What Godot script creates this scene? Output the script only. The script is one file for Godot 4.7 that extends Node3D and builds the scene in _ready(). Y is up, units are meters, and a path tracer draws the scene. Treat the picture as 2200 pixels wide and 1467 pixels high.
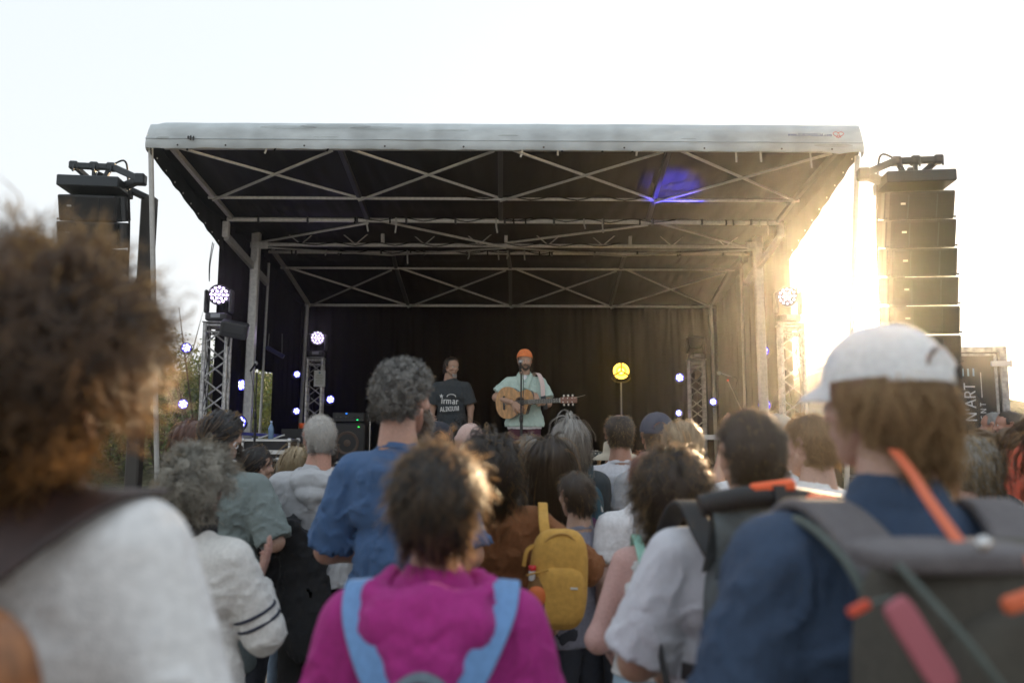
extends Node3D

const F_PX := 1711.5    # focal length of the photograph in its own pixels
var cam: Camera3D
var used_names := {}
var mats := {}
var tex := {}
var head_shapes := {}
var hand_shapes := {}
var shoe_mesh: ArrayMesh
var rng := RandomNumberGenerator.new()
var wrinkle := FastNoiseLite.new()

# ---------------------------------------------------------------- mesh builder
class MB:
	var v := PackedVector3Array()
	var n := PackedVector3Array()
	var c := PackedColorArray()
	var t := PackedInt32Array()
	var tint := Color(1, 1, 1)
	var tinted := false
	var x := Transform3D()

	func put(p: Vector3, m: Vector3) -> int:
		v.append(x * p)
		n.append((x.basis * m).normalized())
		if tinted:
			c.append(tint)
		return v.size() - 1

	func quad(a: Vector3, b: Vector3, d: Vector3, e: Vector3, inside = null) -> void:
		var m := (b - a).cross(d - a)
		if m.length_squared() < 1e-14:
			m = (d - a).cross(e - a)
		if inside != null and m.dot((a + d) * 0.5 - inside) < 0.0:
			var s := b
			b = e
			e = s
			m = -m
		var i := put(a, m)
		put(b, m)
		put(d, m)
		put(e, m)
		t.append_array(PackedInt32Array([i, i + 2, i + 1, i, i + 3, i + 2]))

	func tri(a: Vector3, b: Vector3, d: Vector3, inside = null) -> void:
		var m := (b - a).cross(d - a)
		if inside != null and m.dot((a + b + d) / 3.0 - inside) < 0.0:
			var s := b
			b = d
			d = s
			m = -m
		var i := put(a, m)
		put(b, m)
		put(d, m)
		t.append_array(PackedInt32Array([i, i + 2, i + 1]))

	func box(o: Vector3, s: Vector3, bev := 0.0, turn := Basis()) -> void:
		var h := s * 0.5
		bev = minf(bev, minf(h.x, minf(h.y, h.z)) * 0.9)
		var g := h - Vector3(bev, bev, bev)
		for a in 3:
			var b := (a + 1) % 3
			var d := (a + 2) % 3
			for sa in [-1.0, 1.0]:
				var q: Array[Vector3] = []
				for k in [[-1.0, -1.0], [1.0, -1.0], [1.0, 1.0], [-1.0, 1.0]]:
					var p := Vector3()
					p[a] = sa * h[a]
					p[b] = k[0] * g[b]
					p[d] = k[1] * g[d]
					q.append(o + turn * p)
				quad(q[0], q[1], q[2], q[3], o)
				if bev > 0.0:
					for sb in [-1.0, 1.0]:
						var e: Array[Vector3] = []
						for k in [[0, -1.0], [0, 1.0], [1, 1.0], [1, -1.0]]:
							var p := Vector3()
							p[a] = sa * (h[a] if k[0] == 0 else g[a])
							p[b] = sb * (g[b] if k[0] == 0 else h[b])
							p[d] = k[1] * g[d]
							e.append(o + turn * p)
						quad(e[0], e[1], e[2], e[3], o)
		if bev > 0.0:
			for sx in [-1.0, 1.0]:
				for sy in [-1.0, 1.0]:
					for sz in [-1.0, 1.0]:
						tri(o + turn * Vector3(sx * h.x, sy * g.y, sz * g.z), o + turn * Vector3(sx * g.x, sy * h.y, sz * g.z), o + turn * Vector3(sx * g.x, sy * g.y, sz * h.z), o)

	func tube(p: PackedVector3Array, r, sides := 8, caps := true) -> void:
		var last := p.size() - 1
		var up := Vector3.UP
		var d0 := (p[1] - p[0]).normalized()
		if absf(d0.dot(up)) > 0.9:
			up = Vector3.RIGHT
		var e := (up - d0 * up.dot(d0)).normalized()
		var base := v.size()
		for k in last + 1:
			var d := (p[mini(k + 1, last)] - p[maxi(k - 1, 0)]).normalized()
			e = (e - d * e.dot(d)).normalized()
			var f := d.cross(e)
			var rr: float = r[k] if r is Array or r is PackedFloat32Array else r
			for s in sides:
				var a := TAU * s / sides
				var m := e * cos(a) + f * sin(a)
				put(p[k] + m * rr, m)
		for k in last:
			for s in sides:
				var i := base + k * sides + s
				var j := base + k * sides + (s + 1) % sides
				t.append_array(PackedInt32Array([i, i + sides, j, j, i + sides, j + sides]))
		if caps:
			for w in 2:
				var k := 0 if w == 0 else last
				var d := (p[1] - p[0]) if w == 0 else (p[last] - p[last - 1])
				d = -d.normalized() if w == 0 else d.normalized()
				var o := put(p[k], d)
				var first := v.size()
				for s in sides:
					v.append(v[base + k * sides + s])
					n.append((x.basis * d).normalized())
					if tinted:
						c.append(tint)
				for s in sides:
					var i := first + s
					var j := first + (s + 1) % sides
					t.append_array(PackedInt32Array([o, i, j]) if w == 0 else PackedInt32Array([o, j, i]))

	# a grid of points; the outside is where across(u) x along(v) points, unless flipped
	func surf(p: PackedVector3Array, nu: int, nv: int, wrap := false, flip := false, skip := PackedByteArray()) -> void:
		var base := v.size()
		for j in nv:
			for i in nu:
				var il := (i + nu - 1) % nu if wrap else maxi(i - 1, 0)
				var ir := (i + 1) % nu if wrap else mini(i + 1, nu - 1)
				var du := p[j * nu + ir] - p[j * nu + il]
				var dv := p[mini(j + 1, nv - 1) * nu + i] - p[maxi(j - 1, 0) * nu + i]
				var m := du.cross(dv)
				if m.length_squared() < 1e-16:
					m = (p[mini(j + 1, nv - 1) * nu + i] - p[maxi(j - 1, 0) * nu + i])
					var mid := Vector3()
					for k in nu:
						mid += p[(nv / 2) * nu + k]
					m = p[j * nu + i] - mid / nu
					if flip:
						m = -m
				put(p[j * nu + i], -m if flip else m)
		for j in nv - 1:
			for i in (nu if wrap else nu - 1):
				var a := j * nu + i
				var b := j * nu + (i + 1) % nu
				if skip.size() and skip[a] and skip[b] and skip[a + nu] and skip[b + nu]:
					continue
				if flip:
					t.append_array(PackedInt32Array([base + a, base + b, base + b + nu, base + a, base + b + nu, base + a + nu]))
				else:
					t.append_array(PackedInt32Array([base + a, base + b + nu, base + b, base + a, base + a + nu, base + b + nu]))

	func lathe(o: Vector3, prof: Array, sides := 16, turn := Basis()) -> void:   # prof: Vector2(radius, height) upwards
		var p := PackedVector3Array()
		for q in prof:
			for s in sides:
				var a := TAU * s / sides
				p.append(o + turn * Vector3(cos(a) * q.x, q.y, -sin(a) * q.x))
		surf(p, sides, prof.size(), true)

	func blob(o: Vector3, r: Vector3, e := 1.0, nu := 20, nv := 12, turn := Basis(), wob := 0.0, noise: FastNoiseLite = null) -> void:
		var p := PackedVector3Array()
		for j in nv:
			var b := -PI / 2 + PI * j / (nv - 1)
			var cb := pow(absf(cos(b)), e) if j > 0 and j < nv - 1 else 0.0
			var sb := signf(sin(b)) * pow(absf(sin(b)), e)
			for i in nu:
				var a := TAU * i / nu
				var q := Vector3(signf(cos(a)) * pow(absf(cos(a)), e) * cb, sb, -signf(sin(a)) * pow(absf(sin(a)), e) * cb)
				var s := 1.0
				if wob > 0.0:
					s += wob * noise.get_noise_3dv(q * 0.2 + o)
				p.append(o + turn * (q * r * s))
		surf(p, nu, nv, true)

	# a flat band of a given width and thickness along a path; out[k] points away from what carries it
	func band(p: PackedVector3Array, out: PackedVector3Array, width, thick: float) -> void:
		var q := PackedVector3Array()
		var last := p.size() - 1
		for k in last + 1:
			var d := (p[mini(k + 1, last)] - p[maxi(k - 1, 0)]).normalized()
			var s := d.cross(out[k]).normalized()
			var m := s.cross(d).normalized()
			var w: float = (width[k] if width is Array else width) * 0.5
			for a in [[-1.0, 0.0], [-0.96, 0.75], [-0.8, 1.0], [0.8, 1.0], [0.96, 0.75], [1.0, 0.0], [0.8, -0.2], [-0.8, -0.2]]:
				q.append(p[k] + s * (w * a[0]) + m * (thick * a[1]))
		surf(q, 8, p.size(), true, true)
		for k in [0, last]:
			quad(q[k * 8], q[k * 8 + 2], q[k * 8 + 3], q[k * 8 + 5])

	func add(o: MB, w: Transform3D) -> void:
		var base := v.size()
		var mirror := w.basis.determinant() < 0.0
		var nb := w.basis.inverse().transposed()
		for k in o.v.size():
			v.append(w * o.v[k])
			n.append((nb * o.n[k]).normalized())
		if tinted:
			if o.c.size() == o.v.size():
				c.append_array(o.c)
			else:
				for k in o.v.size():
					c.append(tint)
		for k in range(0, o.t.size(), 3):
			t.append(base + o.t[k])
			t.append(base + o.t[k + (2 if mirror else 1)])
			t.append(base + o.t[k + (1 if mirror else 2)])

	func mesh() -> ArrayMesh:
		var a := []
		a.resize(Mesh.ARRAY_MAX)
		a[Mesh.ARRAY_VERTEX] = v
		a[Mesh.ARRAY_NORMAL] = n
		if tinted:
			a[Mesh.ARRAY_COLOR] = c
		a[Mesh.ARRAY_INDEX] = t
		var m := ArrayMesh.new()
		m.add_surface_from_arrays(Mesh.PRIMITIVE_TRIANGLES, a)
		return m


func pts(a: Array) -> PackedVector3Array:
	return PackedVector3Array(a)


# smooth curve through a few points
func curve(a: Array, each := 6) -> PackedVector3Array:
	var out := PackedVector3Array()
	for k in a.size() - 1:
		var p0: Vector3 = a[maxi(k - 1, 0)]
		var p1: Vector3 = a[k]
		var p2: Vector3 = a[k + 1]
		var p3: Vector3 = a[mini(k + 2, a.size() - 1)]
		for s in each:
			out.append(p1.cubic_interpolate(p2, p0, p3, float(s) / each))
	out.append(a[-1])
	return out


# ---------------------------------------------------------------- soft bodies: tapered capsules joined with a smooth minimum, meshed as surface nets
# bone: [a, b, ra, rb, flat, thin axis, cut at b, carve]
func bone(a: Vector3, b: Vector3, ra: float, rb: float, flat := 1.0, axis := Vector3.BACK, cut := false, carve := false) -> Array:
	return [a, b, ra, rb, flat, axis, cut, carve]


func soft(bones: Array, cell: float, k: float, amp := 0.0, freq := Vector3(9, 5, 9), planes: Array = [], calm := 99.0) -> MB:
	var lo := Vector3(1e9, 1e9, 1e9)
	var hi := -lo
	for b in bones:
		var r: float = maxf(b[2], b[3])
		var rv := Vector3(r, r, r)
		lo = lo.min(b[0] - rv).min(b[1] - rv)
		hi = hi.max(b[0] + rv).max(b[1] + rv)
	var pad := cell * 3.0 + k * 0.3 + amp
	lo -= Vector3(pad, pad, pad)
	hi += Vector3(pad, pad, pad)
	var nx := int((hi.x - lo.x) / cell) + 2
	var ny := int((hi.y - lo.y) / cell) + 2
	var nz := int((hi.z - lo.z) / cell) + 2
	var field := PackedFloat32Array()
	field.resize(nx * ny * nz)
	field.fill(1.0)
	var reach := k + cell * 2.5
	for b in bones:
		var a: Vector3 = b[0]
		var e: Vector3 = b[1]
		var ra: float = b[2]
		var dr: float = b[3] - ra
		var ba := e - a
		var flat: float = 1.0 / b[4] - 1.0
		var ax: Vector3 = b[5]
		ba += ax * (ba.dot(ax) * flat)
		var inv := 1.0 / maxf(ba.length_squared(), 1e-9)
		var cut: bool = b[6]
		var carve: bool = b[7]
		var dir := (e - a).normalized()
		var r: float = maxf(b[2], b[3]) + reach
		var rv := Vector3(r, r, r)
		var m0 := ((a.min(e) - rv - lo) / cell).floor()
		var m1 := ((a.max(e) + rv - lo) / cell).ceil()
		var x0 := maxi(int(m0.x), 0)
		var x1 := mini(int(m1.x), nx - 1)
		for iz in range(maxi(int(m0.z), 0), mini(int(m1.z), nz - 1) + 1):
			for iy in range(maxi(int(m0.y), 0), mini(int(m1.y), ny - 1) + 1):
				var i := (iz * ny + iy) * nx + x0
				var pa := lo + Vector3(x0, iy, iz) * cell - a
				for ix in range(x0, x1 + 1):
					var q := pa + ax * (pa.dot(ax) * flat)
					var h := clampf(q.dot(ba) * inv, 0.0, 1.0)
					var d := (q - ba * h).length() - ra - dr * h
					if cut:
						d = maxf(d, (pa + a - e).dot(dir))
					var f := field[i]
					if carve:
						field[i] = maxf(f, -d)
					elif d < f + k:
						var g := k - absf(d - f)
						field[i] = minf(d, f) - (g * g * 0.25 / k if g > 0.0 else 0.0)
					i += 1
					pa.x += cell
	var near := cell * 3.2
	if amp > 0.0 or planes.size():
		for iz in nz:
			for iy in ny:
				var i := (iz * ny + iy) * nx
				for ix in nx:
					var f := field[i]
					if f < near:
						var p := lo + Vector3(ix, iy, iz) * cell
						if amp > 0.0 and f > -near:
							var w := 1.0 - minf(absf(wrinkle.get_noise_3dv(p * freq + Vector3(0.6, 0.6, 0.6) * wrinkle.get_noise_3dv(p * 6.0))) * 2.4, 1.0)
							f -= amp * (w * w * 1.3 - 0.35) * clampf((calm - p.y) * 12.0, 0.0, 1.0)
						for pl in planes:
							f = maxf(f, pl.distance_to(p))
						field[i] = f
					i += 1
	var out := MB.new()
	var at := PackedInt32Array()
	at.resize(nx * ny * nz)
	at.fill(-1)
	var sy := nx
	var sz := nx * ny
	for iz in range(1, nz - 1):
		for iy in range(1, ny - 1):
			var i := (iz * ny + iy) * nx
			for ix in range(1, nx - 1):
				var c := i + ix
				var f0 := field[c]
				if f0 > near or f0 < -near:
					continue
				var f1 := field[c + 1]
				var f2 := field[c + sy]
				var f3 := field[c + sy + 1]
				var f4 := field[c + sz]
				var f5 := field[c + sz + 1]
				var f6 := field[c + sz + sy]
				var f7 := field[c + sz + sy + 1]
				var s0 := f0 < 0.0
				var count := int(s0) + int(f1 < 0.0) + int(f2 < 0.0) + int(f3 < 0.0) + int(f4 < 0.0) + int(f5 < 0.0) + int(f6 < 0.0) + int(f7 < 0.0)
				if count == 0 or count == 8:
					continue
				var sum := Vector3()
				var m := 0
				if s0 != (f1 < 0.0):
					sum += Vector3(f0 / (f0 - f1), 0, 0)
					m += 1
				if (f2 < 0.0) != (f3 < 0.0):
					sum += Vector3(f2 / (f2 - f3), 1, 0)
					m += 1
				if (f4 < 0.0) != (f5 < 0.0):
					sum += Vector3(f4 / (f4 - f5), 0, 1)
					m += 1
				if (f6 < 0.0) != (f7 < 0.0):
					sum += Vector3(f6 / (f6 - f7), 1, 1)
					m += 1
				if s0 != (f2 < 0.0):
					sum += Vector3(0, f0 / (f0 - f2), 0)
					m += 1
				if (f1 < 0.0) != (f3 < 0.0):
					sum += Vector3(1, f1 / (f1 - f3), 0)
					m += 1
				if (f4 < 0.0) != (f6 < 0.0):
					sum += Vector3(0, f4 / (f4 - f6), 1)
					m += 1
				if (f5 < 0.0) != (f7 < 0.0):
					sum += Vector3(1, f5 / (f5 - f7), 1)
					m += 1
				if s0 != (f4 < 0.0):
					sum += Vector3(0, 0, f0 / (f0 - f4))
					m += 1
				if (f1 < 0.0) != (f5 < 0.0):
					sum += Vector3(1, 0, f1 / (f1 - f5))
					m += 1
				if (f2 < 0.0) != (f6 < 0.0):
					sum += Vector3(0, 1, f2 / (f2 - f6))
					m += 1
				if (f3 < 0.0) != (f7 < 0.0):
					sum += Vector3(1, 1, f3 / (f3 - f7))
					m += 1
				at[c] = out.v.size()
				out.v.append(lo + (Vector3(ix, iy, iz) + sum / m) * cell)
				var g := Vector3(f1 + f3 + f5 + f7 - f0 - f2 - f4 - f6, f2 + f3 + f6 + f7 - f0 - f1 - f4 - f5, f4 + f5 + f6 + f7 - f0 - f1 - f2 - f3)
				out.n.append(g.normalized())
				if s0 != (f1 < 0.0):
					_net(out.t, at, c, sy, sz, s0)
				if s0 != (f2 < 0.0):
					_net(out.t, at, c, sz, 1, s0)
				if s0 != (f4 < 0.0):
					_net(out.t, at, c, 1, sy, s0)
	return out


func _net(t: PackedInt32Array, at: PackedInt32Array, c: int, p: int, q: int, inside: bool) -> void:
	var a := at[c]
	var b := at[c - p]
	var d := at[c - p - q]
	var e := at[c - q]
	if a < 0 or b < 0 or d < 0 or e < 0:
		return
	if inside:
		t.append_array(PackedInt32Array([a, d, b, a, e, d]))
	else:
		t.append_array(PackedInt32Array([a, b, d, a, d, e]))


# ---------------------------------------------------------------- naming and tagging
func numbered(called: String) -> String:
	var k: int = used_names.get(called, 0)
	used_names[called] = k + 1
	return called if k == 0 else "%s_%03d" % [called, k]


func tag(o: Node3D, label: String, category := "", group := "", kind := "") -> Node3D:
	if label:
		o.set_meta("label", label)
	if category:
		o.set_meta("category", category)
	if group:
		o.set_meta("group", group)
	if kind:
		o.set_meta("kind", kind)
	return o


func thing(called: String, label: String, category: String, at := Vector3.ZERO, turn := 0.0, group := "") -> Node3D:
	var o := Node3D.new()
	o.name = numbered(called)
	add_child(o)
	o.position = at
	o.rotation.y = turn
	return tag(o, label, category, group)


func obj(called: String, shape, m: Material, parent: Node3D = null) -> MeshInstance3D:
	var o := MeshInstance3D.new()
	o.mesh = shape.mesh() if shape is MB else shape
	o.material_override = m
	if parent == null:
		o.name = numbered(called)
		add_child(o)
	else:
		var k := 0
		var nm := called
		while parent.has_node(nm):
			k += 1
			nm = "%s_%03d" % [called, k]
		o.name = nm
		parent.add_child(o)
	return o


func rod(called: String, parent: Node3D, a: Vector3, b: Vector3, r: float, m: Material, sides := 8) -> MeshInstance3D:
	var k := MB.new()
	k.tube(pts([a, b]), r, sides)
	return obj(called, k, m, parent)


func bar(called: String, parent: Node3D, a: Vector3, b: Vector3, w: float, h: float, m: Material) -> MeshInstance3D:
	var k := MB.new()
	var d := b - a
	var z := d.normalized()
	var up := Vector3.UP if absf(z.y) < 0.9 else Vector3.BACK
	var xx := up.cross(z).normalized()
	k.box((a + b) * 0.5, Vector3(w, h, d.length()), minf(w, h) * 0.12, Basis(xx, z.cross(xx), z))
	return obj(called, k, m, parent)


func at(x: float, y: float, depth: float) -> Vector3:
	return cam.transform * Vector3((x - 1100.0) / F_PX * depth, (733.5 - y) / F_PX * depth, -depth)


# ---------------------------------------------------------------- materials
func lin(r: float, g: float, b: float) -> Color:
	return Color(r, g, b).linear_to_srgb()


func noise_image(size: int, freq: float, octaves: int, lo: float, hi: float, seed_: int, kind := FastNoiseLite.TYPE_SIMPLEX_SMOOTH, stretch := 1) -> Image:
	var f := FastNoiseLite.new()
	f.noise_type = kind
	f.seed = seed_
	f.frequency = freq
	f.fractal_octaves = octaves
	var im := f.get_seamless_image(size, size / stretch)
	if stretch > 1:
		im.resize(size, size)
	var d := im.get_data()
	for k in d.size():
		d[k] = int(255.0 * lerpf(lo, hi, d[k] / 255.0))
	return Image.create_from_data(size, size, false, Image.FORMAT_L8, d)


func textures() -> void:
	tex.cloth = ImageTexture.create_from_image(noise_image(512, 0.02, 5, 0.86, 1.0, 3))
	tex.weave = noise_image(256, 0.16, 3, 0.0, 1.0, 4)
	var w: Image = tex.weave.duplicate()
	w.bump_map_to_normal_map(3.0)
	tex.weave = ImageTexture.create_from_image(w)
	tex.heather = ImageTexture.create_from_image(noise_image(512, 0.11, 3, 0.74, 1.0, 5))
	tex.dirt = ImageTexture.create_from_image(noise_image(1024, 0.012, 7, 0.25, 1.0, 6))
	tex.grime = ImageTexture.create_from_image(noise_image(512, 0.008, 5, 0.55, 1.0, 7))
	tex.streak = ImageTexture.create_from_image(noise_image(512, 0.03, 4, 0.65, 1.0, 8, FastNoiseLite.TYPE_SIMPLEX_SMOOTH, 8))
	tex.stain = ImageTexture.create_from_image(noise_image(512, 0.006, 6, 0.8, 1.0, 12))
	tex.wood = ImageTexture.create_from_image(noise_image(512, 0.03, 4, 0.7, 1.0, 9, FastNoiseLite.TYPE_SIMPLEX_SMOOTH, 16))
	tex.skin = ImageTexture.create_from_image(noise_image(512, 0.03, 4, 0.8, 1.0, 10))


func mat(color: Color, rough := 0.8, o := {}) -> StandardMaterial3D:
	var key := str(color) + str(rough) + str(o)
	if mats.has(key):
		return mats[key]
	var m := StandardMaterial3D.new()
	m.albedo_color = color
	m.roughness = rough
	m.metallic = o.get("metal", 0.0)
	m.metallic_specular = o.get("spec", 0.5)
	if o.has("tex"):
		m.albedo_texture = tex[o.tex]
		m.uv1_triplanar = true
		m.uv1_world_triplanar = o.get("world", false)
		var s = o.get("scale", 2.0)
		m.uv1_scale = s if s is Vector3 else Vector3(s, s, s)
		if o.has("normal"):
			m.normal_enabled = true
			m.normal_texture = tex[o.normal]
			m.normal_scale = o.get("depth", 0.5)
		if o.has("bump"):
			m.heightmap_enabled = true
			m.heightmap_texture = tex[o.bump]
			m.heightmap_scale = o.get("depth", 1.0)
	if o.has("rim"):
		m.rim_enabled = true
		m.rim = o.rim
		m.rim_tint = 0.6
	if o.has("glow"):
		m.emission_enabled = true
		m.emission = o.glow
		m.emission_energy_multiplier = o.get("power", 1.0)
	if o.has("through"):
		m.backlight_enabled = true
		m.backlight = o.through
	if o.has("sss"):
		m.subsurf_scatter_enabled = true
		m.subsurf_scatter_strength = o.sss
	if o.get("vertex", false):
		m.vertex_color_use_as_albedo = true
	if o.has("coat"):
		m.clearcoat_enabled = true
		m.clearcoat = o.coat
		m.clearcoat_roughness = 0.15
	mats[key] = m
	return m


func cloth(r: float, g: float, b: float, scale := 4.0, o := {}) -> StandardMaterial3D:
	var d := {"tex": "heather" if o.get("heather", false) else "cloth", "scale": scale, "normal": "weave", "depth": 0.5, "rim": 0.12}
	if o.get("thin", false):
		d.through = Color(0.4, 0.4, 0.4)
	return mat(lin(minf(r * 1.22, 0.9), minf(g * 1.22, 0.9), minf(b * 1.22, 0.9)), 0.9, d)


func skin(r: float, g: float, b: float) -> StandardMaterial3D:
	return mat(lin(r, g, b), 0.5, {"tex": "skin", "scale": 7.0, "sss": 0.12})

# ---------------------------------------------------------------- heads, hands, shoes (each made once, then joined into every body)
func head_shape(kind: String) -> MB:
	if head_shapes.has(kind):
		return head_shapes[kind]
	var X := Vector3.RIGHT
	var b := [
		bone(Vector3(0, 0.022, 0.022), Vector3(0, 0.028, -0.018), 0.087, 0.081, 0.9, X),
		bone(Vector3(0, 0.0, -0.032), Vector3(0, -0.06, -0.042), 0.06, 0.05, 0.95, X),
		bone(Vector3(0, -0.07, -0.04), Vector3(0, -0.098, -0.064), 0.043, 0.022),
		bone(Vector3(-0.048, -0.05, -0.008), Vector3(-0.008, -0.1, -0.06), 0.024, 0.018),
		bone(Vector3(0.048, -0.05, -0.008), Vector3(0.008, -0.1, -0.06), 0.024, 0.018),
		bone(Vector3(-0.034, 0.024, -0.079), Vector3(0.034, 0.024, -0.079), 0.013, 0.013),
		bone(Vector3(-0.036, -0.024, -0.07), Vector3(-0.04, -0.03, -0.05), 0.02, 0.024),
		bone(Vector3(0.036, -0.024, -0.07), Vector3(0.04, -0.03, -0.05), 0.02, 0.024),
		bone(Vector3(0, -0.03, 0.024), Vector3(0, -0.17, 0.045), 0.056, 0.06),
	]
	if kind == "female":
		b[8][2] = 0.047
		b[8][3] = 0.052
		b[2][2] = 0.038
	var o := soft(b, 0.0055, 0.03)
	o = MB.new()
	var fine := b.duplicate()
	fine.append_array([
		bone(Vector3(0, 0.012, -0.089), Vector3(0, -0.03, -0.11), 0.0085, 0.0115),
		bone(Vector3(-0.012, -0.034, -0.096), Vector3(0.012, -0.034, -0.096), 0.0085, 0.0085),
		bone(Vector3(-0.016, -0.058, -0.089), Vector3(0.016, -0.058, -0.089), 0.0065, 0.0065),
		bone(Vector3(-0.013, -0.068, -0.087), Vector3(0.013, -0.068, -0.087), 0.007, 0.007),
		bone(Vector3(-0.031, 0.004, -0.106), Vector3(-0.031, 0.004, -0.104), 0.0175, 0.0175, 1.0, X, false, true),
		bone(Vector3(0.031, 0.004, -0.106), Vector3(0.031, 0.004, -0.104), 0.0175, 0.0175, 1.0, X, false, true),
	])
	for s in [-1.0, 1.0]:
		var nrm := Vector3(s, 0, 0.45).normalized()
		fine.append(bone(Vector3(s * 0.081, 0.016, 0.016), Vector3(s * 0.078, -0.026, 0.006), 0.021, 0.013, 0.38, nrm))
		fine.append(bone(Vector3(s * 0.092, 0.012, 0.008), Vector3(s * 0.09, -0.012, 0.003), 0.009, 0.007, 1.0, X, false, true))
	o = soft(fine, 0.0055, 0.014)
	head_shapes[kind] = o
	return o


func hand_shape(curl: float) -> MB:
	if hand_shapes.has(curl):
		return hand_shapes[curl]
	var Z := Vector3.BACK
	var b := [
		bone(Vector3(0, -0.03, 0), Vector3(0, 0.01, 0), 0.027, 0.027, 0.75, Z),
		bone(Vector3(-0.018, 0.02, 0), Vector3(-0.028, 0.078, 0), 0.02, 0.016, 0.7, Z),
		bone(Vector3(0.014, 0.02, 0), Vector3(0.026, 0.082, 0), 0.022, 0.016, 0.7, Z),
		bone(Vector3(0, 0.02, 0), Vector3(0, 0.084, 0), 0.022, 0.016, 0.7, Z),
	]
	var len_ := [0.062, 0.078, 0.084, 0.074]
	for f in 4:
		var p := Vector3(-0.032 + 0.0215 * f, 0.086 + [0.0, 0.008, 0.009, 0.004][f], 0)
		var ang := curl * 0.5
		var lean_ := (f - 1.5) * 0.07
		for seg in 3:
			var l: float = len_[f] * [0.45, 0.3, 0.25][seg]
			var d := Vector3(lean_ * cos(ang), cos(ang), -sin(ang)).normalized()
			var r: float = [0.0092, 0.0085, 0.0078][seg]
			b.append(bone(p, p + d * l, r, r - 0.0008))
			p += d * l
			ang += curl * 0.9
	b.append(bone(Vector3(0.024, 0.015, -0.004), Vector3(0.05, 0.05, -0.014), 0.017, 0.012))
	b.append(bone(Vector3(0.05, 0.05, -0.014), Vector3(0.062, 0.082, -0.02 - curl * 0.015), 0.0115, 0.0095))
	b.append(bone(Vector3(0.062, 0.082, -0.02 - curl * 0.015), Vector3(0.064, 0.105, -0.026 - curl * 0.03), 0.0095, 0.0082))
	var o := soft(b, 0.0046, 0.007)
	hand_shapes[curl] = o
	return o


func shoe() -> ArrayMesh:
	if shoe_mesh == null:
		var b := [
			bone(Vector3(0, 0.05, 0.05), Vector3(0.0, 0.045, -0.06), 0.046, 0.044, 0.9, Vector3.RIGHT),
			bone(Vector3(0, 0.045, -0.06), Vector3(0.005, 0.035, -0.15), 0.048, 0.034),
			bone(Vector3(0, 0.05, 0.04), Vector3(0, 0.1, 0.035), 0.045, 0.042),
		]
		var k := soft(b, 0.011, 0.03, 0.0, Vector3.ONE, [Plane(Vector3(0, -1, 0), -0.022), Plane(Vector3(0, 1, 0.1).normalized(), 0.105)])
		var sole := PackedVector3Array()
		for j in 3:
			for i in 16:
				var a := TAU * i / 16
				sole.append(Vector3(cos(a) * (0.05 if sin(a) < 0.2 else 0.044), [0.0, 0.026, 0.028][j], -0.05 - sin(a) * 0.142) * (1.0 if j < 2 else 1.0))
		k.surf(sole, 16, 3, true)
		shoe_mesh = k.mesh()
	return shoe_mesh


# ---------------------------------------------------------------- hair
# strands in locks: each lock follows a guide that leaves the scalp, falls and curls; h.kind short / curly / long / tied
# the result has three surfaces: dark locks, lighter locks, locks of the second colour
func scalp(d: Vector3) -> Vector3:
	var R := Vector3(0.0835, 0.1, 0.106)
	if d.y >= 0.0:
		return d * R
	var hf := maxf(sqrt(d.x * d.x + d.z * d.z), 1e-4)
	var g := pow(hf, 0.42) / hf
	return Vector3(d.x * R.x * g, d.y * R.y * 1.12, d.z * R.z * g)


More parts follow.
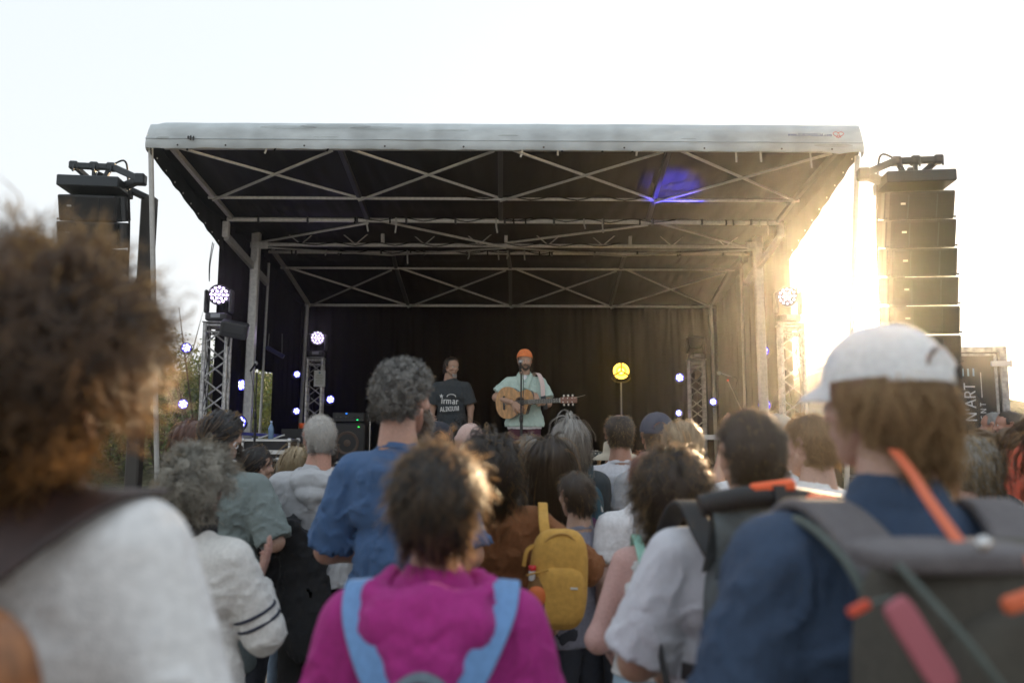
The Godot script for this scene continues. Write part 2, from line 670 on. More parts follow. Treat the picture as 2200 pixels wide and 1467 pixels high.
func hair_shape(h: Dictionary, seed_: int) -> ArrayMesh:
	rng.seed = seed_
	var ks := [MB.new(), MB.new(), MB.new(), MB.new()]
	var R := Vector3(0.0835, 0.1, 0.106)
	var C := Vector3(0, 0.018, 0.006)
	var kind: String = h.kind
	var length: float = h.get("len", 0.03)
	var mix: float = h.get("mix", 0.0)
	var core: float = h.get("core", 1.03)
	var line: float = h.get("line", 0.3)
	var nape: float = h.get("nape", -0.9)
	var bald: float = h.get("bald", 2.0)
	var lift: float = h.get("lift", 0.35)
	var width: float = h.get("w", 0.003)
	var kids: int = h.get("kids", 6)
	var steps: int = h.get("steps", 5)
	var spread: float = h.get("spread", 0.006)
	var curl: float = h.get("curl", 0.0)
	var wind: float = h.get("wind", 1.3)
	var fall: float = h.get("fall", 0.5)
	var bump: float = h.get("bump", 0.02)
	# the dense layer next to the scalp
	var nu := 48
	var nv := 34
	var p := PackedVector3Array()
	var skip := PackedByteArray()
	for j in nv:
		var b := -1.35 + (PI / 2 + 1.35) * j / (nv - 1)
		for i in nu:
			var a := TAU * i / nu
			var d := Vector3(cos(a) * cos(b), sin(b), -sin(a) * cos(b))
			var s := core * (1.0 + bump * wrinkle.get_noise_3dv(d * 9.0) + bump * wrinkle.get_noise_3dv(d * 31.0))
			var inside := _has_hair(d, line, nape, bald)
			p.append(C + scalp(d) * (s if inside else 0.9))
			skip.append(0 if inside else 1)
	ks[0].surf(p, nu, nv, true, false, skip)
	var n_guides: int = h.get("n", 200)
	var made := 0
	var tries := 0
	while made < n_guides and tries < n_guides * 20:
		tries += 1
		var d := Vector3(rng.randfn(), rng.randfn(), rng.randfn()).normalized()
		if d.y > h.get("under", 9.0) or not _has_hair(d, line + 0.03, nape + 0.02, bald):
			continue
		made += 1
		var root := C + scalp(d) * maxf(minf(core, h.get("root", 1.1)), core - 0.12)
		var nrm := (d / R).normalized()
		var flow := (Vector3(0, -1, 0.25) - nrm * nrm.dot(Vector3(0, -1, 0.25))) + Vector3(rng.randfn(), rng.randfn(), rng.randfn()) * 0.25
		var dir := (nrm * lift + flow.normalized() * (1.0 - lift)).normalized()
		if kind == "curly":
			dir = (nrm * 1.0 + flow * h.get("droop", 0.2) + Vector3(rng.randfn(), rng.randfn(), rng.randfn()) * 0.3).normalized()
		var l := length * rng.randf_range(0.7, 1.15)
		var fly: bool = rng.randf() < h.get("fly", 0.1)
		if fly:
			dir = (nrm * 0.8 + flow * 0.35 + Vector3(rng.randfn(), rng.randfn(), rng.randfn()) * 0.25).normalized()
			l *= 1.2
		if h.has("top") and d.y > 0.35:
			l = h.top * rng.randf_range(0.7, 1.15)
		var seg := l / steps
		var phase := rng.randf() * TAU
		var turn_ := wind * rng.randf_range(0.75, 1.25) * (1.0 if rng.randf() < 0.5 else -1.0)
		var guide := PackedVector3Array()
		var outw := PackedVector3Array()
		var q := root
		for s in steps + 1:
			var off := Vector3()
			if curl > 0.0:
				var e1 := dir.cross(Vector3(0.3, 1, 0.2)).normalized()
				var e2 := dir.cross(e1)
				var rr := curl * minf(1.0, s * 0.5)
				off = (e1 * cos(phase + turn_ * s) + e2 * sin(phase + turn_ * s)) * rr
			guide.append(q + off)
			outw.append(((q - C) / R).normalized())
			q += dir * seg
			var g := Vector3(0, -fall, 0.0)
			if kind == "tied":
				var knot: Vector3 = h.knot
				g = (knot - q).normalized() * 1.6
			dir = (dir + g + Vector3(rng.randfn(), rng.randfn(), rng.randfn()) * h.get("mess", 0.12)).normalized()
			var e := (q - C) / R
			var el := e.length()
			var least := maxf(core, 1.02) + 0.02
			if el < least and q.y > -0.03:
				q = C + e * (least / el) * R
			elif q.y <= -0.03 and q.y > -0.13 and root.z > 0.02 and absf(q.x) < 0.07:
				q.z = maxf(q.z, 0.088 * core)
			if kind == "long" and q.y < -0.1 and root.z > -0.03:
				var back: float = 0.085 + 0.06 * clampf((-q.y - 0.12) / 0.12, 0.0, 1.0)
				if absf(q.x) < 0.16:
					q.z = maxf(q.z, back)
			elif kind == "long" and q.y < -0.1:
				q.z = maxf(q.z, -0.03)
		var lock := 2 if rng.randf() < mix else (1 if rng.randf() < 0.45 else 0)
		for m in (maxi(2, kids / 2) if fly else kids):
			if kind != "curly":
				lock = 2 if rng.randf() < mix else (1 if rng.randf() < 0.45 else 0)
			var k: MB = ks[3 if fly else lock]
			var j0 := Vector3(rng.randfn(), rng.randfn(), rng.randfn()) * spread
			var j1: Vector3 = Vector3(rng.randfn(), rng.randfn(), rng.randfn()) * spread * h.get("fray", 0.6)
			var first := k.v.size()
			for s in steps + 1:
				var f := float(s) / steps
				var c := guide[s] + j0.lerp(j1, f)
				var dd := (guide[mini(s + 1, steps)] - guide[maxi(s - 1, 0)])
				var side := dd.cross(outw[s] + j0 * 60.0).normalized()
				k.v.append(c - side * (width * 0.5 * (1.0 - 0.75 * f)))
				k.v.append(c + side * (width * 0.5 * (1.0 - 0.75 * f)))
				k.n.append((outw[s] - side * 0.7).normalized())
				k.n.append((outw[s] + side * 0.7).normalized())
			for s in steps:
				var i := first + s * 2
				k.t.append_array(PackedInt32Array([i, i + 2, i + 1, i + 1, i + 2, i + 3]))
	if kind == "tied" and h.has("tail"):
		_tail(ks, h)
	var col: Color = h.col
	var pale := clampf(col.g * 3.0, 0.0, 1.0)
	var cols := [col * lerpf(0.72, 0.95, pale), col * lerpf(1.45, 1.12, pale), h.get("col2", col * 2.2)]
	cols.append(Color(col.r * 1.3 + 0.012, col.g * 1.3 + 0.009, col.b * 1.3 + 0.007))
	return layered(ks, cols, h.get("shine", 0.42), h.get("gleam", 0.12), 0.75)


func layered(ks: Array, cols: Array, shine: float, gleam: float, loose := 0.0) -> ArrayMesh:
	var out := ArrayMesh.new()
	for i in ks.size():
		if ks[i].v.size() == 0:
			continue
		var one: ArrayMesh = ks[i].mesh()
		out.add_surface_from_arrays(Mesh.PRIMITIVE_TRIANGLES, one.surface_get_arrays(0))
		out.surface_set_material(out.get_surface_count() - 1, hair_mat(cols[i], shine, loose if i == 3 else gleam))
	return out


func _has_hair(d: Vector3, line: float, nape: float, bald: float) -> bool:
	if d.y < nape:
		return false
	if d.y > bald:
		return false
	if d.z < -0.3 and d.y < line + 0.25 * (1.0 - absf(d.x)):
		return false
	if d.z < 0.05 and d.y < -0.1:
		return false
	if d.z < 0.28 and d.y < -0.2 and absf(d.x) > 0.6:
		return false
	return true


# the gathered hair behind the knot
func _tail(ks: Array, h: Dictionary) -> void:
	var path: PackedVector3Array = curve(h.tail, 5)
	var last := path.size() - 1
	for m in int(h.get("tail_n", 260)):
		var a := rng.randf() * TAU
		var rr := sqrt(rng.randf())
		var k: MB = ks[0 if rng.randf() < 0.5 else 1]
		var first := k.v.size()
		var stop := int(last * rng.randf_range(0.75, 1.0))
		for s in stop + 1:
			var f := float(s) / last
			var d := (path[mini(s + 1, last)] - path[maxi(s - 1, 0)]).normalized()
			var e1 := d.cross(Vector3(0.2, 0.3, 1)).normalized()
			var e2 := d.cross(e1)
			var o := e1 * cos(a + f * 0.8) + e2 * sin(a + f * 0.8)
			var r: float = h.get("tail_r", 0.03) * rr * (0.35 + 1.6 * f * (1.0 - f * 0.75))
			var c := path[s] + o * r + Vector3(1, 0.5, 1) * 0.004 * wrinkle.get_noise_3d(m * 7.0, s * 9.0, 0)
			var side := d.cross(o).normalized() * 0.002 * (1.0 - 0.7 * f)
			for w in [-1.0, 1.0]:
				k.v.append(c + side * w)
				k.n.append((o + side * w * 350.0).normalized())
		for s in stop:
			var i := first + s * 2
			k.t.append_array(PackedInt32Array([i, i + 2, i + 1, i + 1, i + 2, i + 3]))


func hair_mat(c: Color, shine := 0.42, gleam := 0.16) -> StandardMaterial3D:
	var g := Color(c.r + 0.32, c.g + 0.2, c.b + 0.09)
	var m := maxf(g.r, maxf(g.g, g.b))
	return mat(lin(clampf(c.r, 0, 1), clampf(c.g, 0, 1), clampf(c.b, 0, 1)), shine, {"through": lin(g.r / m * gleam, g.g / m * gleam, g.b / m * gleam), "spec": 0.6})


# ---------------------------------------------------------------- a person
# lengths for a standing height of 1.75 m, the whole then scaled; faces local -z; joints can be moved by the pose
func person(d: Dictionary) -> Node3D:
	var o := thing("person", d.label, "person", d.at, deg_to_rad(d.get("turn", 0.0)), d.get("group", ""))
	var s: float = d.get("h", 1.72) / 1.75
	o.scale = Vector3(s, s, s)
	var w: float = d.get("girth", 1.0)
	var fem: bool = d.get("fem", false)
	var cell: float = d.get("cell", 0.022)
	var lean: Vector3 = d.get("lean", Vector3.ZERO)
	var J := func(p: Vector3) -> Vector3: return p + lean * clampf((p.y - 0.95) / 0.6, -0.2, 1.2)
	var sw := 0.155 if fem else 0.178
	sw *= 0.5 + 0.5 * w
	var shR: Vector3 = J.call(Vector3(sw, 1.372 + d.get("shrug_r", 0.0), 0.012))
	var shL: Vector3 = J.call(Vector3(-sw, 1.372 + d.get("shrug_l", 0.0), 0.012))
	var arms: Array = d.get("arms", [])
	var eR: Vector3 = arms[0] if arms.size() else J.call(Vector3(sw + 0.05, 1.13, 0.03))
	var wR: Vector3 = arms[1] if arms.size() else Vector3(sw + 0.04, 0.9, -0.08)
	var eL: Vector3 = arms[2] if arms.size() else J.call(Vector3(-sw - 0.05, 1.13, 0.03))
	var wL: Vector3 = arms[3] if arms.size() else Vector3(-sw - 0.04, 0.9, -0.08)
	eR.x *= 0.9
	eL.x *= 0.9
	var Z := Vector3.BACK
	var hipw := 0.1 if fem else 0.09
	var head_at: Vector3 = J.call(Vector3(0, 1.632, -0.012)) + d.get("head_shift", Vector3.ZERO)
	var yaw: float = deg_to_rad(d.get("look", 0.0))
	var head := Transform3D(Basis.from_euler(Vector3(deg_to_rad(d.get("nod", 0.0)), yaw, deg_to_rad(d.get("tilt", 0.0)))), head_at)
	var hs: float = d.get("head", 1.0)
	head.basis = head.basis.scaled(Vector3(hs, hs, hs))
	# the trunk as bones, grown by g for each layer of cloth
	var trunk := func(g: float) -> Array:
		return [
			bone(J.call(Vector3(-0.075 * w, 0.97, 0)), J.call(Vector3(0.075 * w, 0.97, 0)), 0.105 * w + g, 0.105 * w + g, 0.82, Z),
			bone(J.call(Vector3(-0.05 * w, 1.1, -0.005)), J.call(Vector3(0.05 * w, 1.1, -0.005)), (0.095 if fem else 0.105) * w + g, (0.095 if fem else 0.105) * w + g, 0.82, Z),
			bone(J.call(Vector3(-0.078 * w, 1.27, 0.004)), J.call(Vector3(0.078 * w, 1.27, 0.004)), 0.103 * w + g, 0.103 * w + g, 0.86, Z),
			bone(J.call(Vector3(-0.07 * w, 1.35, 0.02)), J.call(Vector3(0.07 * w, 1.35, 0.02)), 0.085 + g, 0.085 + g, 0.85, Z),
			bone(shL.lerp(shR, 0.16), shL.lerp(shR, 0.84), 0.052 + g, 0.052 + g),
			bone(J.call(Vector3(0, 1.39, 0.02)), J.call(Vector3(0, 1.462, 0.022)), 0.085 + g, 0.056 + g * 0.5),
		]
	var body: Array = trunk.call(0.0)
	body.append_array([
		bone(head_at + head.basis * Vector3(0, -0.06, 0.028), J.call(Vector3(0, 1.44, 0.022)), 0.047 if fem else 0.056, 0.058 if fem else 0.066),
		bone(shR, eR, 0.05, 0.041), bone(eR, wR, 0.043, 0.027), bone(shL, eL, 0.05, 0.041), bone(eL, wL, 0.043, 0.027),
	])
	var legs: Array = d.get("legs", [Vector3(0.1, 0.5, -0.02), Vector3(0.11, 0.09, 0.03), Vector3(-0.1, 0.5, -0.02), Vector3(-0.11, 0.09, 0.03)])
	for q in 2:
		var hip := Vector3(hipw * (1.0 if q == 0 else -1.0), 0.92, 0)
		body.append_array([bone(hip, legs[q * 2], 0.085, 0.055), bone(legs[q * 2], legs[q * 2 + 1], 0.056, 0.037), bone(legs[q * 2 + 1], legs[q * 2 + 1] + Vector3(0, -0.045, -0.1), 0.036, 0.03)])
	var bm := soft(body, d.get("body_cell", cell), 0.035)
	bm.add(head_shape("female" if fem else "male"), head)
	for q in 2:
		var wr: Vector3 = wR if q == 0 else wL
		var el: Vector3 = eR if q == 0 else eL
		var y: Vector3 = d.hands[q * 2] if d.has("hands") else (wr - el).normalized()
		y = y.normalized()
		var palm: Vector3 = d.hands[q * 2 + 1] if d.has("hands") else Vector3(-1.0 if q == 0 else 1.0, 0, 0.2)
		palm = (palm - y * y.dot(palm)).normalized()
		var zz := -palm
		var xx := y.cross(zz)
		var bs := Basis(xx, y, zz)
		if q == 1:
			bs = Basis(-xx, y, zz)
		bm.add(hand_shape(d.get("curl", 0.5) if not d.get("curl", 0.5) is Array else d.curl[q]), Transform3D(bs, wr + y * 0.012))
	var sk: StandardMaterial3D = d.get("skin", skin(0.5, 0.3, 0.21))
	obj("body", bm, sk, o)
	# shirt
	var g: float = d.get("thick", 0.014)
	var hem: float = d.get("hem", 0.86)
	var sleeve: float = d.get("sleeve", 0.6)      # in arm lengths: 1 is the elbow, 2 the wrist
	var shirt: Array = trunk.call(g)
	shirt[5] = bone(J.call(Vector3(0, 1.39, 0.02)), J.call(Vector3(0, 1.45 + d.get("collar", 0.0), 0.02)), 0.09 + g, 0.062 + g * 0.6)
	shirt.append(bone(Vector3(-0.07 * w, hem + 0.02, 0), Vector3(0.07 * w, hem + 0.02, 0), 0.115 * w + g + d.get("flare", 0.0), 0.115 * w + g + d.get("flare", 0.0), 0.85, Z))
	for q in 2:
		var sh: Vector3 = shR if q == 0 else shL
		var el: Vector3 = eR if q == 0 else eL
		var wr: Vector3 = wR if q == 0 else wL
		var loose: float = d.get("loose", 0.014)
		if sleeve > 0.0 and sleeve <= 1.0:
			shirt.append(bone(sh, sh.lerp(el, sleeve), 0.055 + g, 0.05 + g + loose, 1.0, Z, true))
		elif sleeve > 1.0:
			shirt.append(bone(sh, el, 0.056 + g, 0.048 + g))
			shirt.append(bone(el, el.lerp(wr, sleeve - 1.0), 0.049 + g, 0.034 + g, 1.0, Z, true))
	for extra in d.get("shirt_extra", []):
		shirt.append(extra)
	var planes := [Plane(Vector3(0, -1, 0), -hem)]
	if d.has("neckline"):
		planes.append(d.neckline)
	obj(d.get("shirt_name", "shirt"), soft(shirt, d.get("shirt_cell", cell), 0.03, d.get("fold", 0.007), d.get("fold_freq", Vector3(9, 6, 9)), planes, 1.44), d.shirt, o)
	if d.get("neckband", true):
		var nb := MB.new()
		var np := PackedVector3Array()
		var no := PackedVector3Array()
		var nr: float = (0.061 if fem else 0.068) + d.get("neck_loose", 0.0)
		for i in 25:
			var a := TAU * i / 24.0
			np.append(J.call(Vector3(sin(a) * nr, 1.472 - 0.022 * (1.0 - cos(a)) * 0.9 + d.get("collar", 0.0), 0.024 + cos(a) * nr * 0.93)))
			no.append(Vector3(sin(a), 0.3, cos(a)))
		nb.band(np, no, d.get("neckband_w", 0.021), 0.005)
		obj("neckband", nb, d.get("neckband_m", d.shirt), o)
	# trousers or shorts
	var pants := [bone(Vector3(-0.075 * w, 0.97, 0), Vector3(0.075 * w, 0.97, 0), 0.112 * w, 0.112 * w, 0.84, Z)]
	var short_: bool = d.get("shorts", false)
	var pl: float = d.get("leg_loose", 0.016)
	for q in 2:
		var hip := Vector3(hipw * (1.0 if q == 0 else -1.0), 0.92, 0)
		var kn: Vector3 = legs[q * 2]
		var an: Vector3 = legs[q * 2 + 1]
		if short_:
			pants.append(bone(hip, hip.lerp(kn, d.get("short_len", 0.9)), 0.09 + pl, 0.075 + pl, 1.0, Z, true))
		else:
			pants.append(bone(hip, kn, 0.088 + pl, 0.06 + pl))
			pants.append(bone(kn, an + Vector3(0, -0.03, 0), 0.06 + pl, 0.05 + pl, 1.0, Z, true))
	obj("shorts" if short_ else "trousers", soft(pants, maxf(cell, 0.018), 0.025, 0.006, Vector3(8, 5, 8), [Plane(Vector3(0, 1, 0), 1.03)]), d.get("pants", cloth(0.03, 0.035, 0.05)), o)
	for q in 2:
		var an: Vector3 = legs[q * 2 + 1]
		var k := obj("shoe", shoe(), d.get("shoes", mat(lin(0.5, 0.5, 0.5), 0.7)), o)
		k.position = Vector3(an.x, 0, an.z)
		k.rotation.y = -0.15 if q == 0 else 0.15
	# hair
	if d.has("hair"):
		var hh := obj("hair", hair_shape(d.hair, hash(d.label) % 100000), null, o)
		hh.transform = head
	if d.get("face", false):
		for q in [-1.0, 1.0]:
			var ek := MB.new()
			ek.blob(Vector3(), Vector3(0.0125, 0.0125, 0.0125), 1.0, 12, 8)
			var eye := obj("eye", ek, mat(lin(0.7, 0.68, 0.65), 0.15), o)
			eye.transform = head * Transform3D(Basis(), Vector3(q * 0.031, 0.003, -0.079))
			var ik := MB.new()
			ik.blob(Vector3(0, 0, -0.0095), Vector3(0.006, 0.006, 0.004), 1.0, 10, 6)
			obj("iris", ik, mat(lin(0.03, 0.018, 0.01), 0.1), eye)
			var bk := MB.new()
			var bp := curve([Vector3(q * 0.014, 0.021, -0.093), Vector3(q * 0.033, 0.029, -0.09), Vector3(q * 0.05, 0.02, -0.077)], 3)
			bk.tube(bp, [0.003, 0.004, 0.0045, 0.0045, 0.004, 0.003, 0.0015], 6)
			obj("eyebrow", bk, mat(d.get("brow", lin(0.02, 0.014, 0.01)), 0.9), o).transform = head
		var mk := MB.new()
		mk.blob(Vector3(0, -0.0635, -0.091), Vector3(0.019, 0.0035, 0.004), 1.0, 12, 6)
		obj("mouth", mk, mat(lin(0.13, 0.03, 0.025), 0.5), o).transform = head
	if d.has("beard"):
		var bd: Dictionary = d.beard
		obj("beard", beard_shape(bd), null, o).transform = head
	o.set_meta("_head", head)
	return o


func beard_shape(b: Dictionary) -> ArrayMesh:
	rng.seed = b.get("seed", 5)
	var ks := [MB.new(), MB.new(), MB.new()]
	var n: int = b.get("n", 900)
	for m in n:
		var a := rng.randf_range(-1.0, 1.0)
		var t := rng.randf()
		# along the jaw from ear to ear, and from the lip down to the chin
		var jaw := Vector3(a * 0.066 * (1.0 - 0.25 * a * a), -0.045 - 0.058 * (1.0 - a * a), -0.012 - 0.078 * (1.0 - pow(absf(a), 2.2)))
		var p := jaw + Vector3(0, lerpf(0.0, 0.035 if absf(a) > 0.35 else 0.018, t), -0.004 * t)
		if b.get("goatee", false):
			p = Vector3(rng.randf_range(-0.026, 0.026), rng.randf_range(-0.115, -0.078), -0.078 + rng.randf() * 0.006)
		elif rng.randf() < 0.16:
			p = Vector3(rng.randf_range(-0.026, 0.026), -0.047 + rng.randf() * 0.004, -0.094)
		var out := Vector3(p.x * 9.0, -0.6, -0.7).normalized()
		var l: float = b.get("len", 0.012) * rng.randf_range(0.6, 1.3)
		var q := p + out * 0.004
		var e := q + out * l + Vector3(rng.randfn(), rng.randfn(), rng.randfn()) * 0.003
		var side := out.cross(Vector3(rng.randfn(), rng.randfn(), rng.randfn())).normalized() * 0.0022
		ks[2 if rng.randf() < b.get("mix", 0.3) else rng.randi() % 2].tri(q - side, q + side, e)
	return layered(ks, [b.col * 0.8, b.col * 1.2, b.get("col2", b.col)], 0.6, 0.12)


func head_of(o: Node3D) -> Transform3D:
	return o.get_meta("_head")


# ---------------------------------------------------------------- caps, hoods, bags
# a baseball cap on a head; brim_yaw turns the brim (0 in front, 180 behind); the opening and its strap are opposite
func cap(o: Node3D, m: Material, brim_yaw := 0.0, dip := 0.0, size := 1.0, brim := 1.0) -> Node3D:
	var root := Node3D.new()
	root.name = "cap"
	o.add_child(root)
	root.transform = head_of(o) * Transform3D(Basis(Vector3.UP, deg_to_rad(brim_yaw)) * Basis(Vector3.RIGHT, deg_to_rad(dip)), Vector3(0, 0.03, 0.006)).scaled_local(Vector3(size, size, size))
	var R := Vector3(0.095, 0.108, 0.118)
	var nu := 72
	var nv := 22
	var p := PackedVector3Array()
	var skip := PackedByteArray()
	for j in nv:
		var b := (PI / 2) * j / (nv - 1)
		for i in nu:
			var a := TAU * i / nu
			var seam := 1.0 - 0.012 * pow(absf(cos(a * 3.0)), 24.0) * cos(b)
			var f := pow(cos(b), 0.85) if j < nv - 1 else 0.0
			var q := Vector3(cos(a) * R.x * f, sin(b) * R.y, -sin(a) * R.z * f) * seam
			var e := Vector2(q.x / 0.04, (q.y - 0.012) / 0.042)
			var hole := q.z > 0.05 and e.length() < 1.0 and q.y > 0.0
			if q.z > 0.05 and e.length() < 1.0 and e.y >= 0.0:
				var e2 := e.normalized() if e.length() > 0.01 else Vector2(0, 1)
				q.x = e2.x * 0.04
				q.y = 0.012 + e2.y * 0.042
				skip.append(1)
			else:
				skip.append(0)
			p.append(q)
	var k := MB.new()
	k.surf(p, nu, nv, true, false, skip)
	obj("crown_panel", k, m, root)
	for i in 6:
		var a := TAU * (i + 0.5) / 6.0
		var sm := PackedVector3Array()
		for j in 13:
			var bb := lerpf(0.42 if sin(a) < -0.5 else 0.04, PI / 2 - 0.02, j / 12.0)
			var f := pow(cos(bb), 0.85)
			sm.append(Vector3(cos(a) * R.x * f, sin(bb) * R.y, -sin(a) * R.z * f) * 1.004)
		var sk := MB.new()
		sk.tube(sm, 0.0016, 5, false)
		obj("seam", sk, m, root)
	var st := MB.new()
	var sp := PackedVector3Array()
	var so := PackedVector3Array()
	for i in 25:
		var a := lerpf(PI * 1.18, PI * 1.82, i / 24.0)
		sp.append(Vector3(cos(a) * R.x, 0.002, -sin(a) * R.z))
		so.append(Vector3(cos(a), 0, -sin(a)))
	st.band(sp, so, 0.022, 0.004)
	obj("strap", st, m, root)
	var vb := MB.new()
	var vp := PackedVector3Array()
	for side in 2:
		for j in 7:
			for i in 19:
				var a := lerpf(0.14 * PI, 0.86 * PI, i / 18.0)
				var f := j / 6.0
				var reach := 0.068 * brim * f * pow(sin((a - 0.14 * PI) / 0.72), 0.6)
				var x := cos(a) * R.x * (1.0 + 0.02 * f)
				vp.append(Vector3(x, 0.004 - 0.02 * f - 1.9 * x * x * f - side * 0.004, -sin(a) * R.z - reach))
	vb.surf(vp.slice(0, 133), 19, 7)
	vb.surf(vp.slice(133), 19, 7, false, true)
	obj("brim", vb, m, root)
	var bt := MB.new()
	bt.blob(Vector3(0, R.y + 0.001, 0), Vector3(0.007, 0.005, 0.007), 1.0, 10, 6)
	obj("button", bt, m, root)
	return root


# the hood of a hoodie lying on the back, in body axes
func hood(o: Node3D, m: Material, size := 1.0, cell := 0.012, at_: Vector3 = Vector3(0, 1.435, 0.02), folds := 0) -> void:
	var b := []
	var ring := []
	for i in 11:
		var a := lerpf(-2.2, 2.2, i / 10.0)
		ring.append(at_ + Vector3(sin(a) * 0.098, 0.03 - 0.028 * cos(a) - 0.03 * absf(sin(a)), cos(a) * 0.088 + 0.01) * size)
	for i in 10:
		var f: float = absf(i - 4.5) / 4.5
		b.append(bone(ring[i], ring[i + 1], 0.036 * size * (1.0 - 0.35 * f), 0.036 * size * (1.0 - 0.35 * f)))
	b.append(bone(at_ + Vector3(-0.07, -0.03, 0.095) * size, at_ + Vector3(0.07, -0.03, 0.095) * size, 0.045 * size, 0.045 * size))
	b.append(bone(at_ + Vector3(-0.045, -0.09, 0.105) * size, at_ + Vector3(0.045, -0.09, 0.105) * size, 0.042 * size, 0.042 * size))
	b.append(bone(at_ + Vector3(0, -0.1, 0.11) * size, at_ + Vector3(0, -0.15, 0.095) * size, 0.04 * size, 0.025 * size))
	# sagging folds from one side of the neck to the other
	for i in folds:
		var y := -0.005 - 0.034 * i
		var w := 0.1 - 0.013 * i
		var q := [at_ + Vector3(-w, y + 0.03, 0.07 + 0.012 * i) * size, at_ + Vector3(-w * 0.5, y - 0.012, 0.125 + 0.011 * i) * size, at_ + Vector3(0.008 * (i % 2), y - 0.03, 0.139 + 0.009 * i) * size, at_ + Vector3(w * 0.5, y - 0.01, 0.125 + 0.011 * i) * size, at_ + Vector3(w, y + 0.034, 0.07 + 0.012 * i) * size]
		for j in 4:
			b.append(bone(q[j], q[j + 1], 0.0135 * size, 0.0135 * size))
	obj("hood", soft(b, cell, 0.022, 0.006, Vector3(7, 5, 6)), m, o)


func strap(called: String, parent: Node3D, p: Array, outs: Array, width, thick: float, m: Material, each := 6) -> MeshInstance3D:
	var path := curve(p, each)
	var out := curve(outs, each)
	var k := MB.new()
	k.band(path, out, width, thick)
	return obj(called, k, m, parent)


# two straps over the shoulders of a bag worn on the back, in body axes
func shoulder_straps(bag: Node3D, m: Material, half := 0.105, width := 0.055, top := 1.3, back := 0.15, thick := 0.012, grow := 0.0) -> void:
	for s in [-1.0, 1.0]:
		strap("shoulder_strap", bag,
			[Vector3(s * half * 0.72, top, back), Vector3(s * half * 0.85, 1.405, 0.115 + grow), Vector3(s * half, 1.474 + grow, 0.02), Vector3(s * half * 1.12, 1.42, -0.085 - grow), Vector3(s * half * 1.25, 1.3, -0.135 - grow), Vector3(s * half * 1.55, 1.15, -0.1), Vector3(s * half * 1.5, 1.08, 0.05)],
			[Vector3(0, 0, 1), Vector3(0, 0.6, 0.8), Vector3(0, 1, 0), Vector3(0, 0.5, -0.9), Vector3(0, 0, -1), Vector3(s * 0.7, 0, -0.7), Vector3(s, 0, 0)], width, thick, m)

# ================================================================ the scene
func _ready() -> void:
	wrinkle.seed = 11
	wrinkle.frequency = 1.0
	wrinkle.fractal_octaves = 2
	cam = Camera3D.new()
	cam.name = "camera"
	cam.fov = 46.4
	cam.near = 0.05
	cam.far = 600.0
	var lens := CameraAttributesPhysical.new()
	lens.frustum_focal_length = 28.0
	lens.exposure_aperture = 2.0
	lens.frustum_focus_distance = 7.0
	lens.frustum_near = 0.05
	lens.frustum_far = 600.0
	cam.attributes = lens
	cam.transform = Transform3D(Basis.from_euler(Vector3(deg_to_rad(6.57), 0.0, deg_to_rad(0.25))), Vector3(0, 1.55, 0))
	add_child(cam)
	var sun_dir := (at(1868.0, 640.0, 100.0) - cam.position).normalized()
	var env := Environment.new()
	env.background_mode = Environment.BG_SKY
	env.sky = Sky.new()
	env.sky.sky_material = evening_sky(sun_dir)
	env.tonemap_mode = Environment.TONE_MAPPER_LINEAR
	env.tonemap_exposure = 2.1
	env.sdfgi_enabled = true
	env.ssao_enabled = true
	env.ssil_enabled = true
	env.volumetric_fog_enabled = true
	env.volumetric_fog_density = 0.0021
	env.volumetric_fog_albedo = Color(0.98, 0.98, 0.94)
	env.volumetric_fog_anisotropy = 0.9
	var we := WorldEnvironment.new()
	we.name = "world_environment"
	we.environment = env
	add_child(we)
	var sun := DirectionalLight3D.new()
	sun.name = "sun"
	sun.light_energy = 1.6
	sun.light_color = Color(1.0, 0.86, 0.68)
	sun.light_angular_distance = 0.5
	sun.shadow_enabled = true
	add_child(sun)
	sun.look_at_from_position(Vector3.ZERO, -sun_dir)
	textures()
	land()
	stage()
	stage_gear()
	towers_and_lamps()
	speakers()
	truck()
	performers()
	audience()
	foreground()


func evening_sky(sun_dir: Vector3) -> PanoramaSkyMaterial:
	var im := Image.create_empty(1024, 512, false, Image.FORMAT_RGBF)
	for y in 512:
		var el := PI / 2 - PI * (y + 0.5) / 512.0
		for x in 1024:
			var az := TAU * (x + 0.5) / 1024.0
			# the first column of the panorama looks along -z
			var d := Vector3(sin(az) * cos(el), sin(el), -cos(az) * cos(el))
			var up := maxf(d.y, 0.0)
			var c := Color(0.97, 0.99, 0.985).lerp(Color(0.72, 0.83, 0.95), 1.0 - exp(-up * 2.0))
			var ang := acos(clampf(d.dot(sun_dir), -1.0, 1.0))
			var near := 0.42 * exp(-ang / 0.42) + 1.5 * exp(-ang / 0.09) + 14.0 * exp(-pow(ang / 0.03, 2.0))
			var air := 0.5
			var r := c.r * air + near * 0.5
			var g := c.g * air + near * 0.44
			var b := c.b * air + near * 0.33
			im.set_pixel(x, y, Color(r, g, b))
	var m := PanoramaSkyMaterial.new()
	m.panorama = ImageTexture.create_from_image(im)
	return m


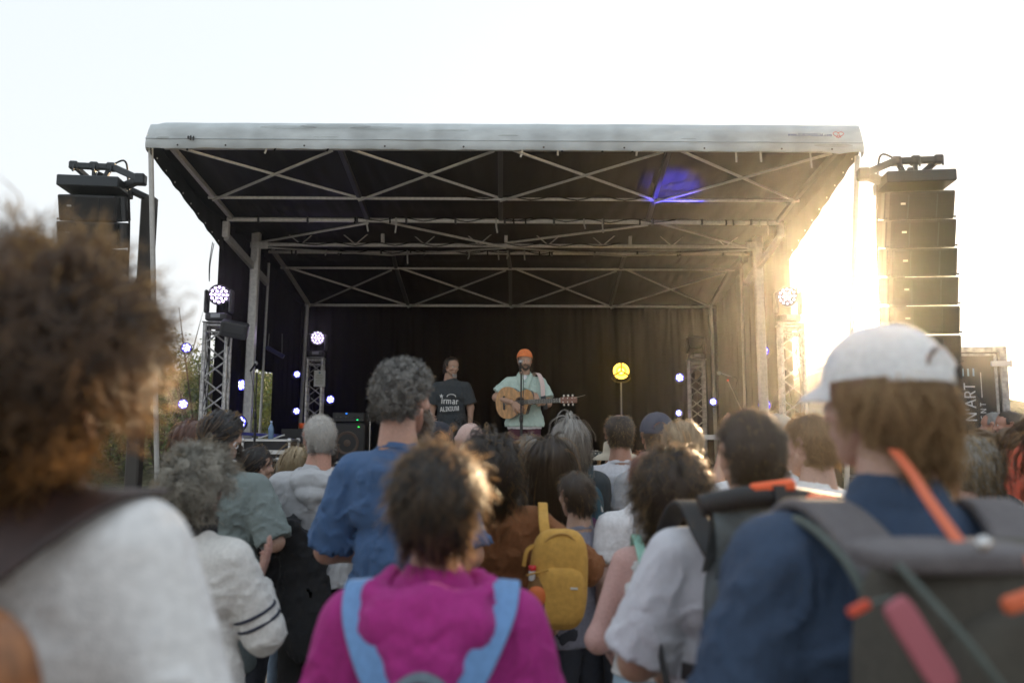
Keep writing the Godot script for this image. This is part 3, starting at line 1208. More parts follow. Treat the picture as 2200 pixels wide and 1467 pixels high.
# ---------------------------------------------------------------- ground, dunes, hedge, house
func land() -> void:
	var dirt := mat(lin(0.6, 0.5, 0.39), 0.95, {"tex": "dirt", "scale": 0.35, "bump": "dirt", "depth": 5.0})
	var k := MB.new()
	var p := PackedVector3Array()
	var n := 61
	for j in n:
		for i in n:
			var u := (i - 30) / 30.0
			var w := (j - 30) / 30.0
			var x := signf(u) * pow(absf(u), 2.2) * 170.0
			var z := signf(w) * pow(absf(w), 2.2) * 170.0 - 10.0
			p.append(Vector3(x, 0.02 * wrinkle.get_noise_2d(x * 0.5, z * 0.5), z))
	k.surf(p, n, n, false, true)
	tag(obj("ground", k, dirt), "trodden brown earth of the festival ground", "", "", "structure")
	# dunes behind on the right, a scrubby slope behind on the left
	var grass := mat(lin(0.16, 0.15, 0.06), 0.95, {"tex": "dirt", "scale": 0.2, "bump": "dirt", "depth": 20.0})
	var dune := MB.new()
	p = PackedVector3Array()
	for j in 24:
		for i in 60:
			var x := lerpf(9.0, 80.0, i / 59.0)
			var f := j / 23.0
			var z := lerpf(-19.0, -55.0, f)
			var h := 4.0 * smoothstep(0.0, 0.4, f) * (0.8 + 0.3 * wrinkle.get_noise_2d(x * 0.03, z * 0.03) + 0.08 * wrinkle.get_noise_2d(x * 0.25, z * 0.25)) * smoothstep(9.0, 14.0, x)
			p.append(Vector3(x, h - 0.05, z))
	dune.surf(p, 60, 24)
	tag(obj("dune_hill", dune, grass), "dry grassy dune behind the dark truck", "", "", "structure")
	var slope := MB.new()
	p = PackedVector3Array()
	for j in 24:
		for i in 60:
			var x := lerpf(-70.0, 6.0, i / 59.0)
			var f := j / 23.0
			var z := lerpf(-20.0, -60.0, f)
			var h := (4.4 * smoothstep(0.0, 0.5, f) + 0.4 * wrinkle.get_noise_2d(x * 0.12, z * 0.12)) * (1.0 - smoothstep(-6.0, 4.0, x))
			p.append(Vector3(x, h - 0.08, z))
	slope.surf(p, 60, 24)
	tag(obj("grassy_slope", slope, grass), "green scrub covered slope behind the left of the stage", "", "", "structure")
	shrubs()
	house()


func leaf_crown(o: Vector3, r: Vector3, n: int, seed_: int, size: float, cols: Array) -> MB:
	rng.seed = seed_
	var k := MB.new()
	k.tinted = true
	var centres := []
	for i in 16:
		var d := Vector3(rng.randfn(), rng.randfn(), rng.randfn()).normalized()
		centres.append([o + d * r * rng.randf_range(0.35, 0.85), rng.randf_range(0.25, 0.5), cols[rng.randi() % cols.size()]])
	for i in n:
		var c: Array = centres[rng.randi() % 16]
		var d := Vector3(rng.randfn(), rng.randfn(), rng.randfn()).normalized()
		var q: Vector3 = c[0] + d * r * c[1] * pow(rng.randf(), 0.4)
		if q.y < 0.02:
			continue
		var a := Vector3(rng.randfn(), rng.randfn() + 0.3, rng.randfn()).normalized() * size * rng.randf_range(0.6, 1.3)
		var b := a.cross(Vector3(rng.randfn(), rng.randfn(), rng.randfn())).normalized() * size * 0.45
		k.tint = c[2] * rng.randf_range(0.65, 1.3)
		k.quad(q - a * 0.5, q + b * 0.5, q + a * 0.5, q - b * 0.5)
	return k


func shrubs() -> void:
	var leaf := mat(Color(1, 1, 1), 0.7, {"vertex": true, "through": Color(0.5, 0.55, 0.2)})
	var bark := mat(lin(0.1, 0.07, 0.045), 0.9, {"tex": "wood", "scale": 2.0})
	var greens := [Color(0.1, 0.13, 0.035), Color(0.15, 0.17, 0.05), Color(0.07, 0.1, 0.03), Color(0.2, 0.19, 0.07)]
	var spots := [
		# photo x, depth, height, radius, label
		[600, 20.0, 3.0, 2.0, "pale green broom bush seen through the gap in the stage's left side curtain"],
		[545, 22.0, 3.6, 2.1, "green bush standing behind the left lighting tower's right edge"],
		[440, 21.0, 4.3, 2.2, "tall thin twigged shrub rising beside the bright left moving head"],
		[350, 24.0, 4.6, 2.6, "round dusty green shrub left of the left lighting tower"],
		[250, 25.0, 4.4, 2.6, "dusty shrub on the slope behind the curly haired woman's head"],
		[655, 24.0, 3.4, 2.2, "dark green bush hidden mostly by the stage's back curtain"],
		[120, 27.0, 4.6, 3.0, "leftmost shrub on the slope beyond the left speakers"],
	]
	var i := 0
	for s in spots:
		var q := at(s[0], 850.0, s[1])
		var o := thing("shrub", s[4], "shrub", Vector3(q.x, 0.0, q.z), 0.0, "shrubs on the slope behind the stage")
		var h: float = s[2]
		var r: float = s[3]
		obj("crown", leaf_crown(Vector3(0, h * 0.55, 0), Vector3(r, h * 0.5, r), 5200, 40 + i, 0.11, greens), leaf, o)
		var t := MB.new()
		rng.seed = 90 + i
		for b in 9:
			var a := rng.randf() * TAU
			var top := Vector3(cos(a) * r * 0.6, h * rng.randf_range(0.75, 1.12), sin(a) * r * 0.6)
			t.tube(curve([Vector3(0, -0.1, 0), Vector3(top.x * 0.3, h * 0.35, top.z * 0.3), top], 4), [0.06, 0.05, 0.045, 0.04, 0.03, 0.025, 0.02, 0.014, 0.006], 5, false)
		obj("branches", t, bark, o)
		i += 1


func house() -> void:
	var q := at(1765.0, 860.0, 34.0)
	var o := thing("house", "pale house with a pitched roof beyond the right lighting tower", "house", Vector3(q.x, 0, q.z), -0.25)
	var wall := mat(lin(0.55, 0.5, 0.44), 0.9, {"tex": "grime", "scale": 0.6})
	var k := MB.new()
	k.box(Vector3(0, 1.5, 0), Vector3(4.6, 3.0, 5.0))
	obj("wall", k, wall, o)
	for s in [-1.0, 1.0]:
		var g := MB.new()
		g.tri(Vector3(-2.3, 3.0, s * 2.5), Vector3(2.3, 3.0, s * 2.5), Vector3(0, 4.6, s * 2.5), Vector3(0, 3.0, 0))
		obj("gable", g, wall, o)
		bar("roof", o, Vector3(s * 1.25, 3.84, -2.8), Vector3(s * 1.25, 3.84, 2.8), 3.1, 0.12, mat(lin(0.28, 0.17, 0.12), 0.9, {"tex": "grime", "scale": 0.8})).rotation = Vector3.ZERO
	# each roof plane is turned about the ridge
	var n := 0
	for c in o.get_children():
		if String(c.name).begins_with("roof"):
			var s := 1.0 if n == 1 else -1.0
			var b := Basis(Vector3.BACK, -s * 0.608)
			c.transform = Transform3D(b, Vector3(s * 1.25, 3.84, 0) - b * Vector3(s * 1.25, 3.84, 0))
			n += 1
	for x in [-1.2, 1.2]:
		var w := MB.new()
		w.box(Vector3(x, 1.7, 2.52), Vector3(0.9, 1.1, 0.08))
		var f := obj("window", w, mat(lin(0.6, 0.6, 0.58), 0.6), o)
		var g := MB.new()
		g.box(Vector3(x, 1.7, 2.565), Vector3(0.74, 0.94, 0.02))
		obj("pane", g, mat(lin(0.03, 0.035, 0.04), 0.08), f)


# ---------------------------------------------------------------- the stage
func stage() -> void:
	var o := thing("concert_stage", "covered mobile concert stage with a pale valance and black roof and curtains", "stage")
	var alu := mat(lin(0.88, 0.87, 0.84), 0.35, {"metal": 0.15, "tex": "cloth", "scale": 1.5})
	var alu_dull := mat(lin(0.58, 0.58, 0.56), 0.45, {"metal": 0.2, "tex": "cloth", "scale": 1.5})
	var dark := mat(lin(0.07, 0.072, 0.08), 0.4, {"metal": 0.4})
	var tarp := mat(lin(0.008, 0.009, 0.011), 0.55, {"tex": "cloth", "scale": 1.2, "spec": 0.3})
	var drape := mat(lin(0.006, 0.006, 0.007), 0.9, {"tex": "cloth", "scale": 1.5, "spec": 0.15})
	var white := mat(lin(0.76, 0.83, 0.85), 0.6, {"tex": "stain", "scale": Vector3(0.5, 1.1, 0.5)})
	# deck and skirt
	var deck_y := 0.76
	var k := MB.new()
	k.box(Vector3(-0.06, deck_y - 0.05, -12.1), Vector3(8.1, 0.1, 6.4), 0.01)
	obj("stage_deck", k, mat(lin(0.025, 0.024, 0.023), 0.6, {"tex": "grime", "scale": 1.0}), o)
	k = MB.new()
	var sk := PackedVector3Array()
	for j in 2:
		for i in 161:
			var x := lerpf(-4.1, 4.0, i / 160.0)
			sk.append(Vector3(x, 0.01 if j == 0 else deck_y - 0.1, -8.92 + 0.018 * sin(x * 31.0 + 2.0 * sin(x * 5.0))))
	k.surf(sk, 161, 2)
	obj("skirt", k, drape, o)
	bar("deck_edge", o, Vector3(-4.12, deck_y - 0.06, -8.88), Vector3(4.0, deck_y - 0.06, -8.88), 0.05, 0.09, alu_dull)
	bar("foot_rail", o, Vector3(-4.12, 0.09, -8.8), Vector3(4.0, 0.09, -8.8), 0.14, 0.05, alu_dull)
	bar("foot_rail", o, Vector3(-4.12, 0.17, -8.86), Vector3(4.0, 0.17, -8.86), 0.08, 0.05, alu)
	# roof frame: front edge, purlins, pivots, rear; heights and depths of the photographed lines
	var front := [at(365, 316, 8.98), at(728, 317, 8.98), at(1075, 318, 8.98), at(1440, 320, 8.98), at(1803, 323, 8.98)]
	var second := [at(457, 424, 10.15), at(771, 425, 10.15), at(1075, 426, 10.15), at(1406, 429, 10.15), at(1708, 431, 10.15)]
	var pivot := [at(497, 471, 10.9), at(790, 473, 10.9), at(1076, 475, 10.9), at(1392, 477, 10.9), at(1672, 479, 10.9)]
	var third := [at(585, 541, 12.7), at(843, 542, 12.7), at(1090, 543, 12.7), at(1345, 544, 12.7), at(1603, 546, 12.7)]
	var fourth := [at(610, 575, 13.45), at(850, 576, 13.45), at(1096, 577, 13.45), at(1334, 578, 13.45), at(1572, 580, 13.45)]
	var rear := [at(662, 655, 14.9), at(876, 656, 14.9), at(1097, 657, 14.9), at(1312, 658, 14.9), at(1527, 659, 14.9)]
	var rows := [front, second, pivot, third, fourth, rear]
	# ridge of the cover lies above the frame; canopy is a sheet over it
	k = MB.new()
	var cp := PackedVector3Array()
	var nv := 40
	var nu := 170
	for j in nv:
		var f := j / (nv - 1.0) * 5.0
		var r := mini(int(f), 4)
		var fr := f - r
		for i in nu:
			var u := i / (nu - 1.0)
			var a: Vector3 = rows[r][0].lerp(rows[r][4], u)
			var b: Vector3 = rows[r + 1][0].lerp(rows[r + 1][4], u)
			var q := a.lerp(b, fr)
			q.x += (u - 0.5) * lerpf(0.58, 1.0, smoothstep(0.0, 5.0, f))
			if j == nv - 1:
				q.z -= 0.5
			q.y += 0.1 - 0.035 * pow(sin(u * 4.0 * PI), 2.0) * sin(fr * PI) + 0.026 * wrinkle.get_noise_2d(q.x * 8.0, q.z * 0.6)
			cp.append(q)
	k.surf(cp, nu, nv, false, true)
	obj("roof_cover", k, tarp, o)
	var rod_r := [0.03, 0.02, 0.032, 0.026, 0.019, 0.026]
	for r in 6:
		rod("purlin", o, rows[r][0] + Vector3(-0.06, 0, 0), rows[r][4] + Vector3(0.06, 0, 0), rod_r[r], alu if r != 0 else alu_dull)
	for c in 5:
		for r in 5:
			if r == 2:
				continue
			bar("beam", o, rows[r][c] + Vector3(0, 0.02, 0), rows[r + 1][c] + Vector3(0, 0.02, 0), 0.06, 0.06, dark if c != 0 else alu_dull)
	# crossed braces of the front and rear flaps
	for c in 4:
		for pair in [[0, 1], [4, 5]]:
			var a0: Vector3 = rows[pair[0]][c]
			var a1: Vector3 = rows[pair[0]][c + 1]
			var b0: Vector3 = rows[pair[1]][c]
			var b1: Vector3 = rows[pair[1]][c + 1]
			rod("brace", o, a0.lerp(a1, 0.04), b1, 0.017, alu)
			rod("brace", o, a1.lerp(a0, 0.04) + Vector3(0, -0.035, 0), b0 + Vector3(0, -0.035, 0), 0.017, alu_dull)
	# the lattice girder between the columns
	var lo := [at(555, 525, 12.0), at(822, 525, 12.0), at(1087, 526, 12.0), at(1354, 528, 12.0), at(1618, 530, 12.0)]
	var hi := []
	for q in lo:
		hi.append(q + Vector3(0, 0.34, 0.05))
	rod("lower_chord", o, lo[0], lo[4], 0.03, alu)
	rod("upper_chord", o, hi[0], hi[4], 0.024, alu_dull)
	for c in 4:
		bar("girder_post", o, lo[c], hi[c], 0.05, 0.05, alu)
		for z in 4:
			var a: Vector3 = lo[c].lerp(lo[c + 1], 0.12 + z * 0.22)
			var b: Vector3 = lo[c].lerp(lo[c + 1], 0.12 + (z + 1) * 0.22)
			if z % 2 == 0:
				rod("lattice_bar", o, a + Vector3(0, 0.34, 0.05), b, 0.009, alu)
			else:
				rod("lattice_bar", o, a, b + Vector3(0, 0.34, 0.05), 0.009, alu)
	# long wind braces from the girder to the pivots
	var wz: Array = [lo[0], pivot[1], lo[2], pivot[3], lo[4]]
	for c in 4:
		rod("wind_brace", o, wz[c] + Vector3(0, 0.03, 0), wz[c + 1] + Vector3(0, -0.04, 0), 0.018, alu)
	wz = [lo[0], third[1], lo[2], third[3], lo[4]]
	for c in 4:
		rod("wind_brace", o, wz[c] + Vector3(0, -0.04, 0), wz[c + 1] + Vector3(0, -0.05, 0), 0.014, alu_dull)
	# little straps that tie the cover down
	rng.seed = 77
	var tie_white := mat(lin(0.5, 0.5, 0.48), 0.8)
	for r in [2, 3, 0]:
		for i in 14:
			var u := rng.randf()
			var q: Vector3 = rows[r][0].lerp(rows[r][4], u)
			var l := rng.randf_range(0.06, 0.22) if i % 2 else 0.05
			var tk := MB.new()
			tk.band(pts([q + Vector3(0, 0.03, 0.036), q + Vector3(0.004, -l * 0.5, 0.038), q + Vector3(rng.randf_range(-0.02, 0.02), -l, 0.03)]), pts([Vector3.BACK, Vector3.BACK, Vector3.BACK]), 0.022, 0.003)
			obj("tie_strap", tk, tie_white if i % 2 else drape, o)
	# valance
	valance(o, white)
	# hanging sides of the roof, from the front corner down to the curtain
	for s in 2:
		var x0 := 322.0 if s == 0 else 1846.0
		var x1 := 480.0 if s == 0 else 1692.0
		var a := at(x0, 288, 8.9)
		var a2 := at(x0, 330, 8.9)
		var b := at(474.0 if s == 0 else 1690.0, 455, 11.3)
		var b2 := at(x1, 540 if s == 0 else 562, 11.3)
		k = MB.new()
		var sp := PackedVector3Array()
		for j in 5:
			for i in 31:
				var u := i / 30.0
				var q := a.lerp(b, u).lerp(a2.lerp(b2, u), j / 4.0)
				q.x += 0.02 * sin(u * 40.0) * (j / 4.0) * 0.3
				q.y -= 0.012 * absf(sin(u * PI * 9.0)) * (1.0 if j == 4 else 0.0)
				sp.append(q)
		k.surf(sp, 31, 5, false, s == 0)
		var side := obj("side_skirt", k, tarp, o)
		for i in 9:
			var q := a2.lerp(b2, (i + 0.6) / 9.6) + Vector3(0.012 if s == 0 else -0.012, 0.035, 0)
			var e := MB.new()
			e.blob(q, Vector3(0.006, 0.012, 0.012), 1.0, 10, 6)
			obj("eyelet", e, alu, side)
	# leaning front poles
	rod("front_pole", o, at(323, 316, 8.95), at(338, 1100, 9.15), 0.028, alu_dull, 14)
	rod("front_pole", o, at(1843, 335, 8.95), at(1818, 1100, 9.15), 0.028, alu_dull, 14)
	# columns, stub posts and arms
	for s in 2:
		var xs := [487.0, 552.0, 524.0] if s == 0 else [1676.0, 1626.0, 1640.0]
		var top := at(xs[1], 478, 12.0)
		var foot := at(xs[2] + (0.0), 900, 12.0)
		foot = Vector3(top.x - (0.03 if s == 0 else -0.03), deck_y, top.z)
		bar("column", o, foot, top, 0.12, 0.12, alu)
		var cap_ := MB.new()
		cap_.box(at(xs[1] + (4 if s == 0 else -4), 527, 11.93), Vector3(0.26, 0.1, 0.05), 0.01)
		obj("column_bracket", cap_, alu, o)
		var stub := at(xs[0], 474, 10.95)
		bar("stub_post", o, stub + Vector3(0, -0.02, 0.02), stub + Vector3(0, -0.24, 0.02), 0.085, 0.085, alu)
		bar("arm", o, stub + Vector3(0, -0.22, 0.0), Vector3(top.x, stub.y - 0.56, top.z - 0.6), 0.07, 0.1, alu_dull)
		var rearpost := at(660.0 if s == 0 else 1527.0, 655, 14.85)
		rod("rear_post", o, rearpost, Vector3(rearpost.x - (0.08 if s == 0 else -0.05), deck_y, rearpost.z), 0.035, alu_dull)
		rod("drape_pole", o, at(577.0 if s == 0 else 1592.0, 565, 12.9), Vector3(at(566.0 if s == 0 else 1594.0, 900, 12.9).x, deck_y, -12.75), 0.022, alu_dull)
	# curtains: back, and the two sides with a gap in the left one
	k = MB.new()
	var bp := PackedVector3Array()
	for j in 12:
		for i in 321:
			var u := i / 320.0
			var x := lerpf(-4.35, 4.15, u)
			var y := lerpf(deck_y, rear[0].y + 0.3, j / 11.0)
			bp.append(Vector3(x, y, -15.2 + 0.035 * sin(x * 17.0 + 1.5 * sin(x * 3.1)) + 0.012 * sin(x * 41.0 + y)))
	k.surf(bp, 321, 12)
	obj("back_curtain", k, drape, o)
	for s in 2:
		var e := -1.0 if s == 0 else 1.0
		var x := -4.1 if s == 0 else 3.93
		var pieces := [[-10.95, -12.3, deck_y], [-13.7, -15.25, deck_y]] if s == 0 else [[-11.15, -15.25, deck_y]]
		if s == 0:
			pieces.append([-12.3, -13.7, 2.55])
		for pc in pieces:
			k = MB.new()
			var cpn := PackedVector3Array()
			for j in 10:
				for i in 81:
					var z := lerpf(pc[0], pc[1], i / 80.0)
					var roof_y := lerpf(4.86, 4.22, clampf((-z - 11.3) / 3.9, 0.0, 1.0))
					cpn.append(Vector3(x + 0.03 * sin(z * 19.0 + 1.2 * sin(z * 4.0)), lerpf(pc[2], roof_y, j / 9.0), z))
			k.surf(cpn, 81, 10, false, s == 1)
			obj("side_curtain", k, drape, o)
	# black cables slung along the frame
	rng.seed = 55
	for i in 7:
		var r: Array = [rows[2], rows[3], lo, rows[1]][i % 4]
		var u0 := rng.randf_range(0.02, 0.6)
		var cp2 := []
		for j in 9:
			var q: Vector3 = r[0].lerp(r[4], u0 + 0.04 * j)
			cp2.append(q + Vector3(0, 0.045 - 0.05 * absf(sin(j * 1.57)) - 0.02 * rng.randf(), 0.03))
		var cb := MB.new()
		cb.tube(curve(cp2, 3), 0.008, 5)
		obj("cable", cb, drape, o)
	for r in [rows[2], rows[3]]:
		for i in 11:
			var q: Vector3 = r[0].lerp(r[4], 0.05 + 0.09 * i)
			var cl := MB.new()
			cl.box(q, Vector3(0.03, 0.085, 0.085), 0.01)
			obj("clamp", cl, dark, o)
	# cords hanging off the roof's corners
	var cord := mat(lin(0.03, 0.03, 0.03), 0.7)
	for s in 2:
		var q := at(456.0 if s == 0 else 1713.0, 520 if s == 0 else 545, 11.0)
		var c := MB.new()
		c.tube(curve([q, q + Vector3(-0.03, -0.3, 0), q + Vector3(-0.02, -0.55, 0), q + Vector3(-0.01, -0.3, 0.02), q + Vector3(0.02, -0.02, 0)], 6), 0.006, 5)
		obj("cord", c, cord, o)


func valance(o: Node3D, white: Material) -> void:
	# pixel corners of the band at the depth of the front edge, bowed and a little slack
	var k := MB.new()
	var nu := 120
	var prof := [[0.0, -0.14], [0.02, -0.05], [0.10, 0.0], [0.35, 0.025], [0.65, 0.028], [0.88, 0.02], [1.0, 0.0]]
	var p := PackedVector3Array()
	for j in prof.size():
		for i in nu:
			var u := i / (nu - 1.0)
			var top := at(lerpf(324.0, 1845.0, u), lerpf(258.0, 264.0, u), 8.85)
			var low := at(lerpf(311.0, 1857.0, u), lerpf(317.0, 327.0, u), 8.85)
			if u < 0.012:
				top.y -= 0.02
			var q := top.lerp(low, prof[j][0])
			var slack := 0.012 * wrinkle.get_noise_2d(u * 9.0, prof[j][0] * 1.5) + 0.003 * wrinkle.get_noise_2d(u * 55.0, prof[j][0] * 2.0)
			q.z += prof[j][1] + slack
			if j == prof.size() - 1:
				q.y += 0.012 * wrinkle.get_noise_2d(u * 22.0, 5.0) - 0.02 * exp(-pow((u - 0.965) / 0.012, 2.0))
			p.append(q)
	k.surf(p, nu, prof.size(), false, true)
	# the corner pieces turn back along the sides
	for s in 2:
		var e := PackedVector3Array()
		for j in prof.size():
			var q := p[j * nu + (0 if s == 0 else nu - 1)]
			for i in 5:
				e.append(q + Vector3((-0.05 if s == 0 else 0.05) * sin(i / 4.0 * 1.5), 0.01 * i * (1.0 - prof[j][0]) * -1.0, -0.2 * i / 4.0))
		k.surf(e, 5, prof.size(), false, s == 1)
	var v := obj("valance", k, white, o)
	# hem seam, rings, old stains and the lettering
	var seam := MB.new()
	var sp := PackedVector3Array()
	for i in 60:
		var u := i / 59.0
		sp.append(at(lerpf(314.0, 1855.0, u), lerpf(299.0, 309.0, u), 8.85) + Vector3(0, 0.004 * wrinkle.get_noise_2d(u * 30.0, 0), 0.028 + 0.014 * wrinkle.get_noise_2d(u * 9.0, 1.0)))
	seam.tube(sp, 0.004, 5)
	obj("seam", seam, mat(lin(0.42, 0.47, 0.5), 0.7), v)
	for x in [382.0, 485.0, 654.0, 827.0, 996.0, 1168.0, 1341.0, 1513.0, 1679.0, 1787.0]:
		var r := MB.new()
		r.blob(at(x, lerpf(312.0, 322.0, (x - 312.0) / 1544.0), 8.83) + Vector3(0, 0, 0.02), Vector3(0.011, 0.011, 0.006), 1.0, 10, 6)
		obj("eyelet", r, mat(lin(0.03, 0.03, 0.03), 0.4), v)
	rng.seed = 19
	var smear := mat(lin(0.36, 0.33, 0.24), 0.9, {"tex": "dirt", "scale": 3.0})
	for q in [[410.0, 297.0, 0.03], [416.0, 298.0, 0.028], [405.0, 296.0, 0.02]]:
		var r := MB.new()
		var c := at(q[0], q[1], 8.82) + Vector3(0, 0, 0.018)
		r.blob(c, Vector3(0.012, q[2], 0.003), 1.0, 9, 6)
		obj("stain", r, mat(lin(0.06, 0.06, 0.06), 0.9), v)
	var dirty := StandardMaterial3D.new()
	dirty.albedo_color = Color(0.36, 0.34, 0.24, 0.13)
	dirty.transparency = BaseMaterial3D.TRANSPARENCY_ALPHA
	dirty.roughness = 0.9
	for q in [[620.0, 274.0, 0.32, 0.022], [720.0, 272.0, 0.4, 0.03], [810.0, 276.0, 0.3, 0.02], [700.0, 295.0, 0.14, 0.005], [1090.0, 292.0, 0.12, 0.008], [1480.0, 299.0, 0.08, 0.006], [350.0, 296.0, 0.07, 0.012], [1790.0, 313.0, 0.22, 0.02], [960.0, 281.0, 0.25, 0.012]]:
		var r := MB.new()
		r.blob(at(q[0], q[1], 8.81) + Vector3(0, 0, 0.012), Vector3(q[2], q[3], 0.003), 1.0, 30, 8, Basis(), 0.25, wrinkle)
		obj("stain", r, dirty, v)
	var f := SystemFont.new()
	f.font_names = ["Droid Sans"]
	f.font_weight = 700
	letters("web_address", "www.EUROPODIUM.com", f, 0.031, at(1741.0, 289.5, 8.78), Basis(Vector3.BACK, -0.006), mat(lin(0.16, 0.2, 0.34), 0.7), v)
	# open heart drawn with one line, and its A
	var red := mat(lin(0.6, 0.09, 0.07), 0.6)
	var c := at(1802.0, 289.5, 8.77)
	var hp := []
	for i in 29:
		var a := TAU * (i / 28.0)
		var q := Vector2(16.0 * pow(sin(a), 3.0), 13.0 * cos(a) - 5.0 * cos(2.0 * a) - 2.0 * cos(3.0 * a) - cos(4.0 * a))
		hp.append(c + Vector3(q.x * 0.0036, q.y * 0.0024 + 0.004, 0))
	var hb := MB.new()
	hb.tube(pts(hp), 0.004, 6)
	hb.tube(pts([c + Vector3(-0.022, -0.032, 0.003), c + Vector3(0.0, 0.026, 0.003), c + Vector3(0.024, -0.034, 0.003)]), 0.004, 6)
	hb.tube(pts([c + Vector3(-0.016, -0.015, 0.003), c + Vector3(0.017, -0.015, 0.003)]), 0.0035, 6)
	obj("heart_emblem", hb, red, v)


func letters(called: String, text: String, f: Font, height: float, o: Vector3, turn: Basis, m: Material, parent: Node3D, stretch := 1.0) -> MeshInstance3D:
	var t := TextMesh.new()
	t.text = text
	t.font = f
	t.font_size = 48
	t.pixel_size = height / 36.0
	t.depth = 0.004
	t.curve_step = 2.0
	var n := obj(called, t, m, parent)
	n.transform = Transform3D(turn.scaled_local(Vector3(stretch * 1.0 if stretch > 0.0 else 1.0, 1, 1)), o)
	return n

# ---------------------------------------------------------------- cases, amplifier, stools, stands on the stage
func flight_case(label: String, o: Vector3, s: Vector3, turn := 0.0, rack := false) -> Node3D:
	var c := thing("flight_case", label, "flight case", o, turn, "flight cases at the left of the stage")
	var alu := mat(lin(0.66, 0.66, 0.65), 0.35, {"metal": 0.7})
	var k := MB.new()
	k.box(Vector3(0, s.y * 0.5, 0), s - Vector3(0.02, 0.02, 0.02))
	obj("panel", k, mat(lin(0.012, 0.012, 0.013), 0.45, {"tex": "grime", "scale": 3.0}), c)
	var h := s * 0.5
	for sy in [0.0, 1.0]:
		for sx in [-1.0, 1.0]:
			bar("edge_strip", c, Vector3(sx * h.x, sy * s.y, -h.z), Vector3(sx * h.x, sy * s.y, h.z), 0.03, 0.03, alu)
			bar("edge_strip", c, Vector3(-h.x, sy * s.y, sx * h.z), Vector3(h.x, sy * s.y, sx * h.z), 0.03, 0.03, alu)
			for sz in [-1.0, 1.0]:
				var b := MB.new()
				b.blob(Vector3(sx * h.x, sy * s.y, sz * h.z), Vector3(0.032, 0.032, 0.032), 0.7, 10, 7)
				obj("corner", b, alu, c)
	for sx in [-1.0, 1.0]:
		for sz in [-1.0, 1.0]:
			bar("edge_strip", c, Vector3(sx * h.x, 0, sz * h.z), Vector3(sx * h.x, s.y, sz * h.z), 0.03, 0.03, alu)
	if s.y > 0.3:
		bar("middle_strip", c, Vector3(-h.x, s.y * 0.66, h.z), Vector3(h.x, s.y * 0.66, h.z), 0.026, 0.04, alu)
		var b := MB.new()
		b.box(Vector3(0, s.y * 0.42, h.z), Vector3(0.16, 0.1, 0.012), 0.006)
		var hb := obj("handle", b, alu, c)
		rod("grip", hb, Vector3(-0.05, s.y * 0.42, h.z + 0.02), Vector3(0.05, s.y * 0.42, h.z + 0.02), 0.008, mat(lin(0.02, 0.02, 0.02), 0.7))
		for sx in [-0.6, 0.6]:
			b = MB.new()
			b.box(Vector3(sx * h.x, s.y * 0.66, h.z + 0.012), Vector3(0.07, 0.08, 0.014), 0.005)
			obj("latch", b, alu, c)
	return c


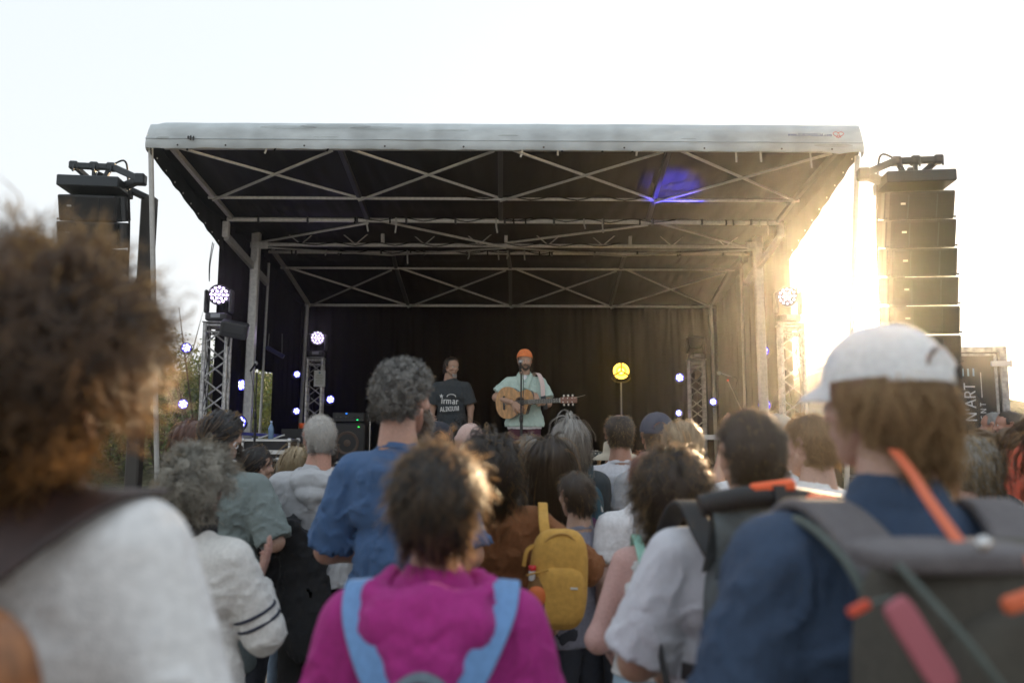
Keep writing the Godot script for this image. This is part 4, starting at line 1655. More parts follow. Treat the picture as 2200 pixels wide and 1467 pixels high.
func stage_gear() -> void:
	var black := mat(lin(0.014, 0.014, 0.015), 0.5)
	var chrome := mat(lin(0.7, 0.7, 0.7), 0.2, {"metal": 0.9})
	var deck := 0.76
	var q := at(585, 1000, 10.6)
	flight_case("large black flight case with silver edges, lowest of the pile left on stage", Vector3(q.x, deck, q.z), Vector3(0.74, 0.52, 0.6), 0.05)
	q = at(580, 1000, 10.55)
	flight_case("flat silver edged drawer case lying on the large flight case", Vector3(q.x, deck + 0.545, q.z), Vector3(0.6, 0.14, 0.5), 0.04)
	q = at(545, 1000, 9.9)
	flight_case("pale fronted flight case left of the pile, just beside the stage's edge", Vector3(q.x, deck, q.z), Vector3(0.4, 0.44, 0.5), -0.1)
	q = at(795, 1000, 11.6)
	flight_case("low black flight case under the bass amplifier", Vector3(q.x - 0.2, deck, q.z), Vector3(0.8, 0.36, 0.5), 0.0)
	# rack with mixer modules
	q = at(660, 950, 11.4)
	var o := thing("mixer_rack", "black rack of mixer modules right of the flight cases", "mixer rack", Vector3(q.x, deck, q.z))
	var k := MB.new()
	k.box(Vector3(0, 0.42, 0), Vector3(0.62, 0.84, 0.5), 0.01)
	obj("housing", k, black, o)
	for i in 9:
		k = MB.new()
		k.box(Vector3(-0.21 + (i % 3) * 0.21, 0.2 + (i / 3) * 0.2, 0.255), Vector3(0.17, 0.15, 0.02), 0.004)
		var p := obj("module", k, mat(lin(0.05, 0.05, 0.055), 0.35, {"metal": 0.5}), o)
		for j in 3:
			k = MB.new()
			k.lathe(Vector3(-0.26 + (i % 3) * 0.21 + j * 0.05, 0.2 + (i / 3) * 0.2, 0.262), [Vector2(0.012, 0), Vector2(0.012, 0.02), Vector2(0.0, 0.02)], 8, Basis(Vector3.RIGHT, PI / 2))
			obj("knob", k, chrome, p)
	k = MB.new()
	k.lathe(Vector3(-0.05, 0.845, 0.1), [Vector2(0.0, 0), Vector2(0.05, 0), Vector2(0.055, 0.07), Vector2(0.05, 0.075), Vector2(0.0, 0.075)], 14)
	tag(obj("plastic_cup", k, mat(lin(0.8, 0.12, 0.02), 0.4)), "small orange cup standing on the black mixer rack", "cup").position = o.position
	# bass amplifier with its ringed loudspeaker
	q = at(752, 905, 11.6)
	o = thing("bass_amplifier", "black bass amplifier with a round speaker, behind the blue shirted man", "amplifier", Vector3(q.x, deck + 0.39, q.z))
	k = MB.new()
	k.box(Vector3(0, 0.27, 0), Vector3(0.5, 0.54, 0.36), 0.02)
	obj("cabinet", k, black, o)
	k = MB.new()
	k.lathe(Vector3(0, 0.25, 0.181), [Vector2(0.17, 0.0), Vector2(0.17, 0.012), Vector2(0.15, 0.008), Vector2(0.08, -0.02), Vector2(0.05, 0.0), Vector2(0.0, 0.008)], 24, Basis(Vector3.RIGHT, PI / 2))
	obj("speaker_cone", k, mat(lin(0.09, 0.06, 0.045), 0.6), o)
	k = MB.new()
	k.box(Vector3(0, 0.62, 0), Vector3(0.46, 0.14, 0.3), 0.012)
	var hd := obj("amplifier_head", k, black, o)
	for i in 6:
		k = MB.new()
		k.lathe(Vector3(-0.17 + i * 0.065, 0.62, 0.151), [Vector2(0.013, 0), Vector2(0.011, 0.02), Vector2(0.0, 0.02)], 8, Basis(Vector3.RIGHT, PI / 2))
		obj("knob", k, chrome, hd)
	for e in [[-0.02, 0.67, Color(0.1, 0.5, 1.0)], [0.14, 0.58, Color(0.1, 1.0, 0.5)], [0.16, 0.48, Color(0.2, 1.0, 0.3)]]:
		k = MB.new()
		k.blob(Vector3(e[0], e[1], 0.186), Vector3(0.014, 0.006, 0.004), 1.0, 8, 5)
		obj("indicator_led", k, mat(e[2], 0.4, {"glow": e[2], "power": 1.5}), o)
	# red drum seen in slivers beside the blue shirt
	q = at(728, 950, 12.4)
	o = thing("red_drum", "dark red drum low on the stage left of the blue shirted man", "drum", Vector3(q.x, deck + 0.1, q.z))
	k = MB.new()
	k.lathe(Vector3(0, 0.24, -0.2), [Vector2(0.0, 0), Vector2(0.25, 0), Vector2(0.26, 0.02), Vector2(0.25, 0.04), Vector2(0.25, 0.36), Vector2(0.26, 0.38), Vector2(0.25, 0.4), Vector2(0.0, 0.4)], 28, Basis(Vector3.RIGHT, PI / 2))
	obj("shell", k, mat(lin(0.14, 0.012, 0.01), 0.35, {"coat": 0.6}), o)
	for a in 3:
		rod("leg", o, Vector3(cos(a * 2.1) * 0.2, 0.15, 0), Vector3(cos(a * 2.1) * 0.3, -0.1, sin(a * 2.1) * 0.1), 0.01, chrome)
	# cymbal and drum hardware
	q = at(795, 880, 12.0)
	o = thing("cymbal_stand", "chrome cymbal stand with a small cymbal, left of the curly grey head", "cymbal stand", Vector3(q.x, deck, q.z))
	rod("tube", o, Vector3(0, 0, 0), Vector3(0, 0.95, 0), 0.012, chrome)
	rod("boom", o, Vector3(0, 0.95, 0), Vector3(0.1, 1.3, 0.02), 0.009, chrome)
	for a in 3:
		rod("leg", o, Vector3(0, 0.3, 0), Vector3(cos(a * 2.094) * 0.28, 0.01, sin(a * 2.094) * 0.28), 0.009, chrome)
	k = MB.new()
	k.lathe(Vector3(-0.02, 0.88, 0), [Vector2(0.17, 0.0), Vector2(0.05, 0.02), Vector2(0.03, 0.035), Vector2(0.0, 0.04)], 28, Basis(Vector3.BACK, 1.25))
	obj("cymbal", k, mat(lin(0.6, 0.58, 0.5), 0.25, {"metal": 0.9}), o)
	# blue lit table with a vice like clamp, before the left column
	q = at(545, 905, 11.2)
	o = thing("work_table", "narrow blue lit table frame before the left column", "table", Vector3(q.x, deck, q.z))
	var blue := mat(lin(0.05, 0.06, 0.3), 0.4, {"metal": 0.3})
	bar("table_top", o, Vector3(-0.36, 0.78, 0), Vector3(0.36, 0.74, 0), 0.24, 0.04, blue)
	for x in [-0.33, 0.33]:
		bar("leg", o, Vector3(x, 0, 0), Vector3(x, 0.75, 0), 0.04, 0.04, blue)
	bar("rail", o, Vector3(-0.33, 0.3, 0), Vector3(0.33, 0.3, 0), 0.03, 0.03, blue)
	q = at(583, 893, 10.5)
	o = thing("water_bottle", "clear bluish water bottle standing on the flat drawer case", "bottle", Vector3(q.x, deck + 0.7, q.z))
	k = MB.new()
	k.lathe(Vector3.ZERO, [Vector2(0.0, 0), Vector2(0.035, 0), Vector2(0.036, 0.13), Vector2(0.03, 0.16), Vector2(0.013, 0.2), Vector2(0.013, 0.215), Vector2(0.0, 0.215)], 16)
	obj("bottle_body", k, mat(lin(0.2, 0.32, 0.5), 0.12, {"metal": 0.1}), o)
	k = MB.new()
	k.lathe(Vector3(0, 0.215, 0), [Vector2(0.015, 0), Vector2(0.015, 0.022), Vector2(0.0, 0.022)], 12)
	obj("cap", k, mat(lin(0.5, 0.6, 0.8), 0.4), o)
	for i in 2:
		o = thing("drum_stick", ["pale stick lying left of the water bottle", "pale stick leaning up right of the water bottle"][i], "stick", Vector3(q.x + (-0.1 if i == 0 else 0.1), deck + 0.705, q.z))
		rod("shaft", o, Vector3(-0.06, 0.0, 0), Vector3(0.08, 0.05, 0), 0.012, mat(lin(0.6, 0.6, 0.58), 0.5))
	# wooden stool with a patterned top
	q = at(1273, 930, 10.6)
	o = thing("wooden_stool", "turned wooden stool with a patterned top behind the grey long haired head", "stool", Vector3(q.x, deck, q.z))
	var wood := mat(lin(0.42, 0.24, 0.09), 0.45, {"tex": "wood", "scale": Vector3(6, 1.5, 6), "coat": 0.3})
	k = MB.new()
	k.lathe(Vector3(0, 0.5, 0), [Vector2(0.0, -0.02), Vector2(0.15, -0.02), Vector2(0.16, 0.0), Vector2(0.165, 0.02), Vector2(0.15, 0.045), Vector2(0.1, 0.06), Vector2(0.0, 0.065)], 28)
	var seat := obj("seat", k, mat(lin(0.05, 0.07, 0.08), 0.8), o)
	for ring in 4:
		for i in range(22 - ring * 4):
			var a: float = TAU * i / (22 - ring * 4) + ring * 0.15
			var r := 0.158 - ring * 0.03
			var b := MB.new()
			b.blob(Vector3(cos(a) * r, 0.53 + ring * 0.011, sin(a) * r), Vector3(0.011, 0.008, 0.011), 1.0, 6, 5)
			obj("pattern_stud", b, mat(lin(0.6, 0.6, 0.55), 0.6), seat)
	for i in 4:
		var a := TAU * (i + 0.5) / 4
		k = MB.new()
		k.lathe(Vector3(cos(a) * 0.115, 0, sin(a) * 0.115), [Vector2(0.0, 0), Vector2(0.014, 0), Vector2(0.02, 0.05), Vector2(0.013, 0.09), Vector2(0.022, 0.16), Vector2(0.012, 0.2), Vector2(0.018, 0.3), Vector2(0.024, 0.36), Vector2(0.013, 0.4), Vector2(0.022, 0.44), Vector2(0.022, 0.49)], 12)
		obj("leg", k, wood, o)
	# microphones
	straight_mic("black vocal microphone stand in front of the singer", at(1118, 778, 9.05), deck, black, chrome, 0.0)
	straight_mic("black microphone stand before the left column", at(549, 780, 10.2), deck, black, chrome, 0.25)
	boom_mic("boom microphone stand leaning left beside the right small tower", at(1545, 801, 10.8), at(1590, 878, 10.8), deck, black, chrome)
	q = at(1388, 905, 10.2)
	o = thing("thin_aerial", "thin dark upright rod left of the navy capped man", "rod", Vector3(q.x, deck, q.z))
	rod("shaft", o, Vector3(-0.02, 0, 0), Vector3(0.03, 0.95, 0), 0.007, mat(lin(0.06, 0.1, 0.08), 0.6))
	rod("tip", o, Vector3(0.03, 0.95, 0), Vector3(0.032, 1.0, 0), 0.004, chrome)
	# pale keyboard and the ramp at the right
	q = at(1515, 884, 11.4)
	o = thing("keyboard_stand", "long white keyboard on a dark stand at the right of the stage", "keyboard", Vector3(q.x, deck, q.z))
	k = MB.new()
	k.box(Vector3(0.12, 0.745, 0), Vector3(0.9, 0.07, 0.28), 0.01)
	obj("keyboard_case", k, mat(lin(0.6, 0.6, 0.58), 0.5), o)
	for s in [-1.0, 1.0]:
		bar("crossed_leg", o, Vector3(0.12 - s * 0.3, 0.02, s * 0.03), Vector3(0.12 + s * 0.3, 0.71, s * 0.03), 0.04, 0.03, black)
	q = at(1660, 900, 11.2)
	o = thing("ramp_rails", "pair of slanting silver ramp rails before the right column", "ramp", Vector3(q.x, deck, q.z))
	var alu := mat(lin(0.62, 0.6, 0.56), 0.38, {"metal": 0.55})
	for s in [0.0, 0.1]:
		bar("rail", o, Vector3(-0.1 + s, 0.62, s), Vector3(0.42 + s, 1.0, s), 0.05, 0.06, alu)
	bar("support", o, Vector3(0.3, 0.0, 0.05), Vector3(0.3, 0.92, 0.05), 0.05, 0.05, alu)
	q = at(1706, 880, 11.9)
	o = thing("stage_monitor", "black wedge monitor up on the right beside the ramp rails", "loudspeaker", at(1700, 862, 11.7))
	k = MB.new()
	k.box(Vector3(0, 0, 0), Vector3(0.42, 0.3, 0.34), 0.02, Basis(Vector3.BACK, -0.5))
	obj("cabinet", k, black, o)
	k = MB.new()
	k.lathe(Vector3(0, 0, 0.17), [Vector2(0.11, 0.0), Vector2(0.1, 0.01), Vector2(0.03, -0.01), Vector2(0.0, 0.0)], 20, Basis(Vector3.RIGHT, PI / 2))
	obj("speaker_cone", k, mat(lin(0.03, 0.03, 0.03), 0.6), o)
	rod("stand", o, Vector3(0, -0.1, 0), Vector3(0, deck - o.position.y, 0), 0.03, black)


func straight_mic(label: String, head: Vector3, floor_y: float, black: Material, chrome: Material, tilt: float) -> void:
	var o := thing("microphone_stand", label, "microphone stand", Vector3(head.x, floor_y, head.z), 0.0, "microphone stands on the stage")
	var h := head.y - floor_y
	rod("pole", o, Vector3(0.01, 0.02, -0.03), Vector3(0.01, h * 0.62, -0.03), 0.0125, black, 10)
	rod("upper_pole", o, Vector3(0.01, h * 0.6, -0.03), Vector3(0.01, h - 0.12, -0.03), 0.0095, black, 10)
	var k := MB.new()
	k.lathe(Vector3(0.01, h * 0.6 - 0.04, -0.03), [Vector2(0.0, 0), Vector2(0.018, 0), Vector2(0.02, 0.04), Vector2(0.014, 0.08), Vector2(0.0, 0.08)], 12)
	obj("clutch", k, black, o)
	k = MB.new()
	k.lathe(Vector3(0.01, 0, -0.03), [Vector2(0.0, 0), Vector2(0.15, 0), Vector2(0.15, 0.012), Vector2(0.03, 0.03), Vector2(0.0, 0.03)], 24)
	obj("base", k, black, o)
	var dir := Vector3(tilt * 0.5, 0.65, -0.75).normalized()
	var tip := Vector3(0, h, 0)
	var m := rod("microphone_body", o, tip - dir * 0.02, tip - dir * 0.17, 0.013, black, 12)
	k = MB.new()
	k.blob(tip, Vector3(0.027, 0.029, 0.027), 1.0, 16, 10)
	obj("grille", k, mat(lin(0.42, 0.43, 0.44), 0.35, {"metal": 0.5, "tex": "heather", "scale": 14.0}), m)
	k = MB.new()
	k.tube(curve([tip - dir * 0.17, tip - dir * 0.2 + Vector3(0.03, -0.04, 0.02), Vector3(0.03, h * 0.6, -0.02), Vector3(0.022, h * 0.3, -0.02), Vector3(0.05, 0.02, 0.05)], 6), 0.004, 6)
	obj("cable", k, black, o)


func boom_mic(label: String, head: Vector3, low: Vector3, floor_y: float, black: Material, chrome: Material) -> void:
	var o := thing("microphone_stand", label, "microphone stand", Vector3(low.x, floor_y, low.z), 0.0, "microphone stands on the stage")
	var a := low - o.position
	var b := head - o.position
	rod("pole", o, Vector3.ZERO, a + Vector3(0.04, 0.0, 0), 0.013, black, 10)
	rod("boom", o, a + Vector3(0.08, -0.14, 0), b + Vector3(0.12, -0.1, 0), 0.009, mat(lin(0.25, 0.24, 0.22), 0.4, {"metal": 0.6}), 8)
	var k := MB.new()
	k.blob(b + Vector3(0.12, -0.1, 0), Vector3(0.016, 0.016, 0.016), 1.0, 10, 6)
	obj("clip", k, mat(lin(0.6, 0.04, 0.03), 0.5), o)
	var m := rod("microphone_body", o, b, b + Vector3(0.16, -0.055, 0), 0.014, chrome, 12)
	k = MB.new()
	k.blob(b, Vector3(0.029, 0.029, 0.029), 1.0, 14, 9)
	obj("grille", k, mat(lin(0.42, 0.43, 0.44), 0.35, {"metal": 0.5, "tex": "heather", "scale": 14.0}), m)
	k = MB.new()
	k.tube(curve([b + Vector3(0.16, -0.055, 0), b + Vector3(0.24, -0.08, 0), b + Vector3(0.22, -0.25, 0), a], 6), 0.005, 6)
	obj("cable", k, black, o)
	for i in 3:
		rod("leg", o, Vector3(0, 0.14, 0), Vector3(cos(i * 2.094) * 0.3, 0.01, sin(i * 2.094) * 0.3), 0.011, black)


# ---------------------------------------------------------------- lighting towers and lamps
func truss_tower(label: String, top: Vector3, floor_y: float, w: float, turn: float, r: float) -> Node3D:
	var o := thing("truss_tower", label, "lighting tower", Vector3(top.x, floor_y, top.z), turn, "aluminium truss towers")
	var alu := mat(lin(0.74, 0.73, 0.72), 0.32, {"metal": 0.45, "tex": "grime", "scale": 4.0})
	var h := top.y - floor_y
	var e := w * 0.5
	for c in [[-1, -1], [1, -1], [1, 1], [-1, 1]]:
		rod("chord", o, Vector3(c[0] * e, 0.02, c[1] * e), Vector3(c[0] * e, h, c[1] * e), r, alu, 12)
	var n := int(round(h / (w * 0.82)))
	var step := (h - 0.1) / n
	var diag: Mesh
	for f in 4:
		var b := Basis(Vector3.UP, f * PI / 2)
		for i in n:
			var s := 1.0 if (i + f) % 2 == 0 else -1.0
			var y := 0.05 + step * i
			rod("diagonal", o, b * Vector3(-e * s, y, e), b * Vector3(e * s, y + step, e), r * 0.42, alu, 6)
		for y in [0.05, h - 0.03, h - w * 0.42]:
			rod("crosspiece", o, b * Vector3(-e, y, e), b * Vector3(e, y, e), r * (0.5 if y != h - 0.03 else 0.8), alu, 8)
	var k := MB.new()
	k.box(Vector3(0, h + 0.012, 0), Vector3(w + 0.07, 0.012, w + 0.07), 0.004)
	obj("top_plate", k, alu, o)
	k = MB.new()
	k.box(Vector3(0, 0.01, 0), Vector3(w + 0.25, 0.018, w + 0.25), 0.004)
	obj("base_plate", k, alu, o)
	k = MB.new()
	rng.seed = int(absf(top.x) * 1000.0)
	for c in 3:
		var p := []
		var x := rng.randf_range(-e, e)
		for i in 9:
			p.append(Vector3(x + rng.randf_range(-0.05, 0.05), h * (1.0 - i / 8.0), e * rng.randf_range(0.2, 0.9)))
		k.tube(curve(p, 4), 0.006, 5)
	obj("cable", k, mat(lin(0.015, 0.015, 0.015), 0.6), o)
	return o


# a moving head: base, two arms, head with a round face of LEDs; face is its direction
func moving_head(label: String, o: Vector3, face: Vector3, size: float, lit: bool, power := 3.0, tone := Color(0.88, 0.8, 1.0)) -> Node3D:
	var n := thing("moving_head_lamp", label, "stage light", o, 0.0, "moving head lamps")
	var black := mat(lin(0.03, 0.03, 0.035), 0.45)
	var k := MB.new()
	k.box(Vector3(0, 0.06, 0), Vector3(0.32, 0.12, 0.26) * size, 0.02)
	obj("base", k, black, n)
	k = MB.new()
	k.box(Vector3(0, 0.07, 0.132 * size), Vector3(0.14 * size, 0.05, 0.006), 0.002)
	obj("display", k, mat(lin(0.3, 0.32, 0.35), 0.2), n)
	for s in [-1.0, 1.0]:
		k = MB.new()
		k.box(Vector3(s * 0.185 * size, 0.12 + 0.17 * size, 0), Vector3(0.05, 0.36, 0.15) * size, 0.02)
		obj("yoke_arm", k, black, n)
	var head := Node3D.new()
	head.name = "head"
	n.add_child(head)
	head.transform = Transform3D(Basis.looking_at(-face, Vector3.UP), Vector3(0, 0.12 + 0.27 * size, 0))
	k = MB.new()
	k.lathe(Vector3.ZERO, [Vector2(0.0, -0.16 * size), Vector2(0.1 * size, -0.15 * size), Vector2(0.15 * size, -0.06 * size), Vector2(0.16 * size, 0.06 * size), Vector2(0.155 * size, 0.09 * size), Vector2(0.145 * size, 0.09 * size), Vector2(0.145 * size, 0.07 * size), Vector2(0.0, 0.07 * size)], 28, Basis(Vector3.RIGHT, PI / 2))
	obj("head_shell", k, black, head)
	var glow := mat(tone, 0.3, {"glow": tone, "power": power}) if lit else mat(lin(0.5, 0.5, 0.6), 0.15, {"metal": 0.6})
	var cell := MB.new()
	cell.blob(Vector3.ZERO, Vector3(0.0215, 0.0215, 0.012) * size, 1.0, 10, 6)
	var cm := cell.mesh()
	for ring in [[1, 0.0], [6, 0.058], [12, 0.112]]:
		for i in ring[0]:
			var a: float = TAU * i / ring[0]
			obj("led_cell", cm, glow, head).position = Vector3(cos(a) * ring[1], sin(a) * ring[1], 0.074) * size + Vector3(0, 0, 0.0)
	if lit:
		var l := SpotLight3D.new()
		l.name = "light"
		l.light_color = tone
		l.light_energy = power * 0.08
		l.light_size = 0.12 * size
		l.spot_angle = 40.0
		l.spot_range = 30.0
		l.spot_attenuation = 2.0
		l.shadow_enabled = true
		head.add_child(l)
		l.position = Vector3(0, 0, 0.1 * size)
		l.rotation.y = PI
	return n


# a flat LED can: short drum, glowing plate, seven bright cells, bracket
func par_lamp(label: String, o: Vector3, face: Vector3, r: float, power := 2.0, light := 0.03) -> Node3D:
	var n := thing("led_par_lamp", label, "stage light", o, 0.0, "blue LED lamps")
	n.transform = Transform3D(Basis.looking_at(-face, Vector3.UP), o)
	var black := mat(lin(0.02, 0.02, 0.022), 0.45)
	var k := MB.new()
	k.lathe(Vector3.ZERO, [Vector2(0.0, -0.1), Vector2(r * 0.9, -0.09), Vector2(r, -0.04), Vector2(r * 1.05, 0.02), Vector2(r * 0.97, 0.025), Vector2(r * 0.92, 0.004), Vector2(0.0, 0.004)], 26, Basis(Vector3.RIGHT, PI / 2))
	obj("housing", k, black, n)
	k = MB.new()
	k.lathe(Vector3(0, 0, 0.006), [Vector2(r * 0.91, 0.0), Vector2(r * 0.9, 0.003), Vector2(0.0, 0.003)], 26, Basis(Vector3.RIGHT, PI / 2))
	obj("led_plate", k, mat(lin(0.06, 0.06, 0.7), 0.3, {"glow": Color(0.16, 0.14, 1.0), "power": power * 0.35}), n)
	var cell := MB.new()
	cell.blob(Vector3.ZERO, Vector3(r * 0.24, r * 0.24, 0.012), 1.0, 12, 6)
	var cm := cell.mesh()
	var white := mat(lin(0.9, 0.9, 1.0), 0.3, {"glow": Color(0.86, 0.87, 1.0), "power": power})
	for i in 7:
		var a := TAU * i / 6.0 + 0.3
		obj("led_cell", cm, white, n).position = Vector3(cos(a), sin(a), 0) * (0.0 if i == 6 else r * 0.58) + Vector3(0, 0, 0.014)
	k = MB.new()
	var p := []
	for i in 9:
		var a := PI + PI * i / 8.0
		p.append(Vector3(cos(a) * r * 1.25, -absf(sin(a)) * r * 1.35, -0.04))
	k.tube(curve(p, 2), 0.008, 6)
	obj("bracket", k, black, n)
	var l := SpotLight3D.new()
	l.name = "light"
	l.light_color = Color(0.3, 0.28, 1.0)
	l.light_energy = light
	l.light_size = r
	l.spot_angle = 55.0
	l.spot_range = 20.0
	l.spot_attenuation = 2.0
	l.shadow_enabled = true
	n.add_child(l)
	l.position = Vector3(0, 0, 0.04)
	l.rotation.y = PI
	return n


func towers_and_lamps() -> void:
	var deck := 0.76
	var to_us := Vector3(0.3, -0.05, 1.0).normalized()
	truss_tower("tall aluminium truss tower left of the stage under the brightest lamp", at(468, 697, 10.3), 0.0, 0.27, 0.18, 0.026)
	truss_tower("tall aluminium truss tower right of the stage, nearest the sun", at(1699, 700, 10.3), 0.0, 0.27, -0.2, 0.026)
	truss_tower("short truss tower at the back left of the stage with a paper notice", at(678, 771, 13.9), deck, 0.25, 0.12, 0.024)
	truss_tower("short truss tower at the back right of the stage", at(1496, 775, 14.0), deck, 0.25, -0.12, 0.024)
	moving_head("brightly lit white moving head lamp on the left tall tower", at(468, 692, 10.3), to_us, 0.86, true, 2.2)
	moving_head("pale moving head lamp with LED dots on the right tall tower", at(1695, 695, 10.3), Vector3(-0.45, 0.0, 1.0).normalized(), 0.84, true, 0.6, Color(0.8, 0.8, 1.0))
	moving_head("lit white moving head lamp on the short tower at the back left", at(680, 768, 13.9), to_us, 0.82, true, 1.6)
	moving_head("dark moving head lamp on the short tower at the back right", at(1496, 773, 14.0), Vector3(0.1, 0.9, 0.3).normalized(), 0.8, false)
	var fl := thing("flood_lamp", "black box flood lamp tilted down beside the left bright lamp", "stage light", at(503, 708, 10.0), 0.25)
	var k := MB.new()
	k.box(Vector3.ZERO, Vector3(0.33, 0.2, 0.16), 0.02, Basis(Vector3.BACK, -0.16) * Basis(Vector3.RIGHT, 0.35))
	obj("housing", k, mat(lin(0.03, 0.034, 0.038), 0.45), fl)
	k = MB.new()
	k.box(Vector3(0, 0.0, 0.08), Vector3(0.26, 0.13, 0.02), 0.006, Basis(Vector3.BACK, -0.16) * Basis(Vector3.RIGHT, 0.35))
	obj("glass_front", k, mat(lin(0.05, 0.055, 0.06), 0.15), fl)
	rod("hanger", fl, Vector3(-0.05, -0.02, -0.05), Vector3(-0.08, -0.2, -0.12), 0.012, mat(lin(0.02, 0.02, 0.02), 0.5))
	var cam_dir := func(q: Vector3) -> Vector3: return (cam.position + Vector3(0, 0.3, 0) - q).normalized()
	var pars := [
		[518, 827, 11.9, 0.085, "round blue LED lamp clamped to the left column"],
		[514, 907, 10.9, 0.09, "round blue LED lamp behind the ponytailed man's head"],
		[637, 804, 13.6, 0.06, "small blue LED lamp above its twin, left of the back left short tower"],
		[636, 883, 13.6, 0.06, "small blue LED lamp low beside the back left short tower"],
		[709, 858, 14.2, 0.075, "glowing blue LED lamp right of the back left short tower"],
		[399, 747, 12.6, 0.08, "blue LED lamp out left of the stage beside the curly haired head"],
		[392, 868, 12.6, 0.08, "blue LED lamp low at the left edge of the stage"],
		[1461, 811, 14.2, 0.08, "glowing blue LED lamp left of the back right short tower"],
		[1533, 863, 13.6, 0.065, "blue LED lamp right of the back right short tower"],
		[1459, 887, 14.2, 0.06, "small blue LED lamp low left of the back right short tower"],
		[1641, 754, 11.9, 0.085, "pale blue LED lamp up on the right column"],
		[1643, 870, 11.7, 0.095, "blue LED lamp low behind the raised clapping hands"],
	]
	for p in pars:
		var q := at(p[0], p[1], p[2])
		var d: Vector3 = cam_dir.call(q)
		d.x += 0.25 * signf(-q.x)
		par_lamp(p[4], q, d.normalized(), p[3])
	# the blue wash on the roof comes from two lamps on the floor that point up at it
	var from := Vector3(3.35, 0.95, -11.0)
	var up := par_lamp("blue LED lamp on the deck at the right that lights the roof", from, (Vector3(1.95, 4.8, -9.65) - from).normalized(), 0.09, 2.0, 95.0)
	(up.get_node("light") as SpotLight3D).spot_angle = 5.5
	from = Vector3(-3.2, 0.95, -10.6)
	up = par_lamp("blue LED lamp on the deck at the left that grazes the roof", from, (Vector3(-2.1, 4.8, -9.75) - from).normalized(), 0.09, 2.0, 60.0)
	(up.get_node("light") as SpotLight3D).spot_angle = 5.5
	# notice on the back left tower
	var q := at(686, 813, 13.72)
	var pn := thing("paper_notice", "white paper notice taped to the back left short tower", "notice", q, 0.12)
	k = MB.new()
	k.box(Vector3.ZERO, Vector3(0.19, 0.28, 0.004), 0.001)
	obj("sheet", k, mat(lin(0.6, 0.62, 0.6), 0.8), pn)
	for i in 7:
		k = MB.new()
		k.box(Vector3(0, 0.06 - i * 0.027, 0.0035), Vector3(0.13 if i % 3 else 0.1, 0.008, 0.001))
		obj("print_line", k, mat(lin(0.3, 0.32, 0.22), 0.8), pn)
	k = MB.new()
	k.lathe(Vector3(0, 0.1, 0.003), [Vector2(0.018, 0.0), Vector2(0.018, 0.0012), Vector2(0.0, 0.0012)], 14, Basis(Vector3.RIGHT, PI / 2))
	obj("print_emblem", k, mat(lin(0.15, 0.25, 0.3), 0.8), pn)
	# hanging tube lamp in the gap of the left side curtain
	var tb := thing("tube_lamp", "slanting blue tinged tube lamp hung in the left curtain gap", "stage light", at(592, 757, 12.7))
	rod("tube", tb, Vector3(-0.15, 0.08, 0), Vector3(0.13, -0.07, 0), 0.035, mat(lin(0.05, 0.055, 0.16), 0.3, {"metal": 0.4}), 14)
	for x in [-0.13, 0.1]:
		rod("chain", tb, Vector3(x, 0.06 if x < 0 else -0.05, 0), Vector3(x * 0.9, 0.3, 0), 0.006, mat(lin(0.2, 0.2, 0.2), 0.4, {"metal": 0.7}), 6)
	# round yellow lamp on its pole
	q = at(1335, 797, 12.0)
	var y := thing("yellow_ring_lamp", "round glowing yellow lamp with three dark spokes on a thin pole", "stage light", Vector3(q.x, deck, q.z))
	var hy := q.y - deck
	var R := 0.127
	k = MB.new()
	k.lathe(Vector3(0, hy, -0.03), [Vector2(0.0, -0.1), Vector2(R * 0.5, -0.09), Vector2(R, 0.0), Vector2(R * 1.02, 0.02), Vector2(R * 0.98, 0.02)], 32, Basis(Vector3.RIGHT, PI / 2))
	obj("lamp_dish", k, mat(lin(0.03, 0.03, 0.03), 0.4), y)
	var yl := Color(1.0, 0.78, 0.16)
	for ring in [[0.40, 0.62, 0.2, Color(0.85, 0.68, 0.2)], [0.62, 0.96, 0.4, Color(1.0, 0.92, 0.5)], [0.0, 0.38, 0.5, Color(1.0, 0.96, 0.75)]]:
		k = MB.new()
		k.lathe(Vector3(0, hy, -0.012), [Vector2(R * ring[1], 0.0), Vector2(R * (ring[0] + ring[1]) * 0.5, 0.006), Vector2(R * ring[0], 0.0)], 32, Basis(Vector3.RIGHT, PI / 2))
		obj("lamp_ring", k, mat(ring[3], 0.4, {"glow": ring[3], "power": ring[2]}), y)
	for i in 3:
		var a := PI / 2 + TAU * i / 3.0
		rod("spoke", y, Vector3(0, hy, 0.006), Vector3(cos(a) * R, hy + sin(a) * R, 0.006), 0.013, mat(lin(0.02, 0.02, 0.02), 0.5), 6)
	rod("pole", y, Vector3(0, 0, -0.03), Vector3(0, hy - R * 1.35, -0.03), 0.011, mat(lin(0.3, 0.3, 0.3), 0.35, {"metal": 0.7}))
	k = MB.new()
	var bp := []
	for i in 9:
		var a := PI + PI * i / 8.0
		bp.append(Vector3(cos(a) * R * 1.12, hy - R * 0.75 - absf(sin(a)) * R * 0.6, -0.03))
	k.tube(curve(bp, 2), 0.007, 6)
	obj("yoke", k, mat(lin(0.02, 0.02, 0.02), 0.5), y)
	k = MB.new()
	k.lathe(Vector3(0, 0, -0.03), [Vector2(0.0, 0), Vector2(0.2, 0), Vector2(0.2, 0.02), Vector2(0.0, 0.03)], 24)
	obj("base", k, mat(lin(0.02, 0.02, 0.02), 0.5), y)
	var l := OmniLight3D.new()
	l.name = "light"
	l.light_color = yl
	l.light_energy = 0.15
	l.light_size = 0.1
	l.omni_range = 15.0
	l.omni_attenuation = 2.0
	l.shadow_enabled = true
	y.add_child(l)
	l.position = Vector3(0, hy, 0.12)


